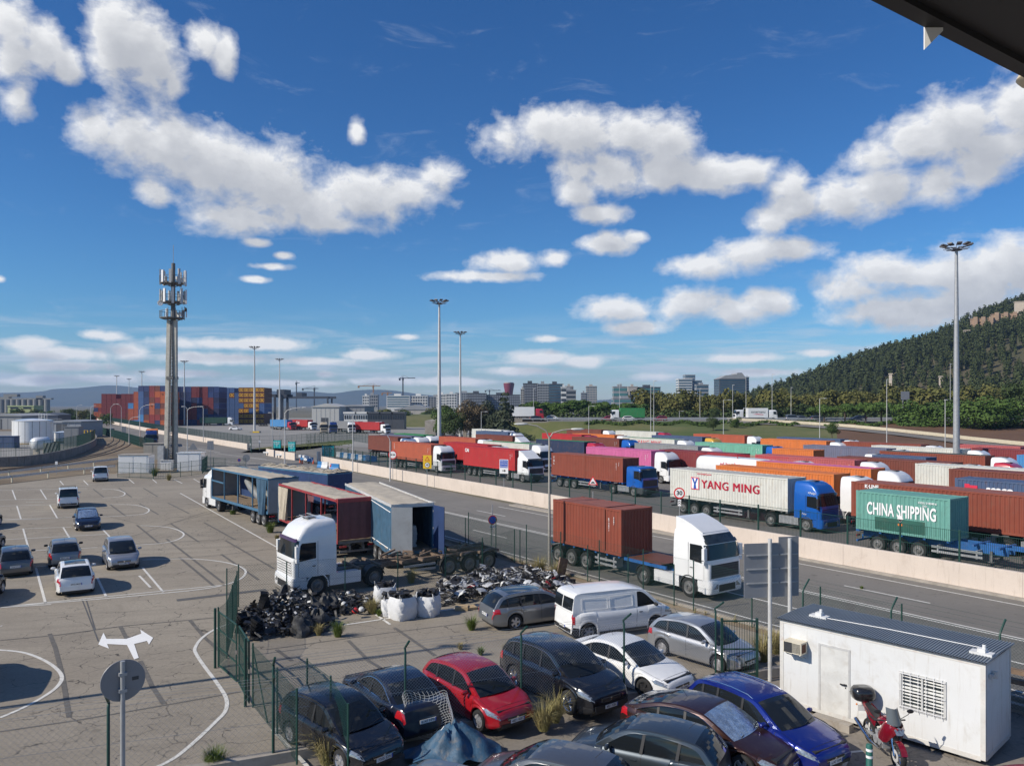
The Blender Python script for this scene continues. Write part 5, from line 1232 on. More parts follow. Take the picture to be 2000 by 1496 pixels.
# local x of last axle 1.0 ; steer axle 1.0+D ; near side is the left hand side (y +)
o = b-d*1.0-nl*1.22
Lt = 1.0+D-1.05-.45
t = curtain_trailer('blue framed curtain trailer with stripped sides behind the white cab at the left', (o.x, o.y, 0), rz, Lt, 3.85, BLF, CANV, axles=(1.0,2.2,3.4), seed=2)
tractor_parts(t, 'low', TW, Lt+.45, deflector=.55, tank=TW)
t['label'] = 'white lorry with a stripped blue framed curtain trailer, farthest left of the derelicts'; t['category'] = 'lorry'; t.name = 'derelict_lorry'
part('rear_board', MB().box(-.02, .06, -1.24, 1.24, 1.15, 3.75), GRYB, t)
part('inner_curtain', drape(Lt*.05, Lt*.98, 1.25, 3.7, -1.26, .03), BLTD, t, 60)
part('torn_curtain', drape(.15, 2.3, .95, 3.72, 1.30, .12, taper=.35, gather=.9), BLT, t, 60)
part('crossbar', MB().beam((Lt*.76, 1.24, 2.7), (Lt-.05, 1.24, 2.75), .09, .12), BLF, t)
def boat():
    mb = MB(); mb.tube([(3.0,.2,1.75),(4.2,.3,2.0),(5.6,.4,2.55),(6.6,.45,3.15),(7.0,.1,3.3),(6.8,-.35,3.1),(5.6,-.5,2.4),(4.2,-.5,1.9),(3.0,-.5,1.7)], [.3,.34,.34,.30,.26,.3,.34,.34,.3], 10)
    mb.grid([[Vector((x, y, z-.18)) for y in (-.45, .3)] for x, z in ((3.0,1.7),(4.2,1.9),(5.6,2.45),(6.6,3.05))]); return mb
bo = part('inflatable_boat', boat(), mat('grey_rubber_hull', (.20,.21,.21), .6, 0, .15, 2, dirt=.3), None, 50, loc=(o.x, o.y, 0), rot=(0, 0, rz)); bo.location = (o.x, o.y, 0); bo.rotation_euler = (0,0,rz); bo.scale = (1,1,1)
tag(bo, 'grey inflatable boat leaning on its stern inside the stripped blue trailer', 'boat')
for k in range(7):
    x = 4.6+.45*(k % 4)+rr.uniform(-.1,.1); y = .55+.25*(k//4); z = 1.27
    tt = thing('pallet', ('pale new wooden pallet on the trailer floor below the boat', 'weathered pallet lying flat behind the pale one', 'broken pallet near the torn blue curtain', 'dark pallet on the floor beside the frame post', 'tilted pallet board stack in the open trailer', 'short pallet piece at the trailer edge', 'pallet half under the grey boat')[k], 'pallet', (0,0,0))
    p = o+d*x+nl*y; tt.location = (p.x, p.y, z); tt.rotation_euler = (rr.uniform(-.1,.1), 0, rz+rr.uniform(-.5,.5)); tt['group'] = 'pallets in the open trailer'
    for q in range(5): part('slat', lambda: MB().box(-.5, .5, -.045, .045, .08, .10), PALW if k == 0 else WOOD, tt, key='slat', loc=(0, -.36+q*.18, 0))
    part('runner', lambda: MB().box(-.45,-.36,-.4,.4,0,.08).box(-.04,.04,-.4,.4,0,.08).box(.36,.45,-.4,.4,0,.08), WOOD, tt, key='runner')
# 2: blue trailer with sagging canvas behind (roof left end 480,912 .. right 648,935)
def tr_at(nrear, nfront, h):
    """near rear top corner / near front top corner photo points of a roof at height h"""
    a = at(*nrear, h); b = at(*nfront, h); return a, b
a, b = at(640, 926, 3.7), at(505, 911, 3.7); rz2 = ang(a, b); d2 = (b-a).normalized(); L2 = (b-a).length; print('t2', L2, rz2)
n2 = Vector((-d2.y, d2.x, 0)); o2 = Vector((a.x, a.y, 0))-n2*1.25
t = curtain_trailer('blue trailer with a sagging torn canvas roof, behind the other derelict trailers', (o2.x, o2.y, 0), rz2, L2, 3.7, BLF, CANV, seed=5)
part('rear_curtain', MB().box(-.03, .0, -1.25, 1.25, 1.1, 3.62), BLTD, t); part('side_curtain', drape(.05, L2-.1, 1.3, 3.6, 1.27, .06), BLTD, t, 60); part('far_curtain', drape(.05, L2-.1, 1.3, 3.6, -1.27, .04), BLTD, t, 60)
cr = MB(); 
for k in range(26):
    x = rr.uniform(.2, L2-.4); y = rr.uniform(-1, 1); cr.tube([(x, y-.3, 3.76), (x+rr.uniform(.1,.5), y, 3.95), (x+rr.uniform(.3,.9), y+.35, 3.78)], [.03,.09,.02], 5)
part('crumpled_canvas', cr, CANV, t, 70)
# 3: maroon trailer, rear door face towards the viewer between (668,968) and (740,968)
a = at(660, 978, 3.75); b = at(545, 945, 3.75); rz3 = ang(a, b); d3 = (b-a).normalized(); L3 = (b-a).length; print('t3', L3)
o3r = at(704, 970, 3.75); n3 = Vector((-d3.y, d3.x, 0)); o3 = Vector((a.x, a.y, 0))-n3*1.25
t = curtain_trailer('maroon framed trailer with open side and hanging beige curtains above the white tractor', (o3.x, o3.y, 0), rz3, L3, 3.75, MARF, CANV, seed=8)
part('rear_curtain', MB().grid([[Vector((-.05-.04*math.sin(k*1.7), -1.25+2.5*k/16, z)) for k in range(17)] for z in (1.3, 2.2, 3.0, 3.72)]), MAR, t, 60)
part('roof_valance', MB().box(-.10, .25, -1.29, 1.29, 3.62, 3.86), MARF, t)
part('beige_curtain', drape(L3-2.3, L3-.1, 1.25, 3.6, 1.30, .14, taper=.25, gather=L3-1.2), BEIC, t, 60)
part('blue_end_strip', MB().box(L3-.02, L3+.08, 1.18, 1.30, .9, 3.85), BLF, t)
part('torn_flap', drape(L3*.35, L3*.45, 3.2, 3.6, 1.3, .05, 6), MAR, t, 60)
for k in range(4):
    pn = part('sheet_panel', MB().box(-.05, .0, -.5, .5, 0, 1.1), ALUP, None); x = L3*.30+k*.22; p = o3+d3*x+n3*.7
    pn.location = (p.x, p.y, 1.28); pn.rotation_euler = (0, .35-.15*k, rz3); tag(pn, ('aluminium sheet leaning farthest left inside the maroon trailer', 'second leaning aluminium sheet in the maroon trailer', 'third leaning aluminium sheet in the maroon trailer', 'aluminium sheet standing nearest the maroon curtain')[k], 'metal sheet', 'sheets in the maroon trailer')
# 4: large blue trailer with open rear doors
a = at(740, 987, 3.95); a2 = at(872, 978, 3.95); b = at(650, 935, 3.95)
wdir = (a2-a).normalized(); rz4 = ang(a, at(640, 937, 3.95)); d4 = Vector((math.cos(rz4), math.sin(rz4), 0)); L4 = 13.2; n4 = Vector((-d4.y, d4.x, 0)); c = at(806, 983, 3.95); o4 = Vector((c.x, c.y, 0)); print('t4', (a2-a).length, rz4)
t = thing('curtain_trailer', 'long blue curtain trailer with both rear doors open and pale canvas roof', 'trailer', o4, rz4)
trailer_parts(t, L4, CHGR, axles=(1.6,2.9,4.2), deck=1.2, bars=False)
part('load_floor', MB().box(.02, L4, -1.25, 1.25, 1.2, 1.27), WOOD, t)
part('roof_canvas', wavy_roof(L4, 3.95, 1.27, .02, 9, 26), CANV, t, 60)
part('roof_rim', MB().beam((0,-1.27,3.86), (L4,-1.27,3.86), .05, .16).beam((0,1.27,3.86), (L4,1.27,3.86), .05, .16).beam((0,-1.27,3.84), (0,1.27,3.84), .08, .2), GALVL, t)
part('side_curtain', drape(.08, L4-.1, 1.0, 3.8, 1.27, .02, 60), BLT, t, 60); part('far_curtain', drape(.08, L4-.1, 1.0, 3.8, -1.27, .02, 60), BLT, t, 60)
part('white_stripe', MB().beam((.05,1.31,3.5), (6,1.31,3.72), .01, .05).beam((.05,1.31,1.35), (8,1.31,1.35), .01, .05), LETW, t)
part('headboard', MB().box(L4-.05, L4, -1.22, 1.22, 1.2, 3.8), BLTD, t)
part('rear_frame', MB().box(-.03,.08,-1.27,-1.19,1.1,3.85).box(-.03,.08,1.19,1.27,1.1,3.85).box(-.03,.05,-1.25,1.25,1.02,1.2), BLF, t)
dm = part('door', MB().box(-1.22, 0, -.02, .02, 1.1, 3.8), GRYB, t, label='open grey left door', loc=(-.03, 1.27, 0), rot=(0, 0, rad(62)))
dm = part('door', MB().box(-1.22, 0, -.02, .02, 1.1, 3.8), BLTD, t, label='open navy right door', loc=(-.03, -1.27, 0), rot=(0, 0, rad(12)))
part('hinge', MB().box(-.05,.02,-.03,.05,1.4,1.5).box(-.05,.02,-.03,.05,2.4,2.5).box(-.05,.02,-.03,.05,3.4,3.5), GALV, dm)
for k in range(9):
    bd = part('foam_board', MB().box(-.6, .6, -.55, .55, 0, .13), mat('white_foam', (.5,.52,.52), .8, 0, .08, 4), None); p = o4+d4*(1.3+rr.uniform(-.05,.05))+n4*(.1+rr.uniform(-.04,.04))
    bd.location = (p.x, p.y, 1.28+k*.14); bd.rotation_euler = (0,0,rz4+rr.uniform(-.05,.05)); tag(bd, 'white foam board, number %s from the bottom of the stack in the open trailer' % ('one','two','three','four','five','six','seven','eight','nine')[k], 'board', 'foam boards stacked in the open blue trailer')
# 5: big white tractor with a long skeletal trailer behind it, front to the left
fa = at(620, 1163); fb = at(752, 1140); rz5 = ang(at(955, 1112), fa); d5 = (fa-at(955,1112)).normalized(); n5 = Vector((-d5.y, d5.x, 0)); print('daf', (fa-fb).length, (fa-at(955,1112)).length)
Dt = (fa-at(955,1112)).length
# near side is the left hand side; last axle at x=1.0
o5 = fa-d5*(1.0+Dt)-n5*1.24; x0 = 1.0+Dt-1.05
t = thing('tractor_unit', 'tall white tractor unit with rusty skeletal trailer beside the scrap heap', 'lorry', (o5.x, o5.y, 0), rz5)
tractor_parts(t, 'high', TW, x0, tank=TW, wcol=mat('purple_visor', (.05,.015,.06), .2, 0, 0), grille='own', rails=CHGR)
RUSTM = mat('rusty_steel', (.20,.14,.10), .8, .1, .3, 4, dirt=.6, dirtcol=(.30,.24,.18), dscale=6)
def skel():
    mb = MB()
    for y in (-.5,.4): mb.box(.1, x0-.8, y, y+.12, .82, 1.08)
    for k in range(8): x = .3+k*(x0-1.6)/7; mb.box(x-.06, x+.06, -1.2, 1.2, 1.0, 1.14)
    for y in (-1.0, .85): mb.box(.3, 5.4, y, y+.1, 1.08, 1.15)
    return mb
part('trailer_frame', skel(), RUSTM, t)
truck_wheels(t, (1.0, 2.35, 3.7), False)
part('mudguards', MB().grid([[Vector((1.0+.62*math.cos(rad(a)), y, .52+.62*math.sin(rad(a)))) for y in (.84, 1.24)] for a in range(10, 171, 16)]).grid([[Vector((2.35+.62*math.cos(rad(a)), y, .52+.62*math.sin(rad(a)))) for y in (.84, 1.24)] for a in range(10, 171, 16)]).grid([[Vector((3.7+.62*math.cos(rad(a)), y, .52+.62*math.sin(rad(a)))) for y in (.84, 1.24)] for a in range(10, 171, 16)]), BLACKP, t, 50)
part('side_guard', MB().box(4.6, 6.6, 1.18, 1.22, .5, .62).box(4.6, 6.6, 1.18, 1.22, .76, .88), GALV, t)
lb = MB()
for k in range(34):
    x = rr.uniform(.3, 7.2); y = rr.uniform(-.9, 1.0); a = rr.uniform(0, 3.1); l = rr.uniform(.15, .5); lb.box(-l, l, -.06, .06, 0, .09, Matrix.Translation((x, y, 1.16+rr.uniform(0,.15))) @ Matrix.Rotation(a, 4, 'Z') @ Matrix.Rotation(rr.uniform(-.3,.3), 4, 'Y'))
part('loose_scrap', lb, RUSTM, t, stuff=True)
ra = MB().beam((x0+.7,-.5,3.98), (x0+1.5,-.5,3.86), .03).beam((x0+.7,.5,3.98), (x0+1.5,.5,3.86), .03).beam((x0+.9,-.6,3.97), (x0+.9,.6,3.97), .04).beam((x0+1.3,-.6,3.9), (x0+1.3,.6,3.9), .04)
part('roof_bar', ra, GALV, t)
# ---------------------------------------------------------------- scrap heap
BLKS = mat('black_scrap_plastic', (.02,.02,.022), .42, 0, .4, 6, dirt=.3, dirtcol=(.12,.12,.12), dscale=9); GRS = mat('grey_scrap', (.42,.43,.44), .5, .2, .4, 6, dirt=.4); REDS = mat('red_scrap_plastic', (.4,.02,.02), .4, 0, .1); WHS = mat('white_scrap_plastic', (.6,.61,.6), .5, 0, .2, 5, dirt=.3)
def in_poly(P, x, y):
    c = False; j = len(P)-1
    for i in range(len(P)):
        if (P[i].y > y) != (P[j].y > y) and x < (P[j].x-P[i].x)*(y-P[i].y)/(P[j].y-P[i].y)+P[i].x: c = not c
        j = i
    return c
def heap(mb, poly_px, n, h, size=(.08,.3), seed=1, kinds='bts'):
    r = random.Random(seed); P = [at(*p) for p in poly_px]; xs = [p.x for p in P]; ys = [p.y for p in P]; cx = sum(xs)/len(xs); cy = sum(ys)/len(ys); k = 0
    rx = (max(xs)-min(xs))/2; ry = (max(ys)-min(ys))/2
    while k < n:
        x = r.uniform(min(xs), max(xs)); y = r.uniform(min(ys), max(ys))
        if not in_poly(P, x, y): continue
        e = max(0, 1-((x-cx)/rx)**2*.8-((y-cy)/ry)**2*.8); z = r.random()*h*e**.6*(.75+.35*math.sin(x*2.1+y))
        M = Matrix.Translation((x, y, z+.05)) @ Matrix.Rotation(r.uniform(0,6.3), 4, 'Z') @ Matrix.Rotation(r.uniform(-1.2,1.2), 4, 'X') @ Matrix.Rotation(r.uniform(-.6,.6), 4, 'Y')
        s = r.uniform(*size); t = r.choice(kinds)
        if t == 'b': mb.box(-s, s, -s*.55, s*.55, -s*.2, s*.2, M)
        elif t == 't': mb.tube([M @ Vector((-s*1.8,0,0)), M @ Vector((0,s*.5,.03)), M @ Vector((s*1.6,-s*.2,.0))], s*.12, 5)
        elif t == 's':
            rows = []
            for i in range(4):
                rows.append([M @ Vector((s*1.1*math.cos(1.2*i/3*2-1.2), s*(j-1)*.8, s*.5*math.cos(j-1)*math.cos(i-1.5))) for j in range(4)])
            mb.grid(rows)
        elif t == 'w': mb.lathe([(s*.5,-s*.15),(s*.62,0),(s*.5,s*.15),(s*.4,0),(s*.5,-s*.15)], 9, M)
        k += 1
mb = MB(); heap(mb, [(462,1215),(470,1252),(560,1245),(640,1232),(660,1195),(600,1165),(540,1160)], 1100, .95, (.08,.22), 4, 'bssbst'); tag(part('scrap_heap', mb, BLKS, None, 30, stuff=False), 'black heap of plastic scooter panels behind the green gate', 'scrap heap')
COL.objects[-1]['kind'] = 'stuff'
mb = MB(); heap(mb, [(640,1205),(740,1196),(790,1172),(700,1165),(600,1172)], 420, .55, (.06,.2), 5, 'bttw'); tag(part('scrap_heap', mb, BLKS), 'tangle of black scooter forks and frames in the middle of the scrap strip', 'scrap heap', kind='stuff')
mb = MB(); heap(mb, [(860,1185),(940,1172),(1100,1165),(1125,1140),(1050,1118),(930,1125),(850,1150)], 1100, .85, (.07,.24), 6, 'bttw'); tag(part('scrap_heap', mb, BLKS), 'wide heap of dismantled black scooters below the skeletal trailer', 'scrap heap', kind='stuff')
mb = MB(); heap(mb, [(860,1180),(940,1168),(1100,1160),(1115,1140),(1050,1120),(930,1128),(850,1152)], 420, .95, (.06,.20), 7, 'bts'); tag(part('scrap_metal', mb, GRS), 'bare metal engine pieces strewn over the wide scooter heap', 'scrap metal', kind='stuff')
mb = MB(); heap(mb, [(470,1240),(560,1240),(650,1215),(600,1175),(500,1190)], 130, 1.2, (.03,.09), 8, 'b'); tag(part('scrap_metal', mb, GRS), 'small shiny fittings scattered over the black heap by the gate', 'scrap metal', kind='stuff')
def lump(r, seed, sx=1, sy=1, sz=1, folds=.12):
    q = random.Random(seed); ph = [q.uniform(0, 6) for _ in range(6)]; mb = MB(); rows = []
    for i in range(11):
        a = math.pi*i/20; row = []
        for k in range(20):
            b = 2*math.pi*k/20; rr_ = r*(1+folds*math.sin(3*b+ph[0]+i*.4)*math.sin(a*3+ph[1])+folds*.6*math.sin(7*b+ph[2])*math.cos(a*5+ph[3]))
            row.append(Vector((sx*rr_*math.sin(a+.02)*math.cos(b), sy*rr_*math.sin(a+.02)*math.sin(b), sz*rr_*math.cos(a))))
        rows.append(row)
    return mb.grid(rows, close=True)
for i, (px, py, r_, lb_) in enumerate([(560,1192,.62,'dark rubber sheet bundle on top of the black heap'),(606,1205,.60,'grey rubber seat cover pile in front of the white tractor wheel'),(640,1192,.55,'upright curled rubber mat at the right of the black heap'),(588,1238,.52,'ribbed rubber mat curling at the foot of the black heap'),(622,1222,.50,'crumpled charcoal rubber sheet right of the ribbed mat')]):
    p = at(px, py); o = part('rubber_bundle', lump(r_, i, 1, 1, 1.35 if i != 0 else 1.7, .2), mat('charcoal_rubber', (.035,.036,.037), .6, 0, .3, 4, bump=.6, bscale=10), None, 40, loc=(p.x, p.y, 0)); tag(o, lb_, 'rubber bundle', 'rubber bundles on the scrap heap')
for i, (px, py) in enumerate([(472,1240),(500,1246),(516,1215)]):
    t = thing('crate_stack', ('slanted stack of black trays nearest the gate', 'stack of black nested trays at the heap foot', 'tall upright stack of black nested trays on the heap')[i], 'tray stack', at(px, py), .5*i, 'tray stacks on the scrap heap'); t.scale = (.75, .75, .72)
    for k in range(9): part('tray', lambda: MB().grid([[Vector((x*s, y*s, z)) for x, y in ((-.3,-.22),(.3,-.22),(.3,.22),(-.3,.22))] for s, z in ((.8,0),(1,.16),(1.05,.16),(1.05,.13))], close=True).box(-.24,.24,-.17,.17,0,.01), BLKS, t, key='tray', loc=(0, .03*k if i == 0 else 0, (.2 if i < 2 else .9)+.10*k), rot=(.5 if i < 2 else .15, .1*(k % 2), .12*k))
# helmets
names = ['white helmet with a dark visor', 'black helmet', 'white helmet', 'white helmet lying on its side', 'grey helmet', 'red and white helmet', 'small white helmet', 'white open helmet', 'dark grey helmet', 'pale yellow green helmet', 'white helmet half buried', 'scuffed white helmet']
spots = [(692,1165),(683,1172),(672,1180),(690,1184),(704,1180),(694,1192),(655,1168),(665,1172),(716,1172),(664,1163),(706,1190),(680,1160)]
poss = ['at the back of the helmet pile', 'left of the top helmet', 'at the left edge of the pile', 'in the centre of the pile', 'at the right edge of the pile', 'at the front of the pile', 'farthest left near the tractor wheel', 'beside the farthest left one', 'next to the dry grass tuft', 'behind the tractor side skirt', 'front right of the pile', 'closest to the tractor side skirt']
for i, (px, py) in enumerate(spots):
    hm = MB().lathe([(.001,.14),(.07,.13),(.12,.07),(.14,0),(.135,-.07),(.11,-.12),(.10,-.12)], 14); mm = REDS if i == 5 else (BLKS if i in (1,) else (GRS if i in (4,8) else WHS))
    t = part('helmet', hm, mm, None, 40, loc=at(px, py, .15+.1*(i % 3)), rot=(rr.uniform(-1,1), rr.uniform(-1,1), rr.uniform(0,6))); tag(t, names[i]+' '+poss[i], 'helmet', 'helmets on the scrap strip')
    part('visor', MB().lathe([(.143,.03),(.146,-.05)], 14), GLASS, t)
# white and red fairings on the big heap
for i in range(26):
    px = rr.uniform(880, 1100); py = rr.uniform(1128, 1160)+ (1100-px)*.02
    t = part('fairing', (lambda s: MB().grid([[Vector((.35*math.cos(u), .16*(v-1)*1.1, .16*math.sin(u)*(1-.3*abs(v-1)))) for v in (0,.5,1,1.5,2)] for u in [.2+.5*k for k in range(5)]]))(0), [WHS, GRS, WHS, BLKS, GRS][i % 5] if i % 12 else REDS, None, 50, loc=at(px, py, .35+rr.uniform(0,.3)), rot=(rr.uniform(-.8,.8), rr.uniform(-.6,.6), rr.uniform(0,6)))
    tag(t, 'loose scooter fairing lying on the wide scooter heap', 'scooter fairing', 'fairings on the scooter heap')
# big bags
BAG = mat('white_woven_bag', (.62,.63,.64), .7, 0, .08, 3, bump=.7, bscale=7, dirt=.12)
for i, (px, py, s, lb_) in enumerate([(752,1180,1.0,'white bulk bag leaning at the back of the bag group'),(786,1206,1.08,'large white bulk bag in front with folded sides'),(836,1200,1.0,'white bulk bag on the right with a loose red strap'),(765,1200,.9,'partly hidden white bulk bag left of the large one')]):
    p = at(px, py); t = thing('bulk_bag', lb_, 'bulk bag', (p.x, p.y, 0), .3+i*.5, 'white bulk bags by the tractor')
    def bag():
        mb = MB(); rows = []; q = random.Random(i)
        for j in range(9):
            z = .92*s*j/8; f = 1+.13*math.sin(math.pi*j/8)-.05*(j == 8)
            rows.append([Vector((.47*s*f*math.copysign(abs(math.cos(a))**.55, math.cos(a))+.035*math.sin(a*9+j*1.3+i), .47*s*f*math.copysign(abs(math.sin(a))**.55, math.sin(a))+.035*math.cos(a*7+j*1.7), z)) for a in [2*math.pi*k/28 for k in range(28)]])
        mb.grid(rows, close=True); return mb
    part('bag_body', bag(), BAG, t, 50)
    fi = MB(); q = random.Random(20+i)
    for k in range(70):
        M = Matrix.Translation((q.uniform(-.38,.38)*s, q.uniform(-.38,.38)*s, .86*s+q.uniform(-.1,.26))) @ Matrix.Rotation(q.uniform(0,6), 4, 'Z') @ Matrix.Rotation(q.uniform(-1,1), 4, 'X'); e = q.uniform(.05,.15); fi.box(-e, e, -e*.5, e*.5, -e*.3, e*.3, M)
    part('scrap_fill', fi, BLKS, t, stuff=True)
    for k, (sx, sy) in enumerate(((1,1),(1,-1),(-1,1),(-1,-1))): part('lifting_loop', MB().tube([(.42*s*sx,.42*s*sy,.85*s),(.46*s*sx,.40*s*sy,1.08*s),(.34*s*sx,.44*s*sy,.88*s)], .02, 5), REDS if i == 2 and k == 0 else BAG, t)
p = at(910, 1190); o = part('cardboard_scrap', MB().box(-.5,.1,-.25,.25,0,.18).box(.0,.5,-.2,.3,.02,.12, Matrix.Rotation(.4, 4, 'Z')), PALW, None, loc=p); tag(o, 'torn cardboard and white plastic on the ground left of the grey estate', 'litter')
p = at(1102, 1152); o = part('plastic_bundle', lump(.42, 9, 1.1, 1, 1.0, .25), mat('clear_plastic_wrap', (.5,.5,.47), .3, 0, .3, 6, bump=1, bscale=9), None, 40, loc=p); tag(o, 'bundle of crumpled clear plastic beside the white van', 'plastic bundle')
p = at(1094, 1128); o = part('broken_board', MB().box(-.35,.35,-.04,.04,0,1.1, Matrix.Rotation(.3, 4, 'Y')), RUSTM, None, loc=p, rot=(0,0,.8)); tag(o, 'broken upright board by the lamp post base', 'board')
# tarpaulin over a wreck by the kerb fence
p = at(885, 1475); t = thing('tarpaulin', 'tattered blue tarpaulin draped over a frame by the kerb fence', 'tarpaulin', (p.x, p.y, 0), .5); t.scale = (.8, .85, .72)
part('tarp_sheet', MB().grid([[Vector((x*1.5+.06*math.sin(9*y), y*1.05+.06*math.sin(8*x), max(.02, 1.15*math.exp(-(x*x*2.2+y*y*1.6))*(1+.16*math.sin(7*math.atan2(y, x+.01)))+.30*math.exp(-((x-.7)**2+(y+.3)**2)*5)+.05*math.sin(11*x+5*y)))) for x in [k/14-1 for k in range(29)]] for y in [k/12-1 for k in range(25)]]), mat('faded_blue_tarp', (.03,.085,.15), .6, 0, .4, 2, bump=1, bscale=7, dirt=.8, dirtcol=(.17,.15,.13), dscale=2.5), t, 75)
sm = MB()
for k in range(9): a = k*.7; sm.tube([(1.1*math.cos(a), .8*math.sin(a), 0), (.8*math.cos(a+.1), .6*math.sin(a+.1), .8), (.2*math.cos(a), .15*math.sin(a), 1.24)], .02, 5)
part('frame_rod', MB().tube([(-1.1,.2,.1),(-.3,.1,1.15),(.9,-.3,.1)], .015, 5), GALV, t)
t = thing('wire_roll', 'loose roll of bent chain link mesh left of the blue tarpaulin', 'wire roll', at(835, 1450))
w = MB(); rr2 = random.Random(2)
for k in range(18):
    z = .05+k*.075; w.tube([Vector((.65*math.cos(a)+.10*math.sin(z*3), .35*math.sin(a), z+.12*math.sin(3*a))) for a in [3.4*q/12-.2 for q in range(13)]], .007, 3, False)
for k in range(18):
    a = 3.4*k/17-.2; w.tube([Vector((.65*math.cos(a+.12*math.sin(z*9))+.10*math.sin(z*3), .35*math.sin(a), z)) for z in [.05+1.3*q/16 for q in range(17)]], .007, 3, False)
part('rolled_mesh', w, GALVL, t)
# ---------------------------------------------------------------- white site cabin
CABW = mat('cabin_white_sheet', (.66,.67,.67), .55, 0, .04, .6, dirt=.35, dirtcol=(.40,.36,.30), dscale=1.2, streak=.5); CABR = mat('cabin_roof_sheet', (.22,.25,.28), .5, .2, .08, 1); CABF = mat('cabin_frame_rusty', (.60,.59,.56), .6, 0, .1, 2, dirt=.35, dirtcol=(.30,.12,.05), dscale=4)
zl = -.15; Hc = 2.84
fl = at(1530, 1378, zl+.15); fr = at(1897, 1490, zl+.15)
dc = (fr-fl).normalized(); rzc = math.atan2(dc.y, dc.x); LC_ = 5.95; WC = 2.35
fl = fr-dc*LC_+Vector((.42, .05, 0))
t = thing('site_cabin', 'white portable site cabin with grey ribbed roof, door and barred window', 'cabin', (fl.x, fl.y, zl), rzc)
cw = CABW
part('front_wall', MB().box(.10, 1.32, 0, .05, .25, Hc-.1).box(2.27, 3.75, 0, .05, .25, Hc-.1).box(4.95, LC_-.10, 0, .05, .25, Hc-.1).box(3.75, 4.95, 0, .05, .25, 1.05).box(3.75, 4.95, 0, .05, 2.05, Hc-.1).box(1.32, 2.27, 0, .05, 2.30, Hc-.1), cw, t)
part('end_wall', MB().box(LC_-.06, LC_-.01, .1, WC-.1, .25, Hc-.1), cw, t); part('end_wall', MB().box(.01, .06, .1, WC-.1, .25, Hc-.1), cw, t); part('rear_wall', MB().box(.1, LC_-.1, WC-.06, WC-.01, .25, Hc-.1), cw, t)
fm = MB()
for x in (0, LC_-.12):
    for y in (-.012, WC-.11): fm.box(x-.003, x+.123, y, y+.12, .18, Hc)
for z0 in (.14, Hc-.12):
    fm.box(.12, LC_-.12, -.010, .11, z0, z0+.13); fm.box(.12, LC_-.12, WC-.11, WC+.01, z0, z0+.13)
    for x in (0.0, LC_-.12): fm.box(x, x+.12, .11, WC-.11, z0, z0+.13)
part('frame', fm, CABF, t)
rb = MB(); n = 78
for k in range(n):
    x = -.08+(LC_+.16)*k/n; w = (LC_+.16)/n
    rows = [[Vector((x+dx, y, z+dz)) for y, z in ((-.13, Hc+.02), (WC/2, Hc+.06), (WC+.12, Hc+.02))] for dx, dz in ((0,0),(w*.25,.0),(w*.35,.028),(w*.75,.028),(w*.85,0),(w,0))]; rb.grid(rows)
part('roof', rb, CABR, t); part('roof_edge', MB().box(-.06, LC_+.06, -.10, -.012, Hc-.0, Hc+.02).box(-.06, LC_+.06, 0, WC, Hc-.0, Hc+.019), DKG, t)
part('roof_cable', MB().tube([(0.8,.8,Hc+.09),(3,1.0,Hc+.10),(5.6,1.1,Hc+.09)], .012, 5), LETW, t)
for x, y in ((.9,.9),(5.7,.6)): part('roof_vent', MB().box(x-.28, x+.28, y-.16, y+.16, Hc+.05, Hc+.12).box(x-.1, x+.1, y-.1, y+.1, Hc+.12, Hc+.22).lathe([(.05,0),(.05,.14),(.03,.16)], 8, Matrix.Translation((x+.05, y, Hc+.17))), CABW, t)
dr = part('door', MB().box(1.36, 2.23, -.012, .045, .27, 2.28), mat('cabin_door_grime', (.60,.60,.58), .55, 0, .12, 1.6, dirt=.4, dirtcol=(.40,.36,.30), dscale=2.5), t)
part('door_frame', MB().box(1.30, 1.36, -.022, .05, .25, 2.34).box(2.23, 2.29, -.022, .05, .25, 2.34).box(1.36, 2.23, -.022, .05, 2.28, 2.34), GALVL, t); part('handle', MB().box(2.10, 2.19, -.06, -.012, 1.22, 1.26).box(2.0, 2.13, -.07, -.05, 1.22, 1.26), BLACKP, dr); part('keyhole', MB().box(2.14, 2.17, -.02, -.011, 1.12, 1.17), BLACKP, dr)
wf = part('window_frame', MB().box(3.72, 3.79, -.03, .05, 1.02, 2.08).box(4.91, 4.98, -.03, .05, 1.02, 2.08).box(3.79, 4.91, -.03, .05, 1.02, 1.09).box(3.79, 4.91, -.03, .05, 2.01, 2.08).box(4.32, 4.37, -.02, .045, 1.09, 2.01), GALVL, t)
part('pane', MB().box(3.79, 4.91, .03, .04, 1.09, 2.01), GLASS2, wf)
sh = MB()
for k in range(9):
    z = 1.14+k*.098
    sh.add([(3.80,.012,z-.012+.02*math.sin(k)),(4.90,.012,z+.02*math.sin(k*2)),(4.90,.024,z+.042+.01*math.sin(k*3)),(3.80,.024,z+.030)], [(0,1,2,3)])
part('blind_slats', sh, mat('blind_white', (.6,.6,.57), .6, 0, .15, 5), wf)
for k in range(6): part('security_bar', lambda: MB().cyl((0,-.055,.98), (0,-.055,2.12), .008, 6), LETW, wf, key='sbar', loc=(3.83+k*.21, 0, 0))
part('bar_rail', MB().box(3.74, 4.96, -.066, -.052, 1.07, 1.085).box(3.74, 4.96, -.066, -.052, 2.03, 2.045).box(3.74, 4.96, -.066, -.052, 1.55, 1.562), LETW, wf)
ac = part('air_conditioner', MB().box(.33, .93, -.42, .02, 1.93, 2.30), mat('cream_metal', (.62,.57,.45), .5, 0, .1, 3, dirt=.4, dirtcol=(.3,.15,.07), dscale=5), t)
gl = MB()
for k in range(9): gl.box(.36, .90, -.432, -.42, 1.97+k*.034, 1.985+k*.034)
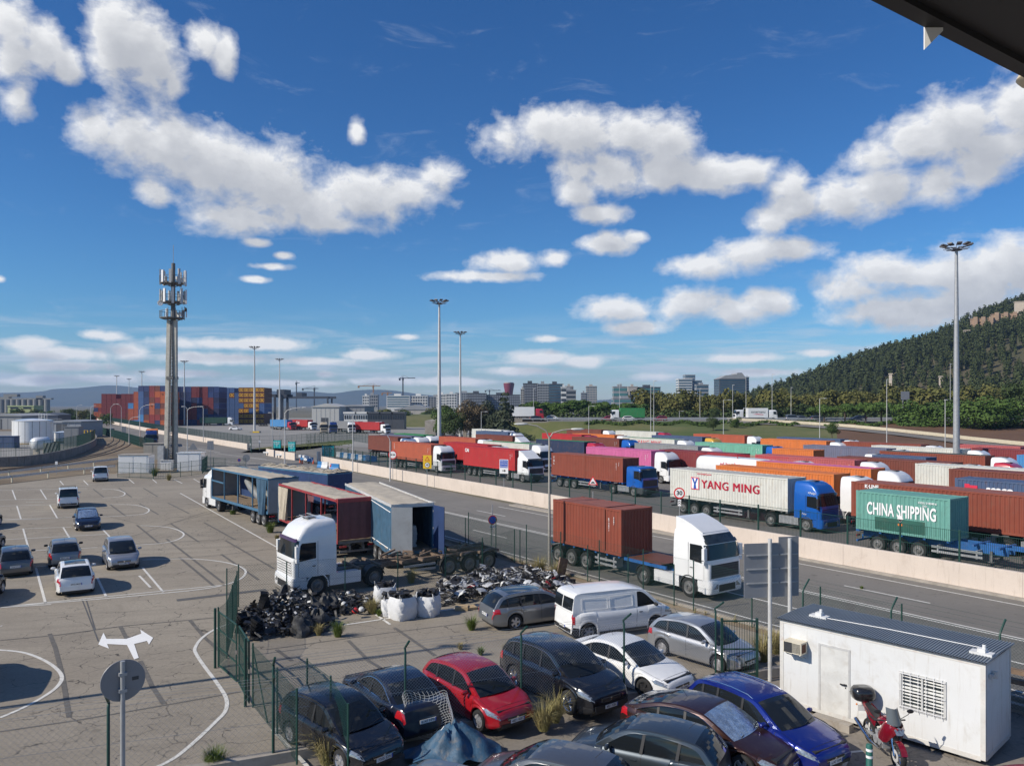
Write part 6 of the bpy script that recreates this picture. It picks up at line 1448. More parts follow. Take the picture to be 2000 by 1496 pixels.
part('grille', gl, DKG, ac); part('opening', MB().box(.35, .62, -.428, -.421, 1.95, 2.27), BLACKP, ac); part('side_vent', MB().box(.925, .936, -.38, -.12, 1.98, 2.25), mat('rust_brown', (.12,.05,.03), .8, 0, .2, 5), ac); part('bracket', MB().beam((.4,-.38,1.9),(.4,0,1.75),.03).beam((.86,-.38,1.9),(.86,0,1.75),.03), GALV, ac)
part('end_cleat', MB().box(LC_-.0, LC_+.08, .35, .65, 2.38, 2.44).box(LC_+.02, LC_+.14, .55, .62, 2.3, 2.5).box(LC_, LC_+.06, .3, .36, 2.34, 2.47), CABF, t)
for x in (.3, 3.1, LC_-.7):
    for y in (.2, WC-.5): part('support_block', MB().box(x, x+.4, y, y+.3, 0, .14), M_CONC, t)
s0 = fl+dc*1.35-Vector((-dc.y, dc.x, 0))*.42
st = part('concrete_step', MB().box(0, 1.15, -.14, .16, 0, .24), M_CONC, None, loc=(s0.x, s0.y, zl), rot=(0, 0, rzc)); tag(st, 'two hollow concrete blocks laid as a step before the cabin door', 'step')
CABIN_D = dc; CABIN_FL = fl; CN = Vector((-dc.y, dc.x, 0))
# rusty trailer behind the cabin
p = fl+dc*5.9+CN*3.6
t = thing('derelict_trailer', 'rusty flat trailer with a barrel tank behind the right end of the cabin', 'trailer', (p.x, p.y, -.1), rzc)
part('bed_frame', MB().box(-1.5, 4, -.1, .1, 1.3, 1.45).box(-1.5, 4, .9, 1.1, 1.3, 1.45).box(-1.5,-1.3,-.3,1.3,1.25,1.55).box(.2,.5,-.3,1.3,1.3,1.6).box(2,2.3,-.4,1.3,1.3,1.6), RUSTM, t); part('tank', MB().lathe([(.01,0),(.55,.05),(.6,.3),(.6,1.8),(.55,2.1),(.01,2.2)], 16, Matrix.Translation((1.2,-.2,.6)) @ Matrix.Rotation(rad(90), 4, 'Y')), BLACKP, t, 40); truck_wheels(t, (2.4, 3.7), False)
# ---------------------------------------------------------------- motorcycle
def bike():
    f = at(1756, 1500, zl); r_ = at(1700, 1420, zl)
    b0 = at(1700, 1449, zl); f0 = at(1756, 1502, zl); d = (f0-b0).normalized(); rz = math.atan2(d.y, d.x)
    t = thing('motorcycle', 'dark red touring motorcycle with black top box in front of the white cabin', 'motorcycle', b0, rz); t.scale = (1.12,)*3
    BR = paint('motorcycle_red', (.22,.006,.018), .25, .22)
    wr = .31
    for x, nm in ((0, 'wheel'), (1.45, 'wheel')):
        w = part('wheel', MB().lathe([(wr*.80,-.06),(wr*.93,-.065),(wr,-.03),(wr,.03),(wr*.93,.065),(wr*.80,.06)], 26, Matrix.Rotation(rad(90), 4, 'X')), RUB, t, 40, loc=(x, 0, wr))
        rm = MB().lathe([(wr*.81,-.04),(wr*.74,-.03),(wr*.74,.03),(wr*.81,.04)], 24, Matrix.Rotation(rad(90), 4, 'X'))
        for k in range(5): a = 2*math.pi*k/5; rm.beam((.03*math.cos(a),0,.03*math.sin(a)), (wr*.75*math.cos(a+.25),0,wr*.75*math.sin(a+.25)), .03, .025, up=(0,1,0))
        rm.lathe([(.05,-.06),(.05,.06)], 10, Matrix.Rotation(rad(90), 4, 'X')); part('rim', rm, CHROME, w, 40)
        part('brake_disc', MB().lathe([(.07,.075),(.15,.075),(.15,.08),(.07,.08)], 20, Matrix.Rotation(rad(90), 4, 'X')).lathe([(.07,-.075),(.15,-.075),(.15,-.08),(.07,-.08)], 20, Matrix.Rotation(rad(90), 4, 'X')), GALVL, w)
    for sg in (1, -1):
        part('fork_leg', MB().tube([(1.45, sg*.10, wr),(1.36, sg*.10, .55),(1.22, sg*.09, .92)], [.026,.026,.03], 8), CHROME if sg < 0 else BLACKP, t, 40)
        part('swing_arm', MB().beam((0, sg*.11, wr), (.52, sg*.12, .42), .05, .07), GALV, t)
        part('mirror', MB().tube([(1.22, sg*.16, 1.10),(1.26, sg*.32, 1.22),(1.25, sg*.38, 1.27)], .009, 5).lathe([(.001,-.02),(.07,-.015),(.07,.01),(.001,.02)], 10, Matrix.Translation((1.24, sg*.40, 1.30)) @ Matrix.Rotation(rad(90), 4, 'Y') @ Matrix.Diagonal((.7,1.2,1,1))), BLACKP, t, 40)
        part('handlebar_grip', MB().tube([(1.15, sg*.12, 1.02),(1.10, sg*.25, 1.03),(1.02, sg*.38, 1.0)], [.014,.018,.02], 7), BLACKP, t, 40)
        part('fairing', MB().grid([[Vector(p) for p in r] for r in (((1.52,sg*.03,.98),(1.50,sg*.06,.86),(1.36,sg*.10,.70),(1.20,sg*.16,.52)), ((1.42,sg*.14,1.02),(1.40,sg*.19,.90),(1.28,sg*.22,.72),(1.10,sg*.22,.50)), ((1.25,sg*.20,1.02),(1.20,sg*.25,.90),(1.08,sg*.25,.74),(.92,sg*.23,.52)), ((1.08,sg*.16,.98),(1.02,sg*.20,.88),(.95,sg*.20,.76),(.80,sg*.19,.60)))]), BR, t, 60)
        part('side_panel', MB().grid([[Vector(p) for p in r] for r in (((.55,sg*.10,.80),(.50,sg*.13,.62)),((.25,sg*.13,.90),(.25,sg*.15,.72)),((-.15,sg*.10,.98),(-.10,sg*.12,.86)))]), BR, t, 60)
        part('foot_peg', MB().cyl((.55, sg*.16, .36), (.55, sg*.30, .36), .015, 6), BLACKP, t)
    part('front_mudguard', MB().grid([[Vector((1.45+(wr+.03)*math.cos(rad(a)), y, wr+(wr+.03)*math.sin(rad(a)))) for y in (-.075,-.04,.04,.075)] for a in range(20, 160, 12)]), BR, t, 50)
    part('fuel_tank', MB().grid([[Vector((x, w*math.sin(rad(a)), zc+h*math.cos(rad(a)))) for a in range(-110, 111, 20)] for x, w, h, zc in ((1.08,.05,.05,.92),(1.02,.15,.12,.90),(.88,.18,.17,.88),(.70,.15,.14,.86),(.55,.09,.06,.84))]), BR, t, 60)
    part('seat', MB().grid([[Vector((x, w*math.sin(rad(a)), zc+.07*math.cos(rad(a)))) for a in range(-100, 101, 20)] for x, w, zc in ((.62,.09,.80),(.45,.14,.78),(.25,.15,.80),(.18,.14,.86),(-.02,.13,.89),(-.15,.09,.92))]), mat('black_vinyl', (.02,.02,.02), .5, 0, .1, 4), t, 60)
    part('tail_unit', MB().grid([[Vector((x, w*math.sin(rad(a)), zc+.06*math.cos(rad(a)))) for a in range(-150, 151, 25)] for x, w, zc in ((.2,.13,.82),(-.1,.12,.88),(-.30,.09,.94),(-.42,.05,.96))]), BR, t, 60)
    part('tail_lamp', MB().box(-.44,-.41,-.06,.06,.92,.97), REDL, t)
    part('windshield', MB().grid([[Vector((1.42-.16*v-.05*abs(u)**2*3, u*.19*(1-.25*v), 1.0+.36*v)) for u in (-1,-.5,0,.5,1)] for v in (0,.35,.7,1)]), mat('smoked_screen', (.10,.11,.11), .1, 0, 0, spec=.7), t, 60)
    part('headlight', MB().prism([(1.53,-.08,.84),(1.53,.08,.84),(1.49,.12,.95),(1.46,0,1.0),(1.49,-.12,.95)], (.012,0,-.01)), HEADL, t); part('instrument_pod', MB().box(1.2,1.32,-.1,.1,1.02,1.10), BLACKP, t)
    eng = MB().box(.62,1.02,-.17,.17,.30,.62).lathe([(.01,-.2),(.11,-.2),(.11,.2),(.01,.2)], 14, Matrix.Translation((.68,0,.40)) @ Matrix.Rotation(rad(90), 4, 'X'))
    for k in range(6): eng.box(.82,1.06,-.19,.19,.46+k*.035,.478+k*.035)
    part('engine', eng, GALV, t, 40); part('frame', MB().beam((1.15,.12,.88),(.55,.15,.45),.05).beam((1.15,-.12,.88),(.55,-.15,.45),.05).beam((.55,.1,.7),(-.3,.08,.92),.03).beam((.55,-.1,.7),(-.3,-.08,.92),.03), BLACKP, t)
    part('exhaust', MB().tube([(1.0,-.18,.42),(.9,-.2,.24),(.45,-.2,.24),(.1,-.22,.34),(-.35,-.22,.48)], [.022,.025,.035,.05,.055], 10), CHROME, t, 50); part('rear_hugger', MB().box(-.05,.42,-.05,.05,.60,.68), BLACKP, t)
    part('number_plate', MB().box(-.52,-.50,-.10,.10,.62,.78), PLATE, t); part('side_stand', MB().tube([(.55,.13,.32),(.5,.32,.01)], .012, 5), GALV, t)
    for sg in (1, -1): part('indicator', MB().lathe([(.001,-.03),(.025,-.01),(.025,.01),(.001,.03)], 8, Matrix.Translation((-.35, sg*.20, .86))), AMBER, t)
    bx = part('top_box', lump_box(), mat('glossy_black_box', (.015,.015,.017), .22, 0, 0, coat=.6), t, 60, loc=(-.42, 0, 1.02)); part('box_rack', MB().box(-.6,.1,-.12,.12,-.07,-.045), BLACKP, bx)
    return t
def lump_box():
    mb = MB(); rows = []
    for z, s in ((-.06,.75),(-.03,.93),(.05,1.0),(.14,1.0),(.22,.93),(.27,.78),(.295,.45)): rows.append([Vector((.24*s*math.copysign(abs(math.cos(a))**.6, math.cos(a))-(.03*(z)), .29*s*math.copysign(abs(math.sin(a))**.6, math.sin(a)), z)) for a in [2*math.pi*k/24 for k in range(24)]])
    mb.grid(rows, close=True).poly(rows[-1]).poly(rows[0][::-1]); return mb
bike()
p = at(1699, 1500, zl); p = at(1698, 1508, zl); t = thing('bollard', 'green flexible bollard with white bands beside the red motorcycle', 'bollard', p)
part('bollard_post', MB().lathe([(.11,0),(.10,.03),(.085,.05),(.085,.72),(.07,.76),(.001,.77)], 16), mat('bollard_green', (.02,.12,.10), .5, 0, .1, 3, dirt=.2), t, 40)
for z in (.40, .58): part('reflective_band', MB().lathe([(.087,z),(.087,z+.07)], 16), LETW, t, 60)
mb = MB(); 
for seg in [[(1640,1470),(1685,1466)],[(1648,1496),(1660,1470)],[(1560,1330),(1540,1345)]]: strip(mb, [at(a, b, -.15) for a, b in seg], .10, -.144)
struct('bay_lines', mb, WHITEP)
# ---------------------------------------------------------------- road signs
SIGNB = mat('sign_back_grey', (.24,.25,.27), .5, .3, .06, 2, dirt=.1); SW = mat('sign_white', (.75,.75,.75), .5, 0, .03); SR = mat('sign_red', (.55,.02,.025), .5, 0, .05); SB = mat('sign_blue', (.01,.07,.42), .5, 0, .05); SY = mat('sign_yellow', (.75,.48,.02), .5, 0, .05); SK = mat('sign_black', (.02,.02,.02), .6, 0, 0); STE = mat('teal_banner', (.0,.33,.36), .6, 0, .08, 2, bump=.3, bscale=3)
def disc(r, y, x=0, z=0, th=.006, n=32): return MB().lathe([(.001, th), (r, th), (r, 0), (.001, 0)], n, Matrix.Translation((x, y, z)) @ Matrix.Rotation(rad(90), 4, 'X'))
def sign(label, base_px, zc, face=-90, post_h=None, D=None, kinds=None, name='road_sign', post_r=.035, two=False):
    p = at(*base_px) if D is None else Vector(((base_px[0]-1000)*D/F, D, 0)); t = thing(name, label, 'road sign', p, rad(face+90))
    part('post', MB().tube([(0,.05,-.6 if D else 0),(0,.05,post_h or zc)], post_r, 10), GALV, t, 40); return t
# round sign back in the foreground: seen from behind
D0 = 15.0; pz = atD(242, 1330, D0); t = thing('road_sign', 'grey back of a round road sign on a steel post in the foreground', 'road sign', (atD(239,1330,D0).x, D0, 0), rad(38))
part('post', MB().tube([(0,-.03,-.6),(0,-.03,pz.z+.40)], .045, 10), GALV, t, 40); ds = part('sign_plate', MB().lathe([(.001,.012),(.40,.012),(.405,.0),(.395,-.004),(.001,-.004)], 40, Matrix.Translation((.02,.045,pz.z)) @ Matrix.Rotation(rad(90), 4, 'X')), SIGNB, t, 40)
part('maker_label', MB().box(.18,.30,.028,.031,pz.z-.03,pz.z+.04), DKG, ds); part('clamp', MB().box(-.07,.07,-.08,.035,pz.z+.12,pz.z+.18).box(-.07,.07,-.08,.035,pz.z-.2,pz.z-.14), GALV, t)
# direction sign back
p1 = at(1503, 1320); dirv = at(1548, 1318)-p1; t = thing('direction_sign', 'pair of steel posts carrying grey ribbed backs of two large road signs', 'road sign', p1, rad(10))
Dd = p1.y; zt = H-(1057-HY)*Dd/F; zb = H-(1166-HY)*Dd/F; wx = lambda px: (px-1503)*Dd/F
for px in (1502, 1544): part('post', MB().tube([(wx(px),-.06,-.3),(wx(px),-.06,zt+.1)], .07, 12), GALVL, t, 40)
pl = part('sign_panel', MB().box(wx(1450), wx(1523)-.01, 0, .03, zb, zt-.06), SIGNB, t); pl2 = part('sign_panel', MB().box(wx(1523)+.01, wx(1566), .03, .06, zb, zt+.14), SIGNB, t)
for k in range(3):
    z = zb+(zt-zb)*(k+1)/4+.02; part('stiffener', MB().box(wx(1455), wx(1521), -.045, 0, z-.02, z+.02), GALV, pl); part('stiffener', MB().box(wx(1525), wx(1563), -.02, .03, z-.02, z+.02), GALV, pl2)
# no parking sign
t = sign('blue and red no parking sign on a steel post behind the derelict trailers', (962,1077), 3.0, -72, 3.1); z = H-(1015-HY)*at(962,1077).y/F
part('post_top', MB().tube([(0,.05,2.9),(0,.05,z)], .035, 8), GALV, t); part('plate', disc(.30, 0, 0, z), SR, t); part('plate_field', disc(.235, -.009, 0, z), SB, t); part('slash', MB().beam((-.17,-.016,z+.17),(.17,-.016,z-.17), .006, .06, up=(0,1,0)), SR, t); part('sub_plate', MB().box(-.2,.2,-.008,.002,z-.52,z-.36), SW, t); text('LLEVAMOS GRUA', .05, SK, t, (0,-.010,z-.44), (rad(90),0,0))
# 30 sign
t = sign('round red rimmed 30 speed limit sign in front of the YANG MING container', (1327,1045), 3.0, -112); z = H-(963-HY)*at(1327,1045).y/F
part('post_top', MB().tube([(0,.05,2.9),(0,.05,z)], .035, 8), GALV, t); part('plate', disc(.42, 0, 0, z), SR, t); part('plate_field', disc(.32, -.009, 0, z), SW, t); text('30', .44, SK, t, (0,-.018,z), (rad(90),0,0), bold=.015); part('chevron_plate', MB().box(-.12,.12,0,.01,z-.95,z-.48), SW, t); part('chevrons', MB().prism([(-.1,-.006,z-.62),(0,-.006,z-.54),(.1,-.006,z-.62),(.1,-.006,z-.68),(0,-.006,z-.60),(-.1,-.006,z-.68)], (0,-.003,0)).prism([(-.1,-.006,z-.78),(0,-.006,z-.70),(.1,-.006,z-.78),(.1,-.006,z-.84),(0,-.006,z-.76),(-.1,-.006,z-.84)], (0,-.003,0)), SK, t)
# bump ahead triangle
t = sign('white triangle warning sign with red rim before the blue chassis', (1158,1010), 2.2, -112); Dq = at(1158,1010).y; z = H-(941-HY)*Dq/F
part('plate', MB().prism([(-.45,0,z-.26),(.45,0,z-.26),(0,0,z+.52)], (0,.01,0)), SR, t); part('plate_field', MB().prism([(-.31,-.006,z-.18),(.31,-.006,z-.18),(0,-.006,z+.36)], (0,.005,0)), SW, t); part('bump_symbol', MB().prism([(-.2,-.012,z-.12),(.2,-.012,z-.12),(.08,-.012,z+.02),(-.08,-.012,z+.02)], (0,.005,0)), SK, t)
# blue information sign
t = sign('small blue and white information sign with a black arrow before the red container', (984,976), 2.2, -112); Dq = at(984,976).y; z = H-(911-HY)*Dq/F
part('plate', MB().box(-.48,.48,0,.02,z-.72,z+.72), SW, t); part('blue_field', MB().box(-.43,.43,-.008,0,z-.12,z+.66), SB, t)
for k, s in enumerate(('POLICIA', 'CENTRO', 'ADUANA')): text(s, .20, SW, t, (0,-.012,z+.50-k*.25))
part('arrow', MB().box(-.2,.08,-.008,0,z-.46,z-.38).prism([(.05,-.008,z-.56),(.05,-.008,z-.28),(.24,-.008,z-.42)], (0,.006,0)), SK, t)
# no overtaking disc
t = sign('round red rimmed no overtaking sign before the orange red container', (767,937), 2.4, -100); Dq = at(767,937).y; z = H-(888-HY)*Dq/F
part('plate', disc(.58, 0, 0, z), SR, t); part('plate_field', disc(.45, -.01, 0, z), SW, t); part('car_symbols', MB().box(-.33,-.03,-.02,-.014,z-.07,z+.08).box(.04,.34,-.02,-.014,z-.07,z+.08), SK, t)
# yellow double sign
t = sign('yellow board with a warning triangle above a 40 limit roundel', (834,952), 2.4, -100); Dq = at(834,952).y; z = H-(902-HY)*Dq/F; q = Dq/F
part('plate', MB().box(-8*q, 9*q, 0, .02, z-13*q, z+13*q), SY, t); part('triangle', MB().prism([(-5*q,-.01,z+2*q),(6*q,-.01,z+2*q),(.5*q,-.01,z+11*q)], (0,.008,0)), SR, t); part('triangle_field', MB().prism([(-3*q,-.02,z+3.2*q),(4*q,-.02,z+3.2*q),(.5*q,-.02,z+8.6*q)], (0,.008,0)), SY, t)
part('roundel', disc(5.2*q, -.002, .5*q, z-6*q), SK, t); part('roundel_field', disc(4.2*q, -.012, .5*q, z-6*q), SW, t); text('40', 5*q, SK, t, (.5*q,-.022,z-6*q), bold=.01)
hz = MB()
for k in range(5): hz.box(-10*q,-8*q,0,.02,z-12*q+k*5.2*q,z-10*q+k*5.2*q)
part('edge_blocks', hz, SK, t)
# left side signs seen from behind
def backsign(label, px, base, top, bot, w, kind):
    p = at(px, base); q = p.y/F; t = thing('road_sign', label, 'road sign', p, rad(8)); zt, zb = (base-top)*q, (base-bot)*q
    part('post', MB().tube([(0,.04,0),(0,.04,(zt+zb)/2)], .045, 8), GALV, t)
    if kind == 'rect': part('plate', MB().box(-w*q/2, w*q/2, 0, .02, zb, zt), SIGNB, t)
    elif kind == 'tri': part('plate', MB().prism([(-w*q/2,0,zb),(w*q/2,0,zb),(0,0,zt)], (0,.02,0)), SIGNB, t)
    elif kind == 'disc': part('plate', disc(w*q/2, 0, 0, (zt+zb)/2), SIGNB, t)
    elif kind == 'nopark': part('plate', disc(w*q/2, 0, 0, (zt+zb)/2), SR, t); part('plate_field', disc(w*q*.38, -.01, 0, (zt+zb)/2), SB, t)
    elif kind == 'white': part('plate', MB().box(-w*q/2, w*q/2, 0, .02, zb, zt), SW, t)
backsign('grey back of a rectangular sign beside the white cabinet', 411, 915, 861, 878, 12, 'rect'); backsign('grey back of a triangular sign above the white cabinets', 377, 900, 864, 878, 18, 'tri')
backsign('grey back of a round sign left of the canvas trailer roofs', 481, 915, 887, 902, 14, 'disc'); backsign('small blue no parking disc left of the grey round sign back', 467, 915, 891, 906, 6, 'nopark')
backsign('small white plate on a white post by the railway track', 110, 926, 901, 907, 4.5, 'white'); backsign('grey rectangular sign back left of the mast beside the far road', 242, 860, 833, 845, 8, 'rect')
backsign('white plate sign on the grass strip before the apron fence', 489, 880, 866, 870, 3, 'white'); backsign('second white plate sign on the grass strip near the teal banner', 507, 880, 860, 865, 4, 'white')
# ---------------------------------------------------------------- lamps
def lamp(label, base, top, arms, name='street_lamp', z=0, r=.10, m=None, D=None):
    """arms: list of (dx, dz) in photo pixels from the pole top to the lamp head"""
    p = at(*base) if D is None else Vector(((base[0]-1000)*D/F, D, z)); q = p.y/F; h = (base[1]-top)*q if D is None else H-(top-HY)*q-z; m = m or GALVL
    t = thing(name, label, 'street lamp', p); part('pole', MB().tube([(0,0,0),(0,0,h*.3),(0,0,h)], [r,r*.85,r*.6], 10), m, t, 40)
    for dx, dz in arms:
        x, z_ = dx*q, dz*q; part('arm', MB().tube([(0,0,h*.98),(x*.12,0,h+z_*.45),(x*.45,0,h+z_*.85),(x*.82,0,h+z_)], r*.42, 7), m, t, 40)
        hd = part('lamp_head', MB().lathe([(.001,-.42),(.10,-.36),(.15,-.1),(.13,.25),(.04,.42),(.001,.43)], 10, Matrix.Translation((x, 0, h+z_)) @ Matrix.Rotation(rad(90)*(1 if x > 0 else -1), 4, 'Y') @ Matrix.Diagonal((.45,1,1,1))), mat('lamp_head_white', (.6,.6,.58), .4, 0, .1, 4), t, 50)
        part('lens', MB().box(-.25,.2,-.09,.09,-.075,-.05, Matrix.Translation((x, 0, h+z_))), GALVL, hd)
    return t
lamp('tall street lamp with two curved arms standing in front of the parked lorries', (1073,1104), 852, [(-55,24),(55,14)], r=.10, m=mat('lamp_post_beige', (.36,.34,.30), .6, .1, .1, 3, dirt=.2))
lamp('double arm street lamp right of the telecom mast', (366,886), 800, [(-8,6),(28,6)]); lamp('single thin lamp post behind the double arm lamp right of the mast', (397,864), 797, [(-8,3)])
lamp('street lamp with curved arm by the gate banners', (556,910), 806, [(38,10)]); lamp('bare slim pole beside the pink wall left of the orange red container', (689,922), 812, [], r=.09)
lamp('slim lamp with a bent left arm beside the overtaking sign', (762,940), 862, [(-13,14)]); lamp('curved arm lamp left of the telecom mast on the road side', (273,872), 800, [(26,10)])
lamp('double arm lamp in front of the dark red container stack', (216,856), 797, [(14,8)]); lamp('lamp with left facing arm before the dark red stack', (237,838), 795, [(-14,6)])
lamp('small curved lamp between the road and the railway, left of the mast', (252,868), 822, [(18,8)]); lamp('curved lamp farther down the bend of the left road', (177,852), 797, [(8,5)]); lamp('farthest curved lamp on the left road', (150,840), 795, [(9,4)])
lamp('leaning traffic light pole before the apron fence', (546,872), 838, [(-8,4)], r=.07); lamp('old leaning pole left of the gate banner', (532,880), 806, [(-5,0)], r=.08)
for i, (px, base_y, top_y, arm) in enumerate([(1277,862,744,3),(1367,819,760,0),(1413,862,781,12),(1431,822,753,0),(1457,822,735,0),(1508,825,731,3),(1545,816,758,0),(1601,862,778,11),(1732,862,741,8),(1846,858,782,0),(1856,815,712,0),(1271,866,755,0),(1210,820,750,0),(1042,815,760,0),(1150,866,793,10),(1327,818,803,6),(940,838,804,10)]):
    far = base_y < 830; D = 232 if far else 178; D -= (0 if far else max(0, px-1300)*.07)
    lamp('slim highway lamp, number %s counted from the left of the lamps beyond the lorry yard' % ['eight','ten','eleven','twelve','thirteen','fourteen','fifteen','sixteen','seventeen','eighteen','nineteen','seven','five','two','four','nine','one'][i], (px, base_y), top_y, [(arm, 0)] if arm else [(2, 1)], D=D, z=4.8 if far else 1.6, r=.085)
FLOOD = mat('flood_grey', (.10,.10,.11), .5, .2, .1)
def mast(px, top, D, label):
    t = thing('light_mast', label, 'light mast', ((px-1000)*D/F, D, 0)); h = H-(top-HY)*D/F; part('pole', MB().tube([(0,0,0),(0,0,h*.5),(0,0,h)], [.42,.32,.18], 12), GALV if px > 1800 else GALVL, t, 40)
    part('head_ring', MB().lathe([(.3,h-.1),(.6,h-.25),(.65,h-.15),(.3,h+.05)], 14).tube([(0,0,h),(0,0,h+.5)], .03, 5), FLOOD, t)
    for k in range(10):
        a = 2*math.pi*k/10; o = part('floodlight', lambda: MB().beam((.5,0,-.15),(1.5,0,0),.07).box(1.2,1.95,-.28,.28,-.06,.10, Matrix.Rotation(rad(-14), 4, 'Y')), FLOOD, t, key='flood', loc=(0,0,h), rot=(0,0,a))
    part('base_collar', MB().lathe([(.8,0),(.8,.25),(.45,.3)], 12), M_CONC, t)
mast(858,592,152,'tall floodlight mast, left and taller one of the middle pair'); mast(899,652,217,'floodlight mast right of the tallest middle one'); mast(497,680,270,'floodlight mast in front of the yellow marked container stack'); mast(546,703,342,'floodlight mast right of the container stack'); mast(1868,486,99,'tallest grey floodlight mast at the right among the lorries')
mast(360,707,358,'floodlight mast in front of the navy stacks, just right of the telecom mast'); mast(228,735,520,'floodlight mast farthest left behind the dark red stack'); mast(277,727,468,'floodlight mast behind the navy stack left of the telecom mast'); mast(252,741,600,'faint small floodlight mast between the two left masts')
p = at(497,845); o = part('mast_base', MB().box(-1.6,-.3,-.8,.8,0,.5).box(-.3,1.9,-.9,.9,0,.55), M_CONC, None, loc=p); tag(o, 'concrete blocks round the foot of the mast before the yellow marked stack', 'concrete block'); part('yellow_rim', MB().box(-.3,1.95,-.93,-.91,.05,.5), SY, o)
# ---------------------------------------------------------------- telecom mast
MW = mat('mast_cream_steel', (.46,.44,.38), .6, .1, .15, 2, dirt=.3); MG = mat('mast_dark_steel', (.14,.14,.14), .6, .2, .15, 3)
Dm = 118.0; q = Dm/F; t = thing('telecom_mast', 'tall cream lattice telecom mast with three tiers of antennas', 'telecom mast', ((336-1000)*q, Dm, 0)); ht = H-(626-HY)*q; top = H-(517-HY)*q
W0, W1 = .82, .50
mb = MB(); R3 = [(math.cos(rad(a)), math.sin(rad(a))) for a in (210, 330, 90)]
def leg(k, z): u = z/ht; w = W0+(W1-W0)*u; return Vector((R3[k][0]*w+.006*z, R3[k][1]*w, z))
for k in range(3): part('mast_leg', MB().beam(leg(k,0), leg(k,ht), .58 if k < 2 else .4), MW, t)
br = MB(); n = 44
for k in range(3):
    for i in range(n):
        z0, z1 = ht*i/n, ht*(i+1)/n; a, b = (k, (k+1) % 3); br.beam(leg(a, z0), leg(b, z1), .07); br.beam(leg(a, z1), leg(b, z1), .06)
part('lattice_bracing', br, MG, t, stuff=True)
ld = MB(); ld.beam((-.25,-1.1,1),(-.05,-.60,ht),.05); ld.beam((.15,-1.1,1),(.30,-.60,ht),.05)
for i in range(80): u = i/80; ld.beam((-.25+.2*u,-1.1+.5*u,1+(ht-1)*u), (.15+.15*u,-1.1+.5*u,1+(ht-1)*u), .035)
part('ladder', ld, GALV, t); part('cable_tray', MB().beam((.5,-.9,1),(.35,-.5,ht),.22,.1), BLACKP, t); part('upper_pole', MB().tube([(.15,0,ht-.5),(.2,0,top+.2)], [.34,.28], 10), MG, t)
part('collar_band', MB().lathe([(.95,ht*.60),(1.0,ht*.60),(1.0,ht*.60+.4),(.95,ht*.60+.4)], 6), MG, t); part('lightning_rod', MB().tube([(.2,0,top),(.2,0,top+3.0)], .04, 5), GALV, t)
rg = random.Random(5)
for tier, (py, ph) in enumerate([(545, 2.4), (582, 2.5), (613, 1.5)]):
    z = H-(py-HY)*q; hw = 1.75
    pf = MB().lathe([(.3,z-.75),(hw,z-.75),(hw,z-.6),(.3,z-.6)], 12); pf.lathe([(hw,z+.35),(hw+.04,z+.35),(hw+.04,z+.41),(hw,z+.41)], 12)
    for k in range(12): a = 2*math.pi*k/12; pf.beam((hw*math.cos(a),hw*math.sin(a),z-.7),(hw*math.cos(a),hw*math.sin(a),z+.4),.06); 
    for k in range(6): a = 2*math.pi*k/6; pf.beam((.2,0,z-1.3),(hw*math.cos(a),hw*math.sin(a),z-.7),.07)
    part('platform', pf, MG, t)
    for k in range(9 if tier < 2 else 4):
        a = 2*math.pi*k/9+.2*tier; hh = ph*rg.uniform(.75, 1.0); x, y = 1.85*math.cos(a), 1.85*math.sin(a)
        part('antenna_panel', MB().box(-.09,.09,-.17,.17,-hh/2,hh/2), GALVL if k % 3 else LETW, t, loc=(x+.2, y, z+.2), rot=(0,0,a)); part('antenna_bracket', MB().tube([(x*.86+.2,y*.86,z-.9),(x*.86+.2,y*.86,z+1.2)], .05, 6), GALV, t)
    for k in range(3): a = rg.uniform(0, 6.2); part('radio_unit', MB().box(-.18,.18,-.15,.15,-.35,.35), GALVL, t, loc=(1.2*math.cos(a)+.2, 1.2*math.sin(a), z-.1), rot=(0,0,a))
part('dish', MB().lathe([(.001,0),(.3,.04),(.42,.14),(.42,.3),(.40,.3)], 14, Matrix.Translation((-1.2,-1.1,H-(594-HY)*q)) @ Matrix.Rotation(rad(90), 4, 'X')), LETW, t, 40); part('dish', MB().lathe([(.001,0),(.3,.04),(.34,.2)], 14, Matrix.Translation((2.2,-.6,H-(606-HY)*q)) @ Matrix.Rotation(rad(90), 4, 'Y')), DKG, t, 40)
part('equipment_box', MB().box(-1.5,-.6,-1.6,-.9,0,3.4), GALV, t)
# cabinets at its foot
def cabinet(label, x0, x1, base, top, depth, m, roof=None, name='equipment_cabinet', ang_=8):
    p = at(x0, base); q = p.y/F; w = (x1-x0)*q; h = (base-top)*q; t = thing(name, label, 'cabinet', p, rad(ang_)); part('cabinet_body', MB().box(0, w, 0, depth, 0, h*.97), m, t)
    part('cabinet_roof', MB().box(-.12, w+.12, -.12, depth+.12, h*.97, h), roof or m, t)
    for k in range(2): part('door', MB().box(w*(.06+.46*k), w*(.06+.46*k)+w*.42, -.03, -.005, .1, h*.9), m, t)
    part('base_slab', MB().box(-.2, w+.2, -.2, depth+.2, -.02, .08), M_CONC, t); return t
cabinet('white equipment hut with a flat lid roof, left of the telecom mast', 231, 287, 925, 888, 2.6, TW, M_CONC); cabinet('white double door equipment cabinet right of the telecom mast', 346, 390, 921, 884, 2.4, TW); cabinet('grey brown equipment hut behind the white one', 280, 315, 898, 866, 2.4, mat('hut_grey', (.33,.31,.27), .7, 0, .1, 1), M_CONC)
t = cabinet('white air conditioning unit on legs at the foot of the telecom mast', 313, 334, 919, 899, 1.0, TW); part('fan_guard', MB().lathe([(.001,-.05),(.4,-.05),(.4,-.02)], 16, Matrix.Translation((.8,0,.9)) @ Matrix.Rotation(rad(90), 4, 'X')), DKG, t)
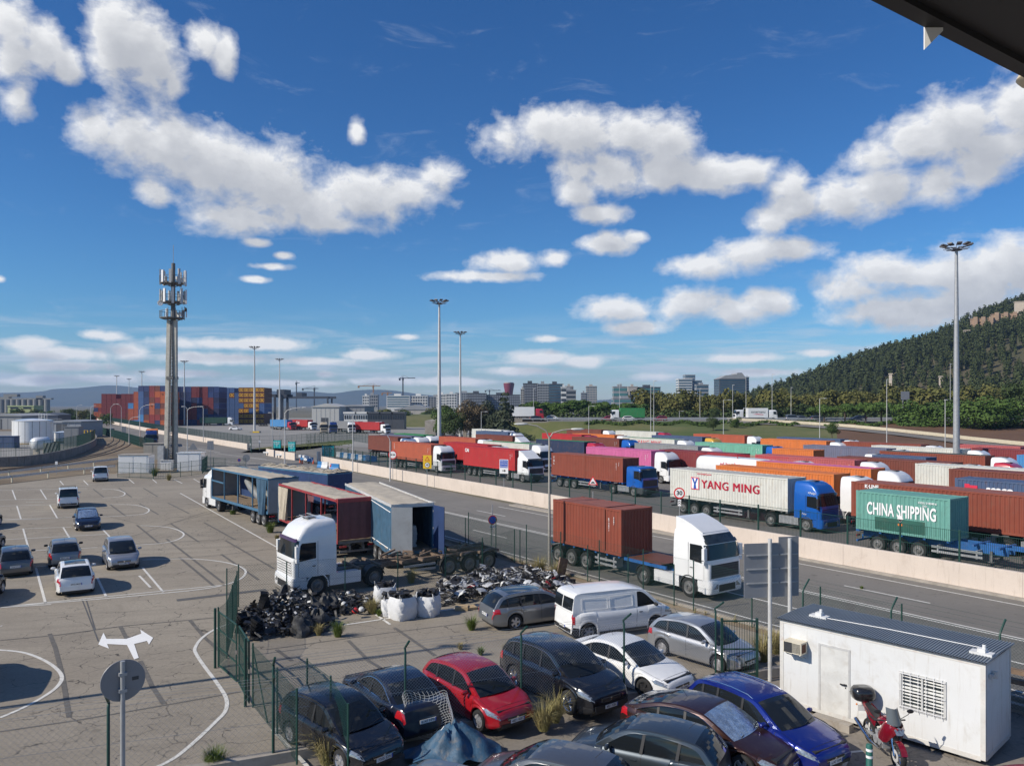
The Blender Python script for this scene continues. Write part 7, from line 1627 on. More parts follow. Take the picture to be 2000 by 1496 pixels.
fence('green mesh enclosure fence round the foot of the telecom mast', [at(230,932), at(275,934), at(300,936), at(330,935), at(395,926), at(405,915)], 2.0, 2.4, 'mesh', mesh=.2, wire=.02)
fence('green mesh fence from the cabinets to the road kerb', [at(395,922), at(440,926), at(480,926)], 2.2, 2.6, 'mesh', mesh=.18, wire=.02)
# guard rail and railway
def rails(label, px, name='guard_rail'):
    P = [at(*p) for p in smooth_px(px, 4)]; o = P[0]; t = thing(name, label, 'guard rail', o); m = MB()
    for a, b in run(P): m.beam(a-o+Vector((0,0,.75)), b-o+Vector((0,0,.75)), .05, .3)
    part('rail_beam', m, GALVL, t); L = 0; nx = 0
    for a, b in run(P):
        l = (b-a).length
        while nx < L+l: part('post', lambda: MB().box(-.08,.08,-.08,.08,0,.9), mat('cream_post', (.6,.55,.42), .7, 0, .1, 2), t, key='grp', loc=a+(b-a)*((nx-L)/l)-o); nx += 6
        L += l
rails('pale guard rail between the car park and the railway track', [(-60,940),(30,930),(100,921),(170,912),(230,905)]); rails('second lower guard rail at the very edge of the car park', [(-60,952),(40,940),(120,930),(190,923),(225,920)])
mb = MB()
for off in (0, 1.5):
    for px in ([(-80,917),(0,908),(100,897),(180,882),(215,872),(232,862),(230,852)], [(-80,930),(0,920),(110,907),(200,889),(240,876),(255,866),(250,855)]):
        P = [at(*p) for p in smooth_px(px, 5)]
        for a, b in run(P): n = Vector((-(b-a).y, (b-a).x, 0)).normalized()*off; mb.beam(a+n+Vector((0,0,.06)), b+n+Vector((0,0,.06)), .09, .12)
tag(part('railway_track', mb, RUSTM), 'curved railway tracks set in dirt at the left behind the car park', 'railway track')
# curved concrete wall and tank farm at the left
PXW = smooth_px([(-90,913),(0,912),(60,908),(110,899),(150,888),(178,876),(188,866),(184,856)], 4); PW_ = [at(*p) for p in PXW]
wall('curved grey concrete retaining wall round the tank yard', PW_, 1.55, 5, .3, M_CONCD, 'retaining_wall'); fence('green mesh fence on the curved concrete wall', [p for p in [at(-90,911), at(0,910), at(60,906), at(110,897), at(150,886), at(178,874), at(186,866)]], 3.6, 2.6, 'mesh', mesh=.25, wire=.022)
sheet('tank_yard', [at(-300,912), at(0,911), at(60,907), at(110,898), at(150,887), at(178,875), at(184,856), at(100,842), at(-300,842)], M_APRON, .006)
def tank(label, px0, px1, base, top, m, D=None, panels=9):
    p = at((px0+px1)/2, base); q = p.y/F; r = (px1-px0)*q/2; h = (base-top)*q; t = thing('storage_tank', label, 'tank', (p.x, p.y+r, 0))
    for k in range(panels*2): a0 = 2*math.pi*k/(panels*2)+.01; a1 = 2*math.pi*(k+1)/(panels*2)-.01; part('wall_plate', MB().grid([[Vector((r*math.cos(a0+(a1-a0)*j/4), r*math.sin(a0+(a1-a0)*j/4), z)) for j in range(5)] for z in (.2, h)]), m, t, 60)
    part('tank_roof', MB().lathe([(.001,h+r*.12),(r*.5,h+r*.09),(r-.02,h-.02)], 36), m, t, 40); part('tank_core', MB().lathe([(r-.05,.15),(r-.05,h-.02)], 36), BLACKP, t); part('ring_base', MB().lathe([(r+.3,0),(r+.3,.3),(r,.3)], 36), mat('ochre_base', (.4,.30,.16), .8, 0, .1), t)
    part('top_rail', MB().lathe([(r,h-.15),(r+.06,h-.15),(r+.06,h),(r,h)], 36), GALVL, t); return t
tank('large white cylindrical storage tank at the left edge', 6, 78, 868, 822, TW); tank('smaller white storage tank right of the large one', 93, 140, 864, 845, TW, panels=6)
p = at(76, 889); t = thing('pressure_vessel', 'white spherical ended tank behind the curved concrete wall', 'tank', (p.x, p.y, 0), rad(60)); part('vessel', MB().tube([(-1.4,0,2.2),(-1.2,0,2.2),(-.7,0,2.2),(1.6,0,2.2),(2.0,0,2.2),(2.2,0,2.2)], [.2,1.0,1.25,1.25,.8,.1], 20), TW, t, 50); part('saddle', MB().box(-.6,-.3,-.9,.9,0,1.3).box(1.2,1.5,-.9,.9,0,1.3), M_CONC, t)
cabinet('grey raised steel cabin on legs in the tank yard', 125, 152, 872, 833, 2.5, mat('grey_steel_sheet', (.22,.225,.23), .6, 0, .06), name='raised_cabin'); cabinet('navy blue tank container at the left border behind the wall', -14, 24, 876, 852, 2.6, C_BLUE, name='steel_store')
t = thing('pipe_tower', 'white steel ladder tower between the tanks', 'ladder tower', at(84, 866)); m = MB(); q = at(84,866).y/F
for x in (-.7, .7):
    for y in (-.5, .5): m.beam((x,y,0),(x,y,62*q*.95),.10)
for k in range(8): m.beam((-.7,-.5,k*.9),(.7,-.5,k*.9+.4),.06); m.beam((-.7,-.5,k*.9+.4),(.7,-.5,k*.9+.4),.06)
part('ladder_frame', m, GALVL, t); part('walkway', MB().box(-.9,5,-.6,.6,5.2,5.3).box(-.9,5,-.62,-.58,6.1,6.16), GALVL, t)
t = thing('pipe_manifold', 'yellow pipe frame beside the green fence of the tank yard', 'pipe frame', at(165, 868)); m = MB()
for x in (-1.5,0,1.5): m.tube([(x,0,0),(x,0,3.4),(x+.8,0,3.4),(x+.8,0,1)], .12, 7)
part('pipes', m, SY, t)
t = thing('hazard_board', 'black and cream diagonally striped board on the curved wall', 'board', at(101, 888, .4), rad(18)); part('board', MB().box(-1.4,1.4,0,.05,.3,2.2), mat('cream_board', (.5,.47,.36), .7, 0, .1), t); m = MB()
for k in range(5): m.prism([(-1.4+k*.6,-.02,.3),(-1.12+k*.6,-.02,.3),(-.5+k*.6 if k < 4 else 1.4,-.02,2.2),(-.78+k*.6 if k < 4 else 1.2,-.02,2.2)], (0,.015,0))
part('stripes', m, SK, t)
# ---------------------------------------------------------------- gate area: banners, barriers, barrier blocks, bikes
def banner(label, px0, px1, base, top, bot, lines):
    p = at(px0, base); q = p.y/F; w = (px1-px0)*q; t = thing('banner', label, 'banner', p, rad(-14)); zt, zb = (base-top)*q, (base-bot)*q
    part('cloth', MB().grid([[Vector((w*i/14, .05*math.sin(i*1.3+z), z)) for i in range(15)] for z in (zb, (zb+zt)/2, zt)]), STE, t, 60)
    for k, s in enumerate(lines): text(s, (zt-zb)*.20, SW, t, (w/2, -.09, zt-(zt-zb)*(.25+.2*k)), sx=.9)
    for x in (0, w): part('post', MB().box(x-.05,x+.05,.08,.18,0,zt+.2), GREENP, t)
banner('teal banner left of the traffic light at the port gate', 534, 550, 882, 860, 875, ('BENVINGUT', 'AL PORT', '24 h')); banner('teal banner right of the traffic light at the port gate', 563, 578, 888, 863, 881, ('ACCESO', 'PUERTO', '24 h')); banner('wide teal double banner behind the pink gate pier', 629, 654, 904, 871, 891, ('PORT TRUCK', 'PARKING', '24 h'))
for i, px in enumerate((663,669,675,681,687,693,700,706,712,718,724)):
    pass
def jersey(label, px, base, m, L=2.0, rz=-.5, name='plastic_barrier'):
    return tag(part(name, MB().grid([[Vector((x, y, z)) for y, z in ((-.28,0),(-.26,.2),(-.12,.45),(-.09,.95),(.09,.95),(.12,.45),(.26,.2),(.28,0))] for x in (-L/2, L/2)]).poly([Vector((-L/2, y, z)) for y, z in ((-.28,0),(-.26,.2),(-.12,.45),(-.09,.95),(.09,.95),(.12,.45),(.26,.2),(.28,0))]).poly([Vector((L/2, y, z)) for y, z in ((-.28,0),(-.26,.2),(-.12,.45),(-.09,.95),(.09,.95),(.12,.45),(.26,.2),(.28,0))]), m, None, loc=at(px, base, 0), rot=(0,0,rz)), label, 'barrier', 'plastic road barriers')
PBb = mat('barrier_blue', (.02,.17,.42), .5, 0, .1, 2); PBw = mat('barrier_white', (.66,.67,.68), .5, 0, .08, 2)
ords = ['first','second','third','fourth','fifth','sixth','seventh','eighth','ninth','tenth']
for i in range(10): jersey('%s water filled barrier, %s from the left in the row behind the gate fence' % ('white' if i % 2 == 0 else 'blue', ords[i]), 664+i*7.2, 892.5+i*1.0, PBw if i % 2 == 0 else PBb, 1.35, -.18)
jersey('blue barrier at the foot of the pink gate pier', 627, 913, PBb, 1.3, -.6); jersey('white barrier between the blue one and the chevron board', 635, 914, PBw, 1.3, -.6); jersey('blue barrier behind the red chevron board', 654, 918, PBb, 1.8, -.6); 
t = thing('chevron_board', 'red and white chevron board leaning on the blue barrier by the pink wall', 'chevron board', at(643, 917.5), -.35); part('board', MB().box(0,1.75,-.03,0,.25,.85), SW, t); m = MB()
for k in range(4): m.prism([(.1+k*.42,-.04,.55),(.3+k*.42,-.04,.85),(.48+k*.42,-.04,.85),(.28+k*.42,-.04,.55),(.48+k*.42,-.04,.25),(.3+k*.42,-.04,.25)], (0,.008,0))
part('chevrons', m, SR, t)
for i, (px, py, l) in enumerate([(528,888,'left'),(553,893,'right')]): t = thing('boom_barrier', 'white and blue boom barrier lying low at the gate, %s one' % l, 'barrier gate', at(px, py+2), -.35); part('boom', MB().box(-1.5,2.2,-.2,.2,.5,.75), PBw, t); part('boom_tip', MB().box(.6,1.3,-.21,.21,.49,.76), PBb, t); part('stand', MB().box(-1.3,-1.2,-.1,.1,0,.5).box(1.9,2.0,-.1,.1,0,.5), GALV, t)
for i, (px, py) in enumerate([(590,902),(597,903),(603,905)]):
    t = thing('scooter', 'blue parcel scooter parked by the gate, %s from the left' % ords[i], 'scooter', at(px, py), -.3-.2*i, 'blue scooters by the gate')
    for x in (0, 1.2): part('wheel', lambda: wheel_mesh(.24, .10), RUB, t, 40, key='scw', loc=(x, 0, .24))
    part('scooter_body', lambda: MB().box(-.3,.5,-.16,.16,.35,.75).beam((.5,0,.35),(1.1,0,.35),.3,.1).beam((1.15,0,.3),(1.0,0,1.0),.28,.12).beam((1.0,-.3,1.02),(1.0,.3,1.02),.04).prism([(-.3,-.1,.75),(.4,-.1,.75),(.3,-.1,.85),(-.3,-.1,.85)], (0,.2,0)), C_LB if i != 1 else PBw, t, key='scb'); part('cargo_box', lambda: MB().box(-.55,-.1,-.22,.22,.8,1.2), PBw, t, key='scx')
for i, (px, py) in enumerate([(586,904),(590,906),(612,906)]):
    t = thing('traffic_cone', 'orange traffic cone by the parked scooters, %s from the left' % ords[i], 'cone', at(px, py), 0, 'cones at the gate'); part('cone_body', lambda: MB().lathe([(.18,.03),(.03,.7),(.001,.7)], 10), mat('cone_orange', (.6,.1,.03), .6, 0, 0), t, key='cone'); part('cone_base', lambda: MB().box(-.2,.2,-.2,.2,0,.03), BLACKP, t, key='coneb')
# ---------------------------------------------------------------- vegetation
def fol(name, c1, c2, trans=.25):
    m = bpy.data.materials.new(name); m.use_nodes = True; g = NG(m.node_tree); b = m.node_tree.nodes['Principled BSDF']; P = g.n('ShaderNodeTexCoord').outputs['Object']
    geo = g.n('ShaderNodeNewGeometry'); c = g.mix(g.ramp(g.noise(P, .9, 3, .6), .35, .65), c1, c2); c = g.mix(g.m('MULTIPLY', geo.outputs['Random Per Island'], .5), c, [x*.62 for x in c1])
    g.put(b, 'Base Color', c); b.inputs['Roughness'].default_value = .75; b.inputs['Specular IOR Level'].default_value = .2
    return m
V_CYP = fol('cypress_foliage', (.045,.062,.020), (.082,.098,.034)); V_PINE = fol('pine_foliage', (.06,.11,.022), (.10,.16,.035)); V_PLANE = fol('plane_foliage', (.10,.11,.028), (.17,.15,.045)); V_DARK = fol('dark_foliage', (.045,.07,.022), (.08,.11,.035)); V_BUSH = fol('bush_foliage', (.05,.085,.02), (.08,.13,.03)); V_BROWN = fol('dry_foliage', (.12,.09,.05), (.16,.12,.07)); V_GREY = fol('greyish_conifer', (.045,.06,.035), (.08,.09,.05))
V_BARK = mat('bark', (.10,.075,.055), .9, 0, .25, 4); V_GR1 = fol('green_grass_blades', (.10,.15,.03), (.17,.21,.05)); V_GR2 = fol('dry_grass_blades', (.33,.27,.13), (.26,.25,.09))
def leaves(lobes, n, size, seed, shape='quad', up=.3):
    r = random.Random(seed); mb = MB(); tot = sum(l[3]*l[4]*l[5] for l in lobes)
    for cx, cy, cz, rx, ry, rz in lobes:
        for _ in range(int(n*rx*ry*rz/tot)):
            a = r.uniform(0, 6.283); c = r.uniform(-1, 1); s = math.sqrt(1-c*c); rad_ = r.uniform(.55, 1.02)**.5
            rad_ *= 1+.12*math.sin(a*5+c*4)
            p = Vector((cx+rx*rad_*s*math.cos(a), cy+ry*rad_*s*math.sin(a), cz+rz*rad_*c)); n_ = Vector((s*math.cos(a)+r.uniform(-.6,.6), s*math.sin(a)+r.uniform(-.6,.6), c+r.uniform(-.4,.8))).normalized()
            u = n_.orthogonal().normalized(); v = n_.cross(u); k = r.uniform(.6, 1.3)*size; t = r.uniform(0, 6.28); u2 = u*math.cos(t)+v*math.sin(t); v2 = n_.cross(u2)
            o = len(mb.v)
            mb.v += [tuple(p-u2*k), tuple(p+v2*k*.7-u2*k*.2+n_*k*.15), tuple(p+u2*k), tuple(p-v2*k*.7+u2*k*.1)]; mb.f.append((o, o+1, o+2, o+3))
    return mb
def cyp_mesh(seed, n=420, sz=.032):
    r = random.Random(seed); L = []; h = 1.0
    for k in range(9): u = (k+.5)/9; w = .115*math.sin(math.pi*min(1, (u*.94+.10)))**.7; L.append((r.uniform(-.012,.012), r.uniform(-.012,.012), .07+.88*u, w*r.uniform(.85,1.15), w*r.uniform(.85,1.15), .085))
    return leaves(L, n, sz, seed)
CYPL = [cyp_mesh(k+9, 150, .052) for k in range(5)]
CYP = [cyp_mesh(k).mesh('crown') for k in range(5)]
def round_mesh(seed, n=800, size=.09):
    r = random.Random(seed); L = [(0,0,.50,.28,.28,.30)]
    for k in range(8): a = r.uniform(0, 6.28); q = r.uniform(.15,.30); L.append((q*math.cos(a), q*math.sin(a), r.uniform(.20,.82), r.uniform(.14,.22), r.uniform(.14,.22), r.uniform(.12,.18)))
    return leaves(L, n, size*.55, seed)
RND = [round_mesh(40+k, 1100, .075) for k in range(4)]; RND = [m.mesh('crown') for m in RND]; RNDF = [round_mesh(90+k, 3200, .042).mesh('crown') for k in range(2)]
def umb_mesh(seed):
    r = random.Random(seed); L = []
    for k in range(12): a = r.uniform(0, 6.28); q = r.uniform(.0,.36); L.append((q*math.cos(a), q*math.sin(a), .72+r.uniform(-.10,.12)-q*.35, r.uniform(.15,.22), r.uniform(.15,.22), r.uniform(.10,.16)))
    return leaves(L, 2600, .034, seed)
UMB = [umb_mesh(70+k).mesh('crown') for k in range(3)]
TRK = MB().tube([(0,0,-.02),(.01,0,.3),(0,.01,.7)], [.028,.02,.01], 7); 
for a in (0,1.3,2.6,3.9,5.2): TRK.tube([(0,0,.35),(.12*math.cos(a),.12*math.sin(a),.52),(.22*math.cos(a),.22*math.sin(a),.66)], [.012,.008,.003], 5)
TRKM = TRK.mesh('trunk', 50); CTRK = MB().tube([(0,0,-.03),(0,0,.5)], [.02,.01], 6).mesh('trunk', 50)
UTRK = MB().tube([(0,0,-.02),(.02,.01,.35),(.0,.0,.62)], [.030,.022,.018], 7)
for a in (0,1.2,2.5,3.7,5.0): UTRK.tube([(.0,.0,.55),(.12*math.cos(a),.12*math.sin(a),.68),(.28*math.cos(a),.28*math.sin(a),.76)], [.014,.010,.004], 5)
UTRKM = UTRK.mesh('trunk', 50)
rt = random.Random(11)
def tree(name, cat, label, p, h, crown, trunk, m, w=1.0, group=None):
    t = thing(name, label, cat, p, rt.uniform(0, 6.28), group); t.scale = (h*w, h*w, h); part('crown', crown, m, t); part('trunk', trunk, V_BARK, t); return t
# ---------------------------------------------------------------- grass bank, slip road and highway
def xd(px, D, z): return Vector(((px-1000)*D/F, D, z))
def footD(px): return min(206, 124/(.811*(px-1000)/F+.584))
def bank_z(px, v):
    return 5.0*(v**.9)
m_ = MB(); rows = []
for i in range(36):
    px = 985+i*50; f = footD(px); rows.append([xd(px, f+(213-f)*v, bank_z(px, v)+(.12*math.sin(px*.07+v*9) if 0 < v < 1 else 0)-(.05 if v == 0 else 0)) for v in (0,.15,.3,.45,.6,.75,.9,1)])
struct('grass_bank', MB().grid(rows[:14]), M_GRASS, 60); struct('brown_slope', MB().grid(rows[13:]), M_BROWN, 60)
mb = MB(); mb.grid([[xd(px, 213, 5.0), xd(px, 245, 5.0)] for px in (985, 2800)]); struct('highway', mb, ground_mat('highway_asphalt', (.17,.165,.155), (.2,.195,.18), .08), None)
mb = MB(); mb.grid([[xd(px, 245, 4.9), xd(px, 262, 4.6), xd(px, 400, 4.0)] for px in (985, 1500, 3200)]); struct('park_ground', mb, M_GRASS, None)
# slip road coming down the slope
def slope_pt(px, v): f = footD(px); return xd(px, f+(213-f)*v, bank_z(px, v)+.06)
sl = [(1420,.98),(1500,.90),(1580,.80),(1660,.70),(1740,.58),(1820,.47),(1900,.37),(1980,.30),(2080,.24)]
mb = MB(); mb.grid([[slope_pt(px, max(0,v-.05))+Vector((0,0,.10)), slope_pt(px, v+.03)+Vector((0,0,.10))] for px, v in sl]); struct('slip_road', mb, M_ROAD)
mb = MB()
for (p0, v0), (p1, v1) in zip(sl, sl[1:]): mb.beam(slope_pt(p0, v0+.04)+Vector((0,0,.5)), slope_pt(p1, v1+.04)+Vector((0,0,.5)), .3, .7)
tag(part('concrete_parapet', mb, mat('cream_concrete', (.52,.46,.34), .8, 0, .1)), 'cream concrete parapet of the slip road running down the brown slope', 'parapet')
def hwrail(label, D, z, px0, px1):
    t = thing('guard_rail', label, 'guard rail', xd(px0, D, z)); o = xd(px0, D, z); part('rail_beam', MB().beam(Vector((0,0,.7)), xd(px1, D, z)-o+Vector((0,0,.7)), .1, .35), GALV, t); m = MB()
    k = 0; L = (xd(px1, D, z)-o).length
    while k < L: m.box(k-.06,k+.06,-.06,.06,0,.6); k += 4
    part('rail_posts', m, GALV, t, stuff=True)
hwrail('steel guard rail on the near edge of the raised highway', 213.5, 5.0, 985, 2300); hwrail('steel guard rail in the middle of the raised highway', 229, 5.0, 985, 2300)
# bridge / underpass
t = thing('highway_bridge', 'concrete highway bridge with dark opening left of the grass bank', 'bridge', xd(985, 213, 0)); qx = 213/F
part('deck', MB().box(-75*qx*1.2, 5, 0, 32, 4.2, 5.3), M_CONC, t); part('parapet', MB().box(-90*qx, 5, -.3, 0, 4.0, 5.9), M_CONC, t); part('abutment', MB().box(3, 12, -.5, 30, 0, 5.0).prism([(12,-.5,0),(12,-.5,5.0),(19,-.5,0)], (0,2,0)), M_CONC, t); part('pier', MB().box(-12,-11,8,10,0,4.2), M_CONC, t); part('wing_wall', MB().box(-22,-19,-.5,30,0,5.2), M_CONC, t)
# traffic on the highway: cars and lorries
def hcar(px, D, kind, m, label, rz=0): p = xd(px, D, 5.0); return car(kind, p, rz, m, label, group='cars on the highway', z=5.0, name='moving_car')
hcar(1187,222,'hatch',PR,'red and white car on the highway under the umbrella pines', math.pi); hcar(1229,219,'hatch',PW,'white car on the highway left of the green lorry'); hcar(1289,220,'hatch',PR,'red car on the highway right of the green lorry', math.pi)
hcar(1549,218,'kombi',PS,'silver people carrier on the highway right of the white lorry', 0); hcar(1566,224,'hatch',PGM,'grey car half hidden by the silver people carrier'); hcar(1598,220,'wagon',PG,'dark grey car on the highway before the stone pines'); hcar(1676,225,'wagon',PN,'dark car under the stone pines on the highway', math.pi); hcar(1600+200,226,'hatch',PG,'grey car between the two big stone pines', 0); hcar(1048,222,'hatch',PDG,'dark car on the highway left end near the bridge'); hcar(1080,226,'hatch',PW,'pale car on the highway behind the first pine trunk')
def rigid(px, D, z, rz, L, boxm, tr, label, txt=None, zh=3.7, name='box_lorry', grp='lorries on the highway'):
    p = xd(px, D, z); t = thing(name, label, 'lorry', p, rz, grp); tractor_parts(t, 'low', tr, L+.4); part('load_box', MB().box(0, L, -1.24, 1.24, 1.0, zh), boxm, t); truck_wheels(t, (1.2, 2.5), True); part('under_frame', MB().box(0,L,-1,1,.7,.99), CHAS, t)
    if txt: text(txt[0], txt[1], txt[2], t, (L/2, -1.26, 2.6))
    return t
t = rigid(1459, 219, 5.0, 0, 5.6, PW, TW, 'white box lorry with dark lettering and a red swoosh on the highway', ('externanu', 1.0, SK)); part('swoosh', MB().prism([(1.2,-1.255,1.9),(4.2,-1.255,1.75),(4.3,-1.255,1.9),(2.6,-1.255,2.05)], (0,-.01,0)), LETR, t)
t = thing('car_transporter', 'white car transporter carrying cars on the highway behind the box lorry', 'lorry', xd(1455, 225, 5.0), math.pi, 'lorries on the highway'); tractor_parts(t, 'low', TW, .8); part('transporter_frame', MB().beam((.5,-1.2,1),(-7,-1.2,1),.2).beam((.5,1.2,1),(-7,1.2,1),.2).beam((.5,-1.2,1),(0,-1.2,3.6),.2).beam((-7,-1.2,1),(-6.5,-1.2,3.3),.2).beam((0,-1.2,3.6),(-6.5,-1.2,3.0),.2).beam((0,1.2,3.6),(-6.5,1.2,3.0),.2), GALVL, t); truck_wheels(t, (-4.5,-5.8), False)
rigid(1258, 222, 5.0, math.pi, 7, C_LG, TW, 'white cab lorry with a bright green box on the highway', ('EVERGREEN', .9, LETW)); rigid(1000, 224, 5.3, 0, 6.5, PW, TR, 'white lorry crossing the bridge behind the tall conifers'); 
def dsign(px, D, z, w, h, label): t = thing('road_sign', label, 'road sign', xd(px, D, z)); part('plate', MB().box(-w/2, w/2, 0, .1, 3.2, 3.2+h), SIGNB, t); part('post', MB().cyl((-w/4,.15,0),(-w/4,.15,3.2+h), .12, 6).cyl((w/4,.15,0),(w/4,.15,3.2+h), .12, 6), GALV, t)
dsign(1768, 240, 8.0, 2.6, 2.6, 'grey back of a large highway sign between the stone pines')
# ---------------------------------------------------------------- hill with cypresses
def hill_z(x, y):
    if y < 250: return 4
    g = interp([(150,0),(187,2),(234,19),(273,34),(312,46),(351,58),(390,75),(450,92),(700,118),(1100,125)], x)
    u = min(1, (y-255)/320) if y < 640 else max(0, 1-(y-640)/260); u = u*u*(3-2*u)
    return 4+u*g*(1+.03*math.sin(x*.031+y*.02))
rows = [[Vector((x, y, hill_z(x, y))) for x in range(60, 1100, 26)] for y in range(250, 1000, 25)]
struct('wooded_hill', MB().grid(rows), ground_mat('hill_earth', (.10,.085,.05), (.07,.07,.035), .3, 0, big=.03), 60)
spots = []; rh = random.Random(21)
while len(spots) < 2300:
    y = rh.uniform(262, 650) if rh.random() < .6 else rh.uniform(520, 650); x = rh.uniform(100, 520)
    if (x/y)*F+1000 > 2080 or x < 172: continue
    if hill_z(x, y) < 6 and rh.random() < .6: continue
    spots.append((x, y, rh.uniform(9, 15)*(1 if rh.random() < .8 else .7)))
# the 280 that show largest are trees of their own
spots.sort(key=lambda s: -s[2]/s[1]*(1.4 if s[1] > 420 else 1))
cnt = 0; far = MB(); Fv, Ff = [], []
base_v = [[Vector(v) for v in m.v] for m in CYPL]; base_f = [m.f for m in CYPL]
for i, (x, y, h) in enumerate(spots):
    z = hill_z(x, y)-.5
    if i < 280:
        t = thing('cypress_tree', 'tall dark green cypress on the wooded hillside', 'tree', (x, y, z), rh.uniform(0, 6), 'cypresses on the wooded hill'); w = rh.uniform(.85, 1.5); t.scale = (h*w, h*w, h)
        part('crown', CYP[i % 5], V_CYP, t); part('trunk', CTRK, V_BARK, t)
    else:
        k = i % 5; o = len(far.v); w = rh.uniform(.9, 1.6)*h; a = rh.uniform(0, 6); ca, sa = math.cos(a)*w, math.sin(a)*w
        far.v += [(x+v.x*ca-v.y*sa, y+v.x*sa+v.y*ca, z+v.z*h) for v in base_v[k]]; far.f += [tuple(q+o for q in f) for f in base_f[k]]
tag(part('cypress_wood', far, V_CYP), 'dense cypress wood covering the hillside between the nearer trees', 'wood', kind='stuff')
TAN = mat('sandstone', (.36,.25,.17), .85, 0, .15, .3); PALE = mat('pale_stone', (.55,.47,.38), .8, 0, .1, .5)
def ruin(px, py, D, w, h, m, label, name='stone_wall', towers=0, cat='wall'):
    p = atD(px, py, D); t = thing(name, label, cat, (p.x, p.y, p.z), rad(-20)); q = D/F; part('masonry', MB().box(-w*q/2, w*q/2, 0, 4, -4, h*q), m, t)
    part('coping', MB().box(-w*q/2-.3, w*q/2+.3, -.3, 4.3, h*q, h*q+.5), m, t)
    for k in range(towers): x = -w*q/2+w*q*(k+.5)/towers; part('buttress', MB().box(x-1.2,x+1.2,-1.6,0,-4,h*q+1.5), m, t)
    return t
ruin(1920,640,560,40,17,TAN,'long sandstone castle wall high on the hill, leftmost length', towers=3); ruin(1964,634,560,46,20,TAN,'sandstone castle wall with bastions at the right top of the hill', towers=3); ruin(1993,606,570,16,16,PALE,'pale castle building at the very top right of the hill', 'castle_building', cat='building'); ruin(1990,640,552,20,14,TAN,'lower sandstone bastion under the castle building', towers=1)
ruin(1889,660,540,9,14,PALE,'small pale tower between the cypresses left of the castle walls','stone_tower',cat='tower'); ruin(1908,684,520,8,8,TAN,'small roofed stone shrine on the hillside','stone_shrine',cat='shrine'); ruin(1740,740,420,4,9,PALE,'slender pale tomb left of centre on the hillside','stone_tomb',cat='tomb'); ruin(1950,755,400,4,14,TAN,'stone obelisk on the right hillside','stone_obelisk',cat='obelisk'); ruin(1962,755,400,10,6,PALE,'pale mausoleum beside the obelisk','mausoleum',cat='mausoleum'); None; ruin(1839,745,430,5,9,PALE,'pale tomb in the middle of the hillside','stone_tomb',cat='tomb')
# plane trees and pines along the highway
def nth(n): return '%d%s' % (n, 'th' if 10 <= n % 100 <= 20 else {1:'st',2:'nd',3:'rd'}.get(n % 10, 'th'))
def strip_trees(spec, name, cat, meshes, trunk, m, lab, group, wr=(.9,1.2)):
    for i, (px, D, h) in enumerate(sorted(spec)):
        z = hill_z((px-1000)*D/F, D)-.3 if D > 250 else 4.4
        tree(name, cat, lab % nth(i+1), xd(px, D, z), h, meshes[i % len(meshes)], trunk, m, rt.uniform(*wr), group)
spec = []
for px in range(1255, 2020, 19): spec.append((px+rt.uniform(-8,8), rt.uniform(262, 285), rt.uniform(9.5, 12.5)+max(0, (px-1500)*.006)))
for px in range(1270, 2030, 27): spec.append((px+rt.uniform(-8,8), rt.uniform(290, 330), rt.uniform(11, 14)))
strip_trees(spec[:], 'plane_tree', 'tree', RND, TRKM, V_PLANE, 'olive green plane tree behind the highway, %s of the belt counted from the left', 'plane trees behind the highway')
spec = [(1040+i*13+rt.uniform(-4,4), 250+rt.uniform(0,25), 7.5+rt.uniform(-1,1)) for i in range(17)]
strip_trees(spec, 'umbrella_pine', 'tree', UMB, UTRKM, V_PINE, 'flat topped umbrella pine above the grass bank, %s from the left', 'umbrella pines above the grass bank', (1.0,1.4))
bp = [(1690,208,7.0,'umbrella pine at the left of the pine group on the right'),(1722,206,7.2,'umbrella pine second in the pine group on the right'),(1650,209,6.8,'small umbrella pine over the brown slope, left end'),(1795,200,11.0,'broad umbrella pine left of the tall right mast'),(1840,196,10.5,'umbrella pine just left of the tall right mast'),(1905,188,12.0,'broadest umbrella pine right of the tall right mast'),(1955,192,11.4,'umbrella pine at the right end of the big group'),(1610,211,6.5,'umbrella pine above the dark grey car')]
for px, D, h, l in bp:
    big = px > 1780; tree('umbrella_pine', 'tree', l, xd(px, D, 1.0 if big else 3.8), h, (RNDF if big else UMB)[int(px) % 2], UTRKM, V_PINE, 1.45 if big else 1.3)
for i, (px, D, h, m, l) in enumerate([(868,196,9.0,V_PINE,'bushy green tree at the foot of the thin middle mast'),(888,190,8.6,V_DARK,'dark bushy tree right of the thin middle mast'),(918,196,11.0,V_BROWN,'brownish tall tree left of the conifer'),(942,200,11.5,V_GREY,'grey green tree between the brown tree and the conifer'),(965,194,8.5,V_GREY,'low grey green tree before the underpass'),(952,205,9,V_DARK,'dark tree behind the low grey one'),(1395,236,4.5,V_DARK,'low dark shrub tree by the highway edge'),(1393,190,4.2,V_DARK,'dark bush at the foot of the grass bank'),(1437,196,3.8,V_BUSH,'green bush on the grass bank beside the thin pole'),(1625,155,3.6,V_BUSH,'green bush left of the slip road'),(1990,200,13,V_DARK,'dark dense tree at the right border beside the pines'),(2040,215,14,V_DARK,'dark tree just past the right border')]):
    tree('leafy_tree', 'tree', l, xd(px, D, (0.5 if px < 1000 else 3.0 if D < 200 else 4.6)), h, RNDF[i % 2], TRKM, m, .95)
def conifer(px, D, h, l, m=V_GREY):
    L = [];
    for k in range(11): u = k/11; w = .20*(1-u)**.8+.03; L.append((rt.uniform(-.03,.03), rt.uniform(-.03,.03), .12+.85*u, w, w, .05))
    tree('conifer_tree', 'tree', l, xd(px, D, 0), h, leaves(L, 900, .035, int(px)).mesh('crown'), CTRK, m, 1.1)
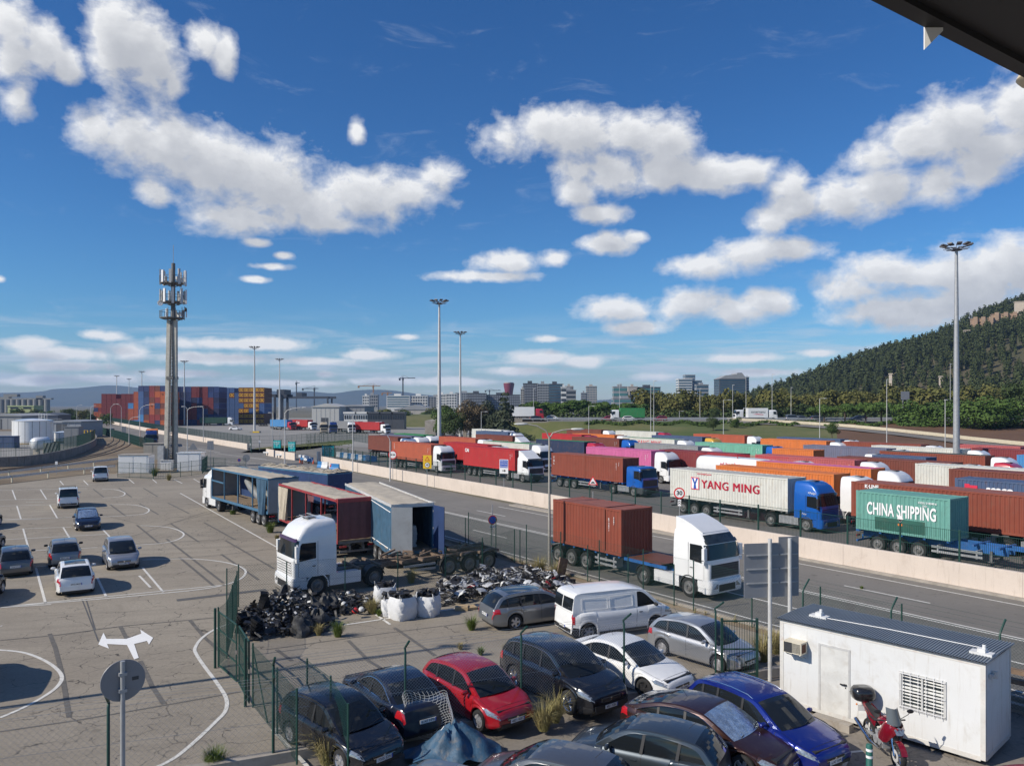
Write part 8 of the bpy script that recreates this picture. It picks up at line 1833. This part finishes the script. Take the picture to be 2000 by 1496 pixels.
conifer(986, 188, 13.5, 'tall layered conifer before the maroon tower'); conifer(1380, 300, 15, 'dark spreading conifer left of the blue glass tower', V_DARK)
for i, px in enumerate(sorted([rt.uniform(560, 860) for _ in range(12)]+[rt.uniform(20, 215) for _ in range(22)]+[rt.uniform(700, 1000) for _ in range(18)])):
    D = rt.uniform(340, 520); tree('leafy_tree', 'tree', 'distant bushy tree in front of the city blocks, %s from the left' % nth(i+1), xd(px, D, 0), rt.uniform(5, 8.5), RND[i % 4], TRKM, [V_DARK, V_PLANE, V_PINE][i % 3], 1.4, 'distant trees beyond the apron')
for i, (px, h) in enumerate([(1022,6),(1062,5),(870,6.5),(905,6),(1500,7),(1535,6),(1575,7)]): tree('leafy_tree', 'tree', 'low dark bush tree beside the highway, %s from the left' % nth(i+1), xd(px, 250, 4), h, RND[i % 4], TRKM, V_DARK, 1.5, 'bushes beside the highway')
struct('grass_mound', MB().grid([[xd(px, 330, -.02), xd(px, 352, 4.2+.5*math.sin(px*.02)), xd(px, 420, 4.4), xd(px, 500, 0)] for px in range(745, 980, 20)]), M_GRASS, 60)
# hedge on the bank edge
L = []
for i in range(60): px = 1150+i*13; f = footD(px); v = .86+.06*math.sin(i); p = xd(px, f+(213-f)*v, bank_z(px, v)); L.append((p.x, p.y, p.z+.2, 1.3, 1.0, .7))
L2 = [(xd(px, 252+4*math.sin(px), 0).x, 252+4*math.sin(px), 5.3+1.2*math.sin(px*.3), 3.2, 2, 2.0) for px in range(1040, 2060, 14)]
tag(part('undergrowth', leaves(L2, 11000, .5, 6), V_DARK), 'dark undergrowth belt beneath the trees behind the highway', 'undergrowth', kind='stuff')
tag(part('scrub', leaves(L, 9000, .30, 5), V_BUSH), 'line of green scrub along the upper edge of the grass bank', 'scrub', kind='stuff')
# ---------------------------------------------------------------- container stacks
C_OD = cmat('dull_orange', (.46,.10,.025)); SC_M = {'n': cmat('deep_blue', (.015,.04,.14)), 'b': cmat('mid_blue', (.045,.11,.27)), 'm': cmat('midnight', (.010,.022,.08)), 'N': cmat('worn_navy', (.025,.06,.19)), 'r': cmat('dull_red', (.26,.03,.03)), 'o': C_OD, 'k': C_BRICK, 'd': C_DRED, 'y': C_BR, 'l': C_LB, 'w': C_WH, 'p': C_ORR}; NM = {'n':'navy','m':'midnight blue','N':'faded navy','b':'slate blue','r':'red','o':'orange','k':'brown','d':'dark red','y':'deep brown','l':'light blue','w':'white','p':'orange red'}
W2 = 2.44; HB = 2.59
def stack_box(L):
    mb = MB().box(0, W2, 0, L, 0, HB)
    return mb
def sb_mesh(L):
    mb = MB()
    for x in (0, W2-.16): mb.box(x, x+.16, 0, .14, 0, HB-.01)
    mb.box(.16, W2-.16, 0.002, .14, 0, .22); mb.box(.16, W2-.16, 0.002, .14, HB-.2, HB-.012)
    n = 4
    for k in range(n): a = .16+(W2-.32)*k/n; b = .16+(W2-.32)*(k+1)/n; mb.box(a+.02, b-.02, .04, .12, .22, HB-.2)
    mb.box(.005, W2-.005, .12, L, 0.002, HB-.09)
    for z in (.03, HB-.16): mb.box(-.012, W2+.012, .2, L-.1, z, z+.05)
    k = .5
    while k < L-.5: mb.box(-.012, .0, k, k+.5, .1, HB-.1); k += 1.0
    return mb
def small(name, L): return CACHE.setdefault(('stk', L), sb_mesh(L).mesh('shipping_container'))
MSC = None
onum = ['first','second','third','fourth','fifth','sixth','seventh','eighth','ninth','tenth','eleventh','twelfth','thirteenth','fourteenth','fifteenth','sixteenth','seventeenth','eighteenth','nineteenth','twentieth']
def stack(P0, rz, cols, L, where, marks_=True):
    """cols: strings bottom to top"""
    d = Vector((math.cos(rz), math.sin(rz), 0))
    for i, c in enumerate(cols):
        for j, ch in enumerate(c):
            p = P0+d*(W2+.12)*i+Vector((0,0,j*HB)); o = part('shipping_container', small('', L), SC_M[ch], None, loc=p, rot=(0,0,rz)); tag(o, '%s container, %s up, %s column of the %s' % (NM[ch], onum[j], onum[i], where), 'shipping container', 'stacked containers on the terminal')
            if ch == 'y': text('CSC', 2.0, LETY, o, (W2/2, -.02, HB*.52), sx=.62, bold=.07)
            elif ch == 'o' and (i+j) % 2: text('HL', 1.3, SK, o, (W2/2, -.02, HB*.5), sx=.7)
            elif ch == 'r' and j > 5: text('H', 1.3, LETW, o, (W2/2, -.02, HB*.5), sx=.7)
def wallrow(Pl, Pr, spec, L, where):
    rz = ang(Pl, Pr); n = len(spec); stack(Pl, rz, spec, L, where)
Pl, Pr = xd(437, 372, 0), xd(522, 385, 0)
n = 9
stack(xd(466, 380, 0), 0.0, ['yyybyyy','yyyyyyy','yybyyyy','yyyyyyy','yybbyyy'], 12.2, 'yellow marked block')
stack(xd(428, 385, 0), .0, ['yybbbb','bbbbbbb','bbbbbyb','bbbbbb'], 12.2, 'blue block left of it')
stack(xd(330, 360, 0), .06, ['nNmnnnm','dmdNdnn','rnnNnmn','nddmnnN','ndddmdd','dNnmNdd','nmndddd','nndddNn','NnmnmnN'], 12.2, 'navy block right of the mast')
stack(xd(270, 345, 0), -.08, ['llbbbbn','okmnnmn','rrpokrd','nrknrok','okokoon'], 12.2, 'mixed block left of the mast')
stack(xd(250, 352, 0), .0, ['bppl','lppopp','bnrpoor'], 12.2, 'small orange and blue pile')
stack(xd(198, 420, 0), .1, ['dddddd','dddddd','dddddd','ddddd','kddddd','kkdddd','kkkddd','kkkkkl'], 12.2, 'dark red block at the left end')
stack(xd(183, 470, 0), .1, ['ponp','ppro','kdpo'], 12.2, 'far small pile')
# green lorry, police like car and lorries on the apron
t = semi2(xd(392, 352, 0), 0, 12.19, C_DG, TW, 'white cab lorry with a dark green container before the stacks', 'dark green forty foot container on the lorry before the stacks')
p = at(460, 840); car('sedan', p, 0, PW, 'white car driving on the apron before the container stacks', name='moving_car')
t = thing('skeletal_trailer', 'empty trailer parked at the right end of the container stacks', 'trailer', xd(502, 345, 0)); trailer_parts(t, 12.19, CHAS)
def sd_(px, D, rz, L, cm, tr, l1, l2, st='low'): return semi2(xd(px, D, 0), rz, L, cm, tr, l1, l2, st)
sd_(533, 300, -.75, 12.19, C_LB, TR, 'red cab lorry with a light blue box on the apron', 'light blue container on the apron lorry')
sd_(572, 300, -.75, 12.19, C_RED, TW, 'white cab lorry with a bright red box on the apron', 'bright red container with white logo on the apron lorry')
for px, D, rz, m, l in [(632,262,-1.3,TBG,'beige cab lorry in the apron row'),(650,262,-1.3,TDB,'dark blue cab lorry in the apron row'),(683,262,-1.2,TW,'white cab lorry behind the grey trailer in the apron row'),(736,266,-1.2,TW,'white cab lorry farthest right in the apron row')]:
    t = thing('tractor_unit', l, 'lorry', xd(px, D, 0), rz, 'lorries parked on the apron'); tractor_parts(t, 'high', m, 2.6); 
sd_(652, 275, -.5, 12.19, C_GRY, TW, 'white cab lorry with a grey trailer on the apron', 'grey container on the apron lorry'); sd_(695, 262, -.6, 12.19, C_RED, TW, 'white cab lorry with a red open body on the apron', 'red container on the apron lorry')
text('CAI', 1.5, LETW, [o for o in COL.objects if o.get('label') == 'bright red container with white logo on the apron lorry'][0], (5.5, -1.23, 1.4), bold=.03)
# orange container lorry and traffic on the left road
t = semi2(at(298, 868), -1.15, 12.19, C_OR, TDB, 'dark blue cab lorry with an orange container passing behind the telecom mast', 'orange container behind the foot of the telecom mast')
car('kombi', at(172, 832), -1.2, PW, 'white van driving on the far left road', name='moving_van', cat='van'); car('hatch', at(218, 845), -1.2, PDG, 'dark car driving on the left road toward the mast', name='moving_car'); car('van', at(189, 844), -1.2, PW, 'white minibus driving behind the green fence on the left', name='moving_van', cat='van')
# ---------------------------------------------------------------- city blocks
WIN = mat('far_window_glass', (.03,.04,.055), .15, 0, .3, .3); WINB = mat('blue_curtain_glass', (.06,.13,.19), .12, .2, .15, .05, spec=.9); WINT = mat('teal_curtain_glass', (.07,.20,.21), .15, .1, .1, .05); BW = mat('far_white_render', (.62,.62,.60), .7, 0, .05, .1); BG = mat('far_grey_render', (.28,.29,.30), .7, 0, .08, .1); BD = mat('far_dark_cladding', (.07,.075,.085), .5, 0, .1, .1); BBE = mat('far_beige_panels', (.40,.37,.33), .7, 0, .06, .1); BMA = mat('maroon_fins', (.16,.02,.04), .5, 0, .1, .1)
def block(x0, x1, top, D, m, label, wm=WIN, floors=6, bays=8, kind='grid', base=796, depth=None, name='office_building', rz=0, roofbox=True):
    q = D/F; w = (x1-x0)*q; zt = H-(top-HY)*q; t = thing(name, label, 'building', ((x0-1000)*q, D, 0), rz); depth = depth or w*.6
    part('wall', MB().box(0, w, 0, depth, -1, zt), m, t); part('roof', MB().box(-.3, w+.3, -.3, depth+.3, zt, zt+.7), m, t); mb = MB(); zb = max(0, H-(base-HY)*q)
    for f in range(floors):
        z0 = zb+(zt-zb)*(f+.25)/floors; z1 = zb+(zt-zb)*(f+.78)/floors
        if kind == 'band': mb.box(w*.03, w*.97, -.12, 0, z0, z1)
        else:
            for b in range(bays): a = w*(b+.2)/bays; mb.box(a, a+w*.6/bays, -.12, 0, z0, z1)
        mb.box(-.12, 0, depth*.05, depth*.95, z0, z1)
    part('windows', mb, wm, t, stuff=True)
    if roofbox: part('plant_room', MB().box(w*.3, w*.6, depth*.3, depth*.7, zt+.7, zt+3), m, t)
    return t
block(708,721,774,880,BW,'small white block left of the tower crane', bays=3, floors=4); block(716,738,772,900,BG,'grey block under the orange crane', bays=5, floors=4)
block(755,800,774,860,BW,'long white office block with blue bands, left one', WINB, 5, 6, 'band'); block(801,835,774,880,BW,'white block with narrow windows beside the long office', bays=7, floors=4); block(836,868,776,900,BG,'pale grey block behind the tall mast', bays=6); block(852,874,771,870,BW,'white cube building left of the masts', bays=5, floors=5); block(872,892,770,860,BW,'white building with square openings beside the cube', bays=4, floors=5)
block(889,926,768,1000,BG,'grey office behind the dark long building', bays=9); block(912,950,769,820,BD,'dark long office block, left half', mat('pale_slit_window', (.25,.27,.3), .5, 0, .1), 5, 12); block(948,1016,772,830,BD,'dark long office block, right half with glass strips', MATS['pale_slit_window'], 5, 16)
q = 1150/F; t = thing('flared_tower', 'maroon tower flaring outward at the top', 'building', ((994-1000)*q, 1150, 0)); n_ = MB().lathe([(9.5*q*.72,0),(9.5*q*.72,14),(9.5*q*.85,H-(765-HY)*q),(10.8*q,H-(750-HY)*q),(10.6*q,H-(748.5-HY)*q),(.01,H-(748.5-HY)*q)], 24); part('tower_shell', n_, BMA, t, 40); part('crown_ring', MB().lathe([(9*q,H-(748.5-HY)*q),(9*q,H-(747-HY)*q),(8.6*q,H-(747-HY)*q)], 24), BBE, t)
block(1017,1024,761,700,BBE,'narrow beige block at the left flank of the dark towers', bays=2, floors=8); block(1022,1051,750,720,BD,'dark patterned tower, left one of the pair', MATS['pale_slit_window'], 9, 9); block(1050,1072,751,700,BG,'grey striped tower, right one of the pair', WIN, 9, 7); block(1070,1100,751,740,BD,'black glass slab beside the striped tower', WINB, 8, 4, 'band')
block(1096,1106,757,690,BW,'white fronted block with dark bands', WIN, 4, 2, 'band'); block(1100,1125,763,700,BG,'stepped white and black block', WIN, 4, 2, 'band'); block(1104,1120,755,900,BBE,'beige tower behind the stepped block', bays=5)
block(1145,1166,755,1000,BBE,'slim grey tower left of the green glass block', WINB, 9, 7); block(1135,1146,768,1000,BG,'low grey annex of the slim tower', bays=3); block(1198,1227,756,800,BG,'tall block with green glass front', WINT, 4, 2, 'band'); block(1227,1245,756,790,BBE,'blank beige slab between green and dark blocks', kind='grid', floors=1, bays=1); block(1244,1290,757,810,BD,'dark stepped office right of the beige slab', WINT, 6, 3, 'band'); block(1198,1250,779,760,BG,'low teal glass hall in front of the green block', WINT, 2, 10, 'band')
block(1240,1262,767,770,BG,'glass cube in front of the dark stepped office', WINT, 4, 4, 'band', roofbox=False)
block(1325,1352,741,900,BW,'white office tower with a stepped crown', WINB, 11, 10, 'band', roofbox=False, depth=14); block(1338,1358,733,905,BG,'stepped crown volume of the white tower', WINB, 12, 4, 'band', roofbox=False, depth=12); block(1350,1371,744,903,BG,'grey right wing of the white tower', WINB, 11, 5, 'band', depth=12, roofbox=False); block(1360,1384,752,880,BG,'lower grey office right of the white tower', WINB, 6, 5, 'band'); block(1394,1404,775,880,BD,'small dark building between the two towers', bays=3)
t = block(1405,1457,741,820,BD,'blue glass tower with a sloping roof', WINB, 12, 2, 'band', depth=22, roofbox=False); q = 820/F; w_ = 52*q; zt = H-(741-HY)*q; part('sloping_roof', MB().prism([(0,0,zt+.7),(w_,0,zt+.7),(w_,0,zt+3*q),(w_*.85,0,zt+13*q),(w_*.68,0,zt+13*q),(w_*.66,0,zt+10*q),(w_*.25,0,zt+8*q)], (0,22,0)), BG, t); block(1455,1463,737,822,BG,'narrow right flank of the blue glass tower', WINB, 12, 1, 'band', depth=20, roofbox=False)
# silos at the left
q = 900/F; t = thing('grain_silos', 'long row of grey concrete grain silos at the left horizon', 'silo', (xd(-40, 900, 0).x, 900, 0))
for k in range(13): part('silo_tube', lambda: MB().lathe([(3.1,-1),(3.1,15.5),(.01,15.6)], 12), mat('silo_concrete', (.22,.22,.21), .8, 0, .1, .2), t, key='silo', loc=(k*6.6+(3 if k > 12 else 0), 0, 0))
part('head_house', MB().box(6, 34, 0, 6, 15.6, 18.5).box(28, 44, 0, 6, 18.5, 22).box(66, 74, 0, 6, 15.6, 20).box(34,84,0,5,15.6,17.2), MATS['silo_concrete'], t)
# shed and site offices
def shed(x0, x1, eave, ridge, D, m, label, depth=24, rm=None, name='warehouse'):
    q = D/F; w = (x1-x0)*q; ze = H-(eave-HY)*q; zr = H-(ridge-HY)*q; t = thing(name, label, 'warehouse', ((x0-1000)*q, D, 0)); part('wall', MB().box(0,w,0,depth,0,ze), m, t); part('roof', MB().prism([(-.3,-.4,ze),(w+.3,-.4,ze),(w+.3,-.4,ze+.2),(w*.5,-.4,zr+.2),(-.3,-.4,ze+.2)], (0,depth+.8,0)), rm or m, t); part('roller_door', MB().box(w*.35,w*.35+3,-.06,0,0,4), BD, t)
    for k in range(1, 6): part('wall_seam', MB().box(w*k/6-.05,w*k/6+.05,-.07,0,.2,ze-.2), GALV, t)
shed(609, 662, 795, 789, 330, mat('pale_cladding', (.45,.45,.43), .6, 0, .05, .1), 'large pale metal shed behind the apron lorries'); shed(662, 712, 794, 791, 345, BG, 'grey side wing of the metal shed'); shed(770, 850, 800, 791, 520, BBE, 'long low shed with a pitched grey roof before the white blocks', rm=BG)
for i, (x0, x1, m) in enumerate([(672,695,BW),(695,718,BW),(718,742,BD),(742,766,BD),(766,790,BD)]):
    t = block(x0, x1-.4, 808, 300, m, '%s portable office, %s from the left in the row beyond the lorries' % ('white' if i < 2 else 'grey', ords[i]), WIN, 1, 5, base=822, depth=6, name='portable_office', roofbox=False)
shed(40, 76, 812, 808, 330, BD, 'dark open shed behind the large white tank'); shed(-40, 42, 813, 809, 300, BG, 'low grey shed at the left border behind the tank'); shed(85, 158, 824, 822, 225, mat('blue_grey_cladding', (.24,.26,.29), .6, 0, .05), 'blue grey long building behind the small tank', 12)
block(15,66,794,520,mat('lime_cladding', (.45,.5,.25), .7, 0, .1), 'pale lime warehouse strip under the silos', bays=2, floors=1, base=800, roofbox=False, name='warehouse_strip')
# terminal gantry and cranes
CR = mat('crane_dark', (.05,.06,.08), .6, 0, .1); CRO = mat('crane_ochre', (.32,.17,.08), .6, 0, .1)
def gantry(px0, px1, top, base, D, label):
    q = D/F; w = (px1-px0)*q; z0 = 0; zt = H-(top-HY)*q; t = thing('gantry_crane', label, 'gantry crane', ((px0-1000)*q, D, 0)); part('legs', MB().beam((0,0,0),(0,0,zt),1).beam((0,12,0),(0,12,zt),1).beam((w,0,0),(w,0,zt),1).beam((w,12,0),(w,12,zt),1), CR, t); part('bridge_girder', MB().box(-3,w+3,0,1.5,zt-1.5,zt).box(-3,w+3,10,12,zt-1.5,zt), CR, t); part('trolley', MB().box(w*.3,w*.3+4,0,12,zt,zt+2.5), CR, t)
gantry(537, 548, 770, 820, 400, 'dark gantry crane right of the yellow marked stack'); gantry(552, 640, 774, 820, 520, 'wide grey gantry crane over the rail yard')
def tcrane(px, top, D, jl, jr, label, m=CR):
    q = D/F; zt = H-(top-HY)*q; t = thing('tower_crane', label, 'tower crane', ((px-1000)*q, D, 0)); part('crane_mast', MB().beam((0,0,0),(0,0,zt+1.5),1.4), m, t); part('jib', MB().beam((jl*q,0,zt),(jr*q,0,zt+.8*abs(jr)*.04*q),.9).beam((0,0,zt+3.5),(jr*.6*q,0,zt),.25).beam((0,0,zt+3.5),(jl*.8*q,0,zt),.25), m, t); part('cab', MB().box(-1,1,-1,1,zt-2.5,zt-.4), m, t); part('counterweight', MB().box(jl*q,jl*q+2,-.8,.8,zt-2.5,zt), m, t)
tcrane(787,739,900,-8,24,'dark tower crane standing highest right of centre left'); tcrane(729,754,1000,-30,14,'ochre tower crane over the grey block', CRO); tcrane(614,759,1000,-24,8,'thin dark tower crane above the blue hills'); tcrane(579,748,1200,-2,6,'slender tower crane left of the thin dark one'); tcrane(757,768,1000,-12,9,'low ochre crane behind the white offices', CRO); tcrane(956,763,1200,-9,22,'faint tower crane left of the maroon tower')
# far ridge of mountains
def ridge(name, D, pts, m, depth=900):
    rows = []; P = smooth_px(pts, 5)
    for px, py in P: q = D/F; z = H-(py-HY)*q; rows.append([Vector(((px-1000)*q*.98, D-depth*.6, 0)), Vector(((px-1000)*q, D-depth*.2, z*.62)), Vector(((px-1000)*q, D, z)), Vector(((px-1000)*q, D+depth*.5, 0))])
    struct(name, MB().grid(rows), m, 60)
M_MT = ground_mat('mountain_scrub', (.055,.065,.04), (.08,.085,.055), .25, 0, big=.0012)
ridge('far_mountains', 5500, [(-700,775),(-400,770),(-100,768),(60,766),(105,760),(150,758),(205,753),(240,754),(270,757),(330,758),(420,762),(470,766),(520,763),(560,766),(600,764),(650,768),(690,763),(730,761),(770,763),(830,771),(900,776),(980,782),(1060,780),(1110,782),(1180,781),(1210,778),(1260,783),(1340,786),(1500,784),(1700,780),(2200,778),(2800,782)], M_MT)
# ---------------------------------------------------------------- grass tufts, weeds
def tuft(n, r, h, seed, lean=.5):
    q = random.Random(seed); mb = MB()
    for _ in range(n):
        a = q.uniform(0, 6.28); d = r*q.random()*.28; x, y = d*math.cos(a), d*math.sin(a); hh = h*q.uniform(.25, 1.1)*(1 if q.random() < .5 else .7); l = q.uniform(.1, 1)*hh*.8; w = .008; b = a+q.uniform(-.5,.5); cx, cy = math.cos(b), math.sin(b)
        o = len(mb.v); mb.v += [(x-cy*w, y+cx*w, 0), (x+cy*w, y-cx*w, 0), (x+cx*l*.45+cy*w*.8, y+cy*l*.45-cx*w*.8, hh*.62), (x+cx*l*.45-cy*w*.8, y+cy*l*.45+cx*w*.8, hh*.62), (x+cx*l, y+cy*l, hh*(1-.55*(l/hh)**2)*q.uniform(.8,1.0))]; mb.f += [(o,o+1,o+2,o+3),(o+3,o+2,o+4)]
    return mb
TF = [(803,1138,.5,1.0,1,'dry straw coloured tuft in front of the white tractor'),(726,1198,.5,1.0,1,'tall dry tuft between the helmets and the white bags'),(740,1203,.2,.4,0,'small green weed beside the dry tuft'),(660,1243,.45,.85,0,'green grass tuft at the front of the black heap'),(622,1240,.3,.6,1,'thin dry tuft beside the ribbed mat'),(921,1230,.42,.8,0,'green tuft left of the grey estate'),(1052,1122,1.0,1.3,1,'broad dry tuft at the foot of the street lamp'),(1085,1128,.5,1.2,1,'tall dry weeds right of the lamp base'),(939,1279,.22,.4,0,'little green weed above the red hatchback'),(899,1268,.2,.35,1,'sparse dry weed on the cracked asphalt'),(1062,1425,.6,1.05,1,'large dry tuft between the red car and the black off-road car'),(1085,1410,.4,1.1,1,'dry feathery grass by the black off-road car wheel'),(640,1490,.7,1.2,1,'dry grass in front of the black coupe'),(1490,1290,.7,1.3,1,'dry grass behind the barred gate by the sign posts'),(1515,1275,.6,1.2,1,'green grey grass beside the direction sign post'),(420,1490,.9,.5,0,'low green bush at the bottom edge of the car park'),(455,1004,.8,.5,0,'green weeds under the stripped blue trailer'),(528,1040,.7,1.0,0,'weeds between the two derelict trailers'),(541,1052,.4,.4,1,'dry weeds at the foot of the maroon trailer'),(990,1280,.3,.6,1,'dry weeds left of the black off-road car'),(1683,1150,.2,.2,0,'tiny weed at the foot of the pink wall'),(302,930,.8,1.6,0,'overgrown bush by the telecom mast enclosure'),(330,938,.6,1.2,1,'dry bush beside the telecom mast enclosure')]
for i, (px, py, r_, h_, dry, l) in enumerate(TF):
    p = at(px, py); o = part('grass_tuft', tuft(int(260+500*r_), r_, h_, i, .75), V_GR2 if dry else V_GR1, None, loc=(p.x, p.y, 0)); tag(o, l, 'grass tuft')
L = []
for i in range(70): s = R.uniform(-95, 10); p = SN(s, 28.0+R.uniform(-.3,.3)); L.append((p.x, p.y))
mb = MB()
for i, (x, y) in enumerate(L): q = tuft(26, .25, R.uniform(.15,.5), 300+i); mb.add([(v[0]+x, v[1]+y, v[2]) for v in q.v], q.f)
tag(part('verge_weeds', mb, V_GR2), 'straggling dry weeds along the kerb fence beside the road', 'weeds', kind='stuff')
mb = MB()
for i in range(60): p = at(R.uniform(590, 690), R.uniform(862, 878)); q = tuft(40, .8, .4, 500+i); mb.add([(v[0]+p.x, v[1]+p.y, v[2]) for v in q.v], q.f)
tag(part('grass', mb, V_GR1), 'green grass growing on the strip inside the apron fence', 'grass', kind='stuff')
# ---------------------------------------------------------------- canopy over the viewer, lamp post outside the frame
CAN = mat('black_canopy_board', (.012,.012,.014), .6, 0, .2, 2); zc = H+1.15
a = Vector((1.03, 2.19)); b = Vector((1.89, 2.76)); e = (b-a).normalized(); nn_ = Vector((e.y, -e.x)); a = a+nn_*.045; b = b+nn_*.045; A0 = a-e*3; B0 = b+e*2.2
t = thing('roof_canopy', 'black edge of a roof canopy crossing the top right corner', 'canopy', (A0.x, A0.y, zc)); pts = [Vector((0,0,0)), Vector((B0.x-A0.x, B0.y-A0.y, 0)), Vector((B0.x-A0.x+nn_.x*2.4, B0.y-A0.y+nn_.y*2.4, 0)), Vector((nn_.x*2.4, nn_.y*2.4, 0))]
part('canopy_slab', MB().prism(pts, (0,0,.16)), CAN, t); part('fascia', MB().beam(Vector((0,0,.03)), Vector((B0.x-A0.x, B0.y-A0.y, .03)), .05, .10), CAN, t)
pw = Vector((1783-1000, 1500)); pq = a+e*.22
part('bracket_plate', MB().prism([(0,0,.02),(0,0,-.085),(.055,.0,-.03),(.055,0,.02)], (0,.006,0)), LETW, t, loc=(pq.x-A0.x, pq.y-A0.y+.03, 0))
pl_ = a+e*1.05; part('downlight', MB().lathe([(.001,0),(.07,0),(.075,-.012),(.06,-.03),(.001,-.035)], 20, Matrix.Translation((1.84-A0.x, 2.67-A0.y, -.0))), mat('cream_diffuser', (.65,.55,.38), .5, 0, 0), t, 50)
t = thing('street_lamp', 'tall pole outside the left edge whose long shadow crosses the car park', 'street lamp', (-25.0, 20.7, 0)); part('pole', MB().tube([(0,0,0),(0,0,18)], [.16,.10], 10), GALVL, t); part('lamp_head', MB().box(-.6,.6,-.15,.15,18,18.15), GALVL, t)
# ---------------------------------------------------------------- air
hz = bpy.data.materials.new('haze_air'); hz.use_nodes = True; g = NG(hz.node_tree); hz.node_tree.nodes.remove(hz.node_tree.nodes['Principled BSDF']); pv_ = g.n('ShaderNodeVolumePrincipled'); pv_.inputs['Density'].default_value = HAZE; pv_.inputs['Color'].default_value = (.40,.62,1.0,1); hz.node_tree.links.new(pv_.outputs[0], hz.node_tree.nodes['Material Output'].inputs['Volume'])
if HAZE > 0: o = part('haze', MB().box(-6500,6500,-300,6500,-1.8,235), hz); o['kind'] = 'stuff'
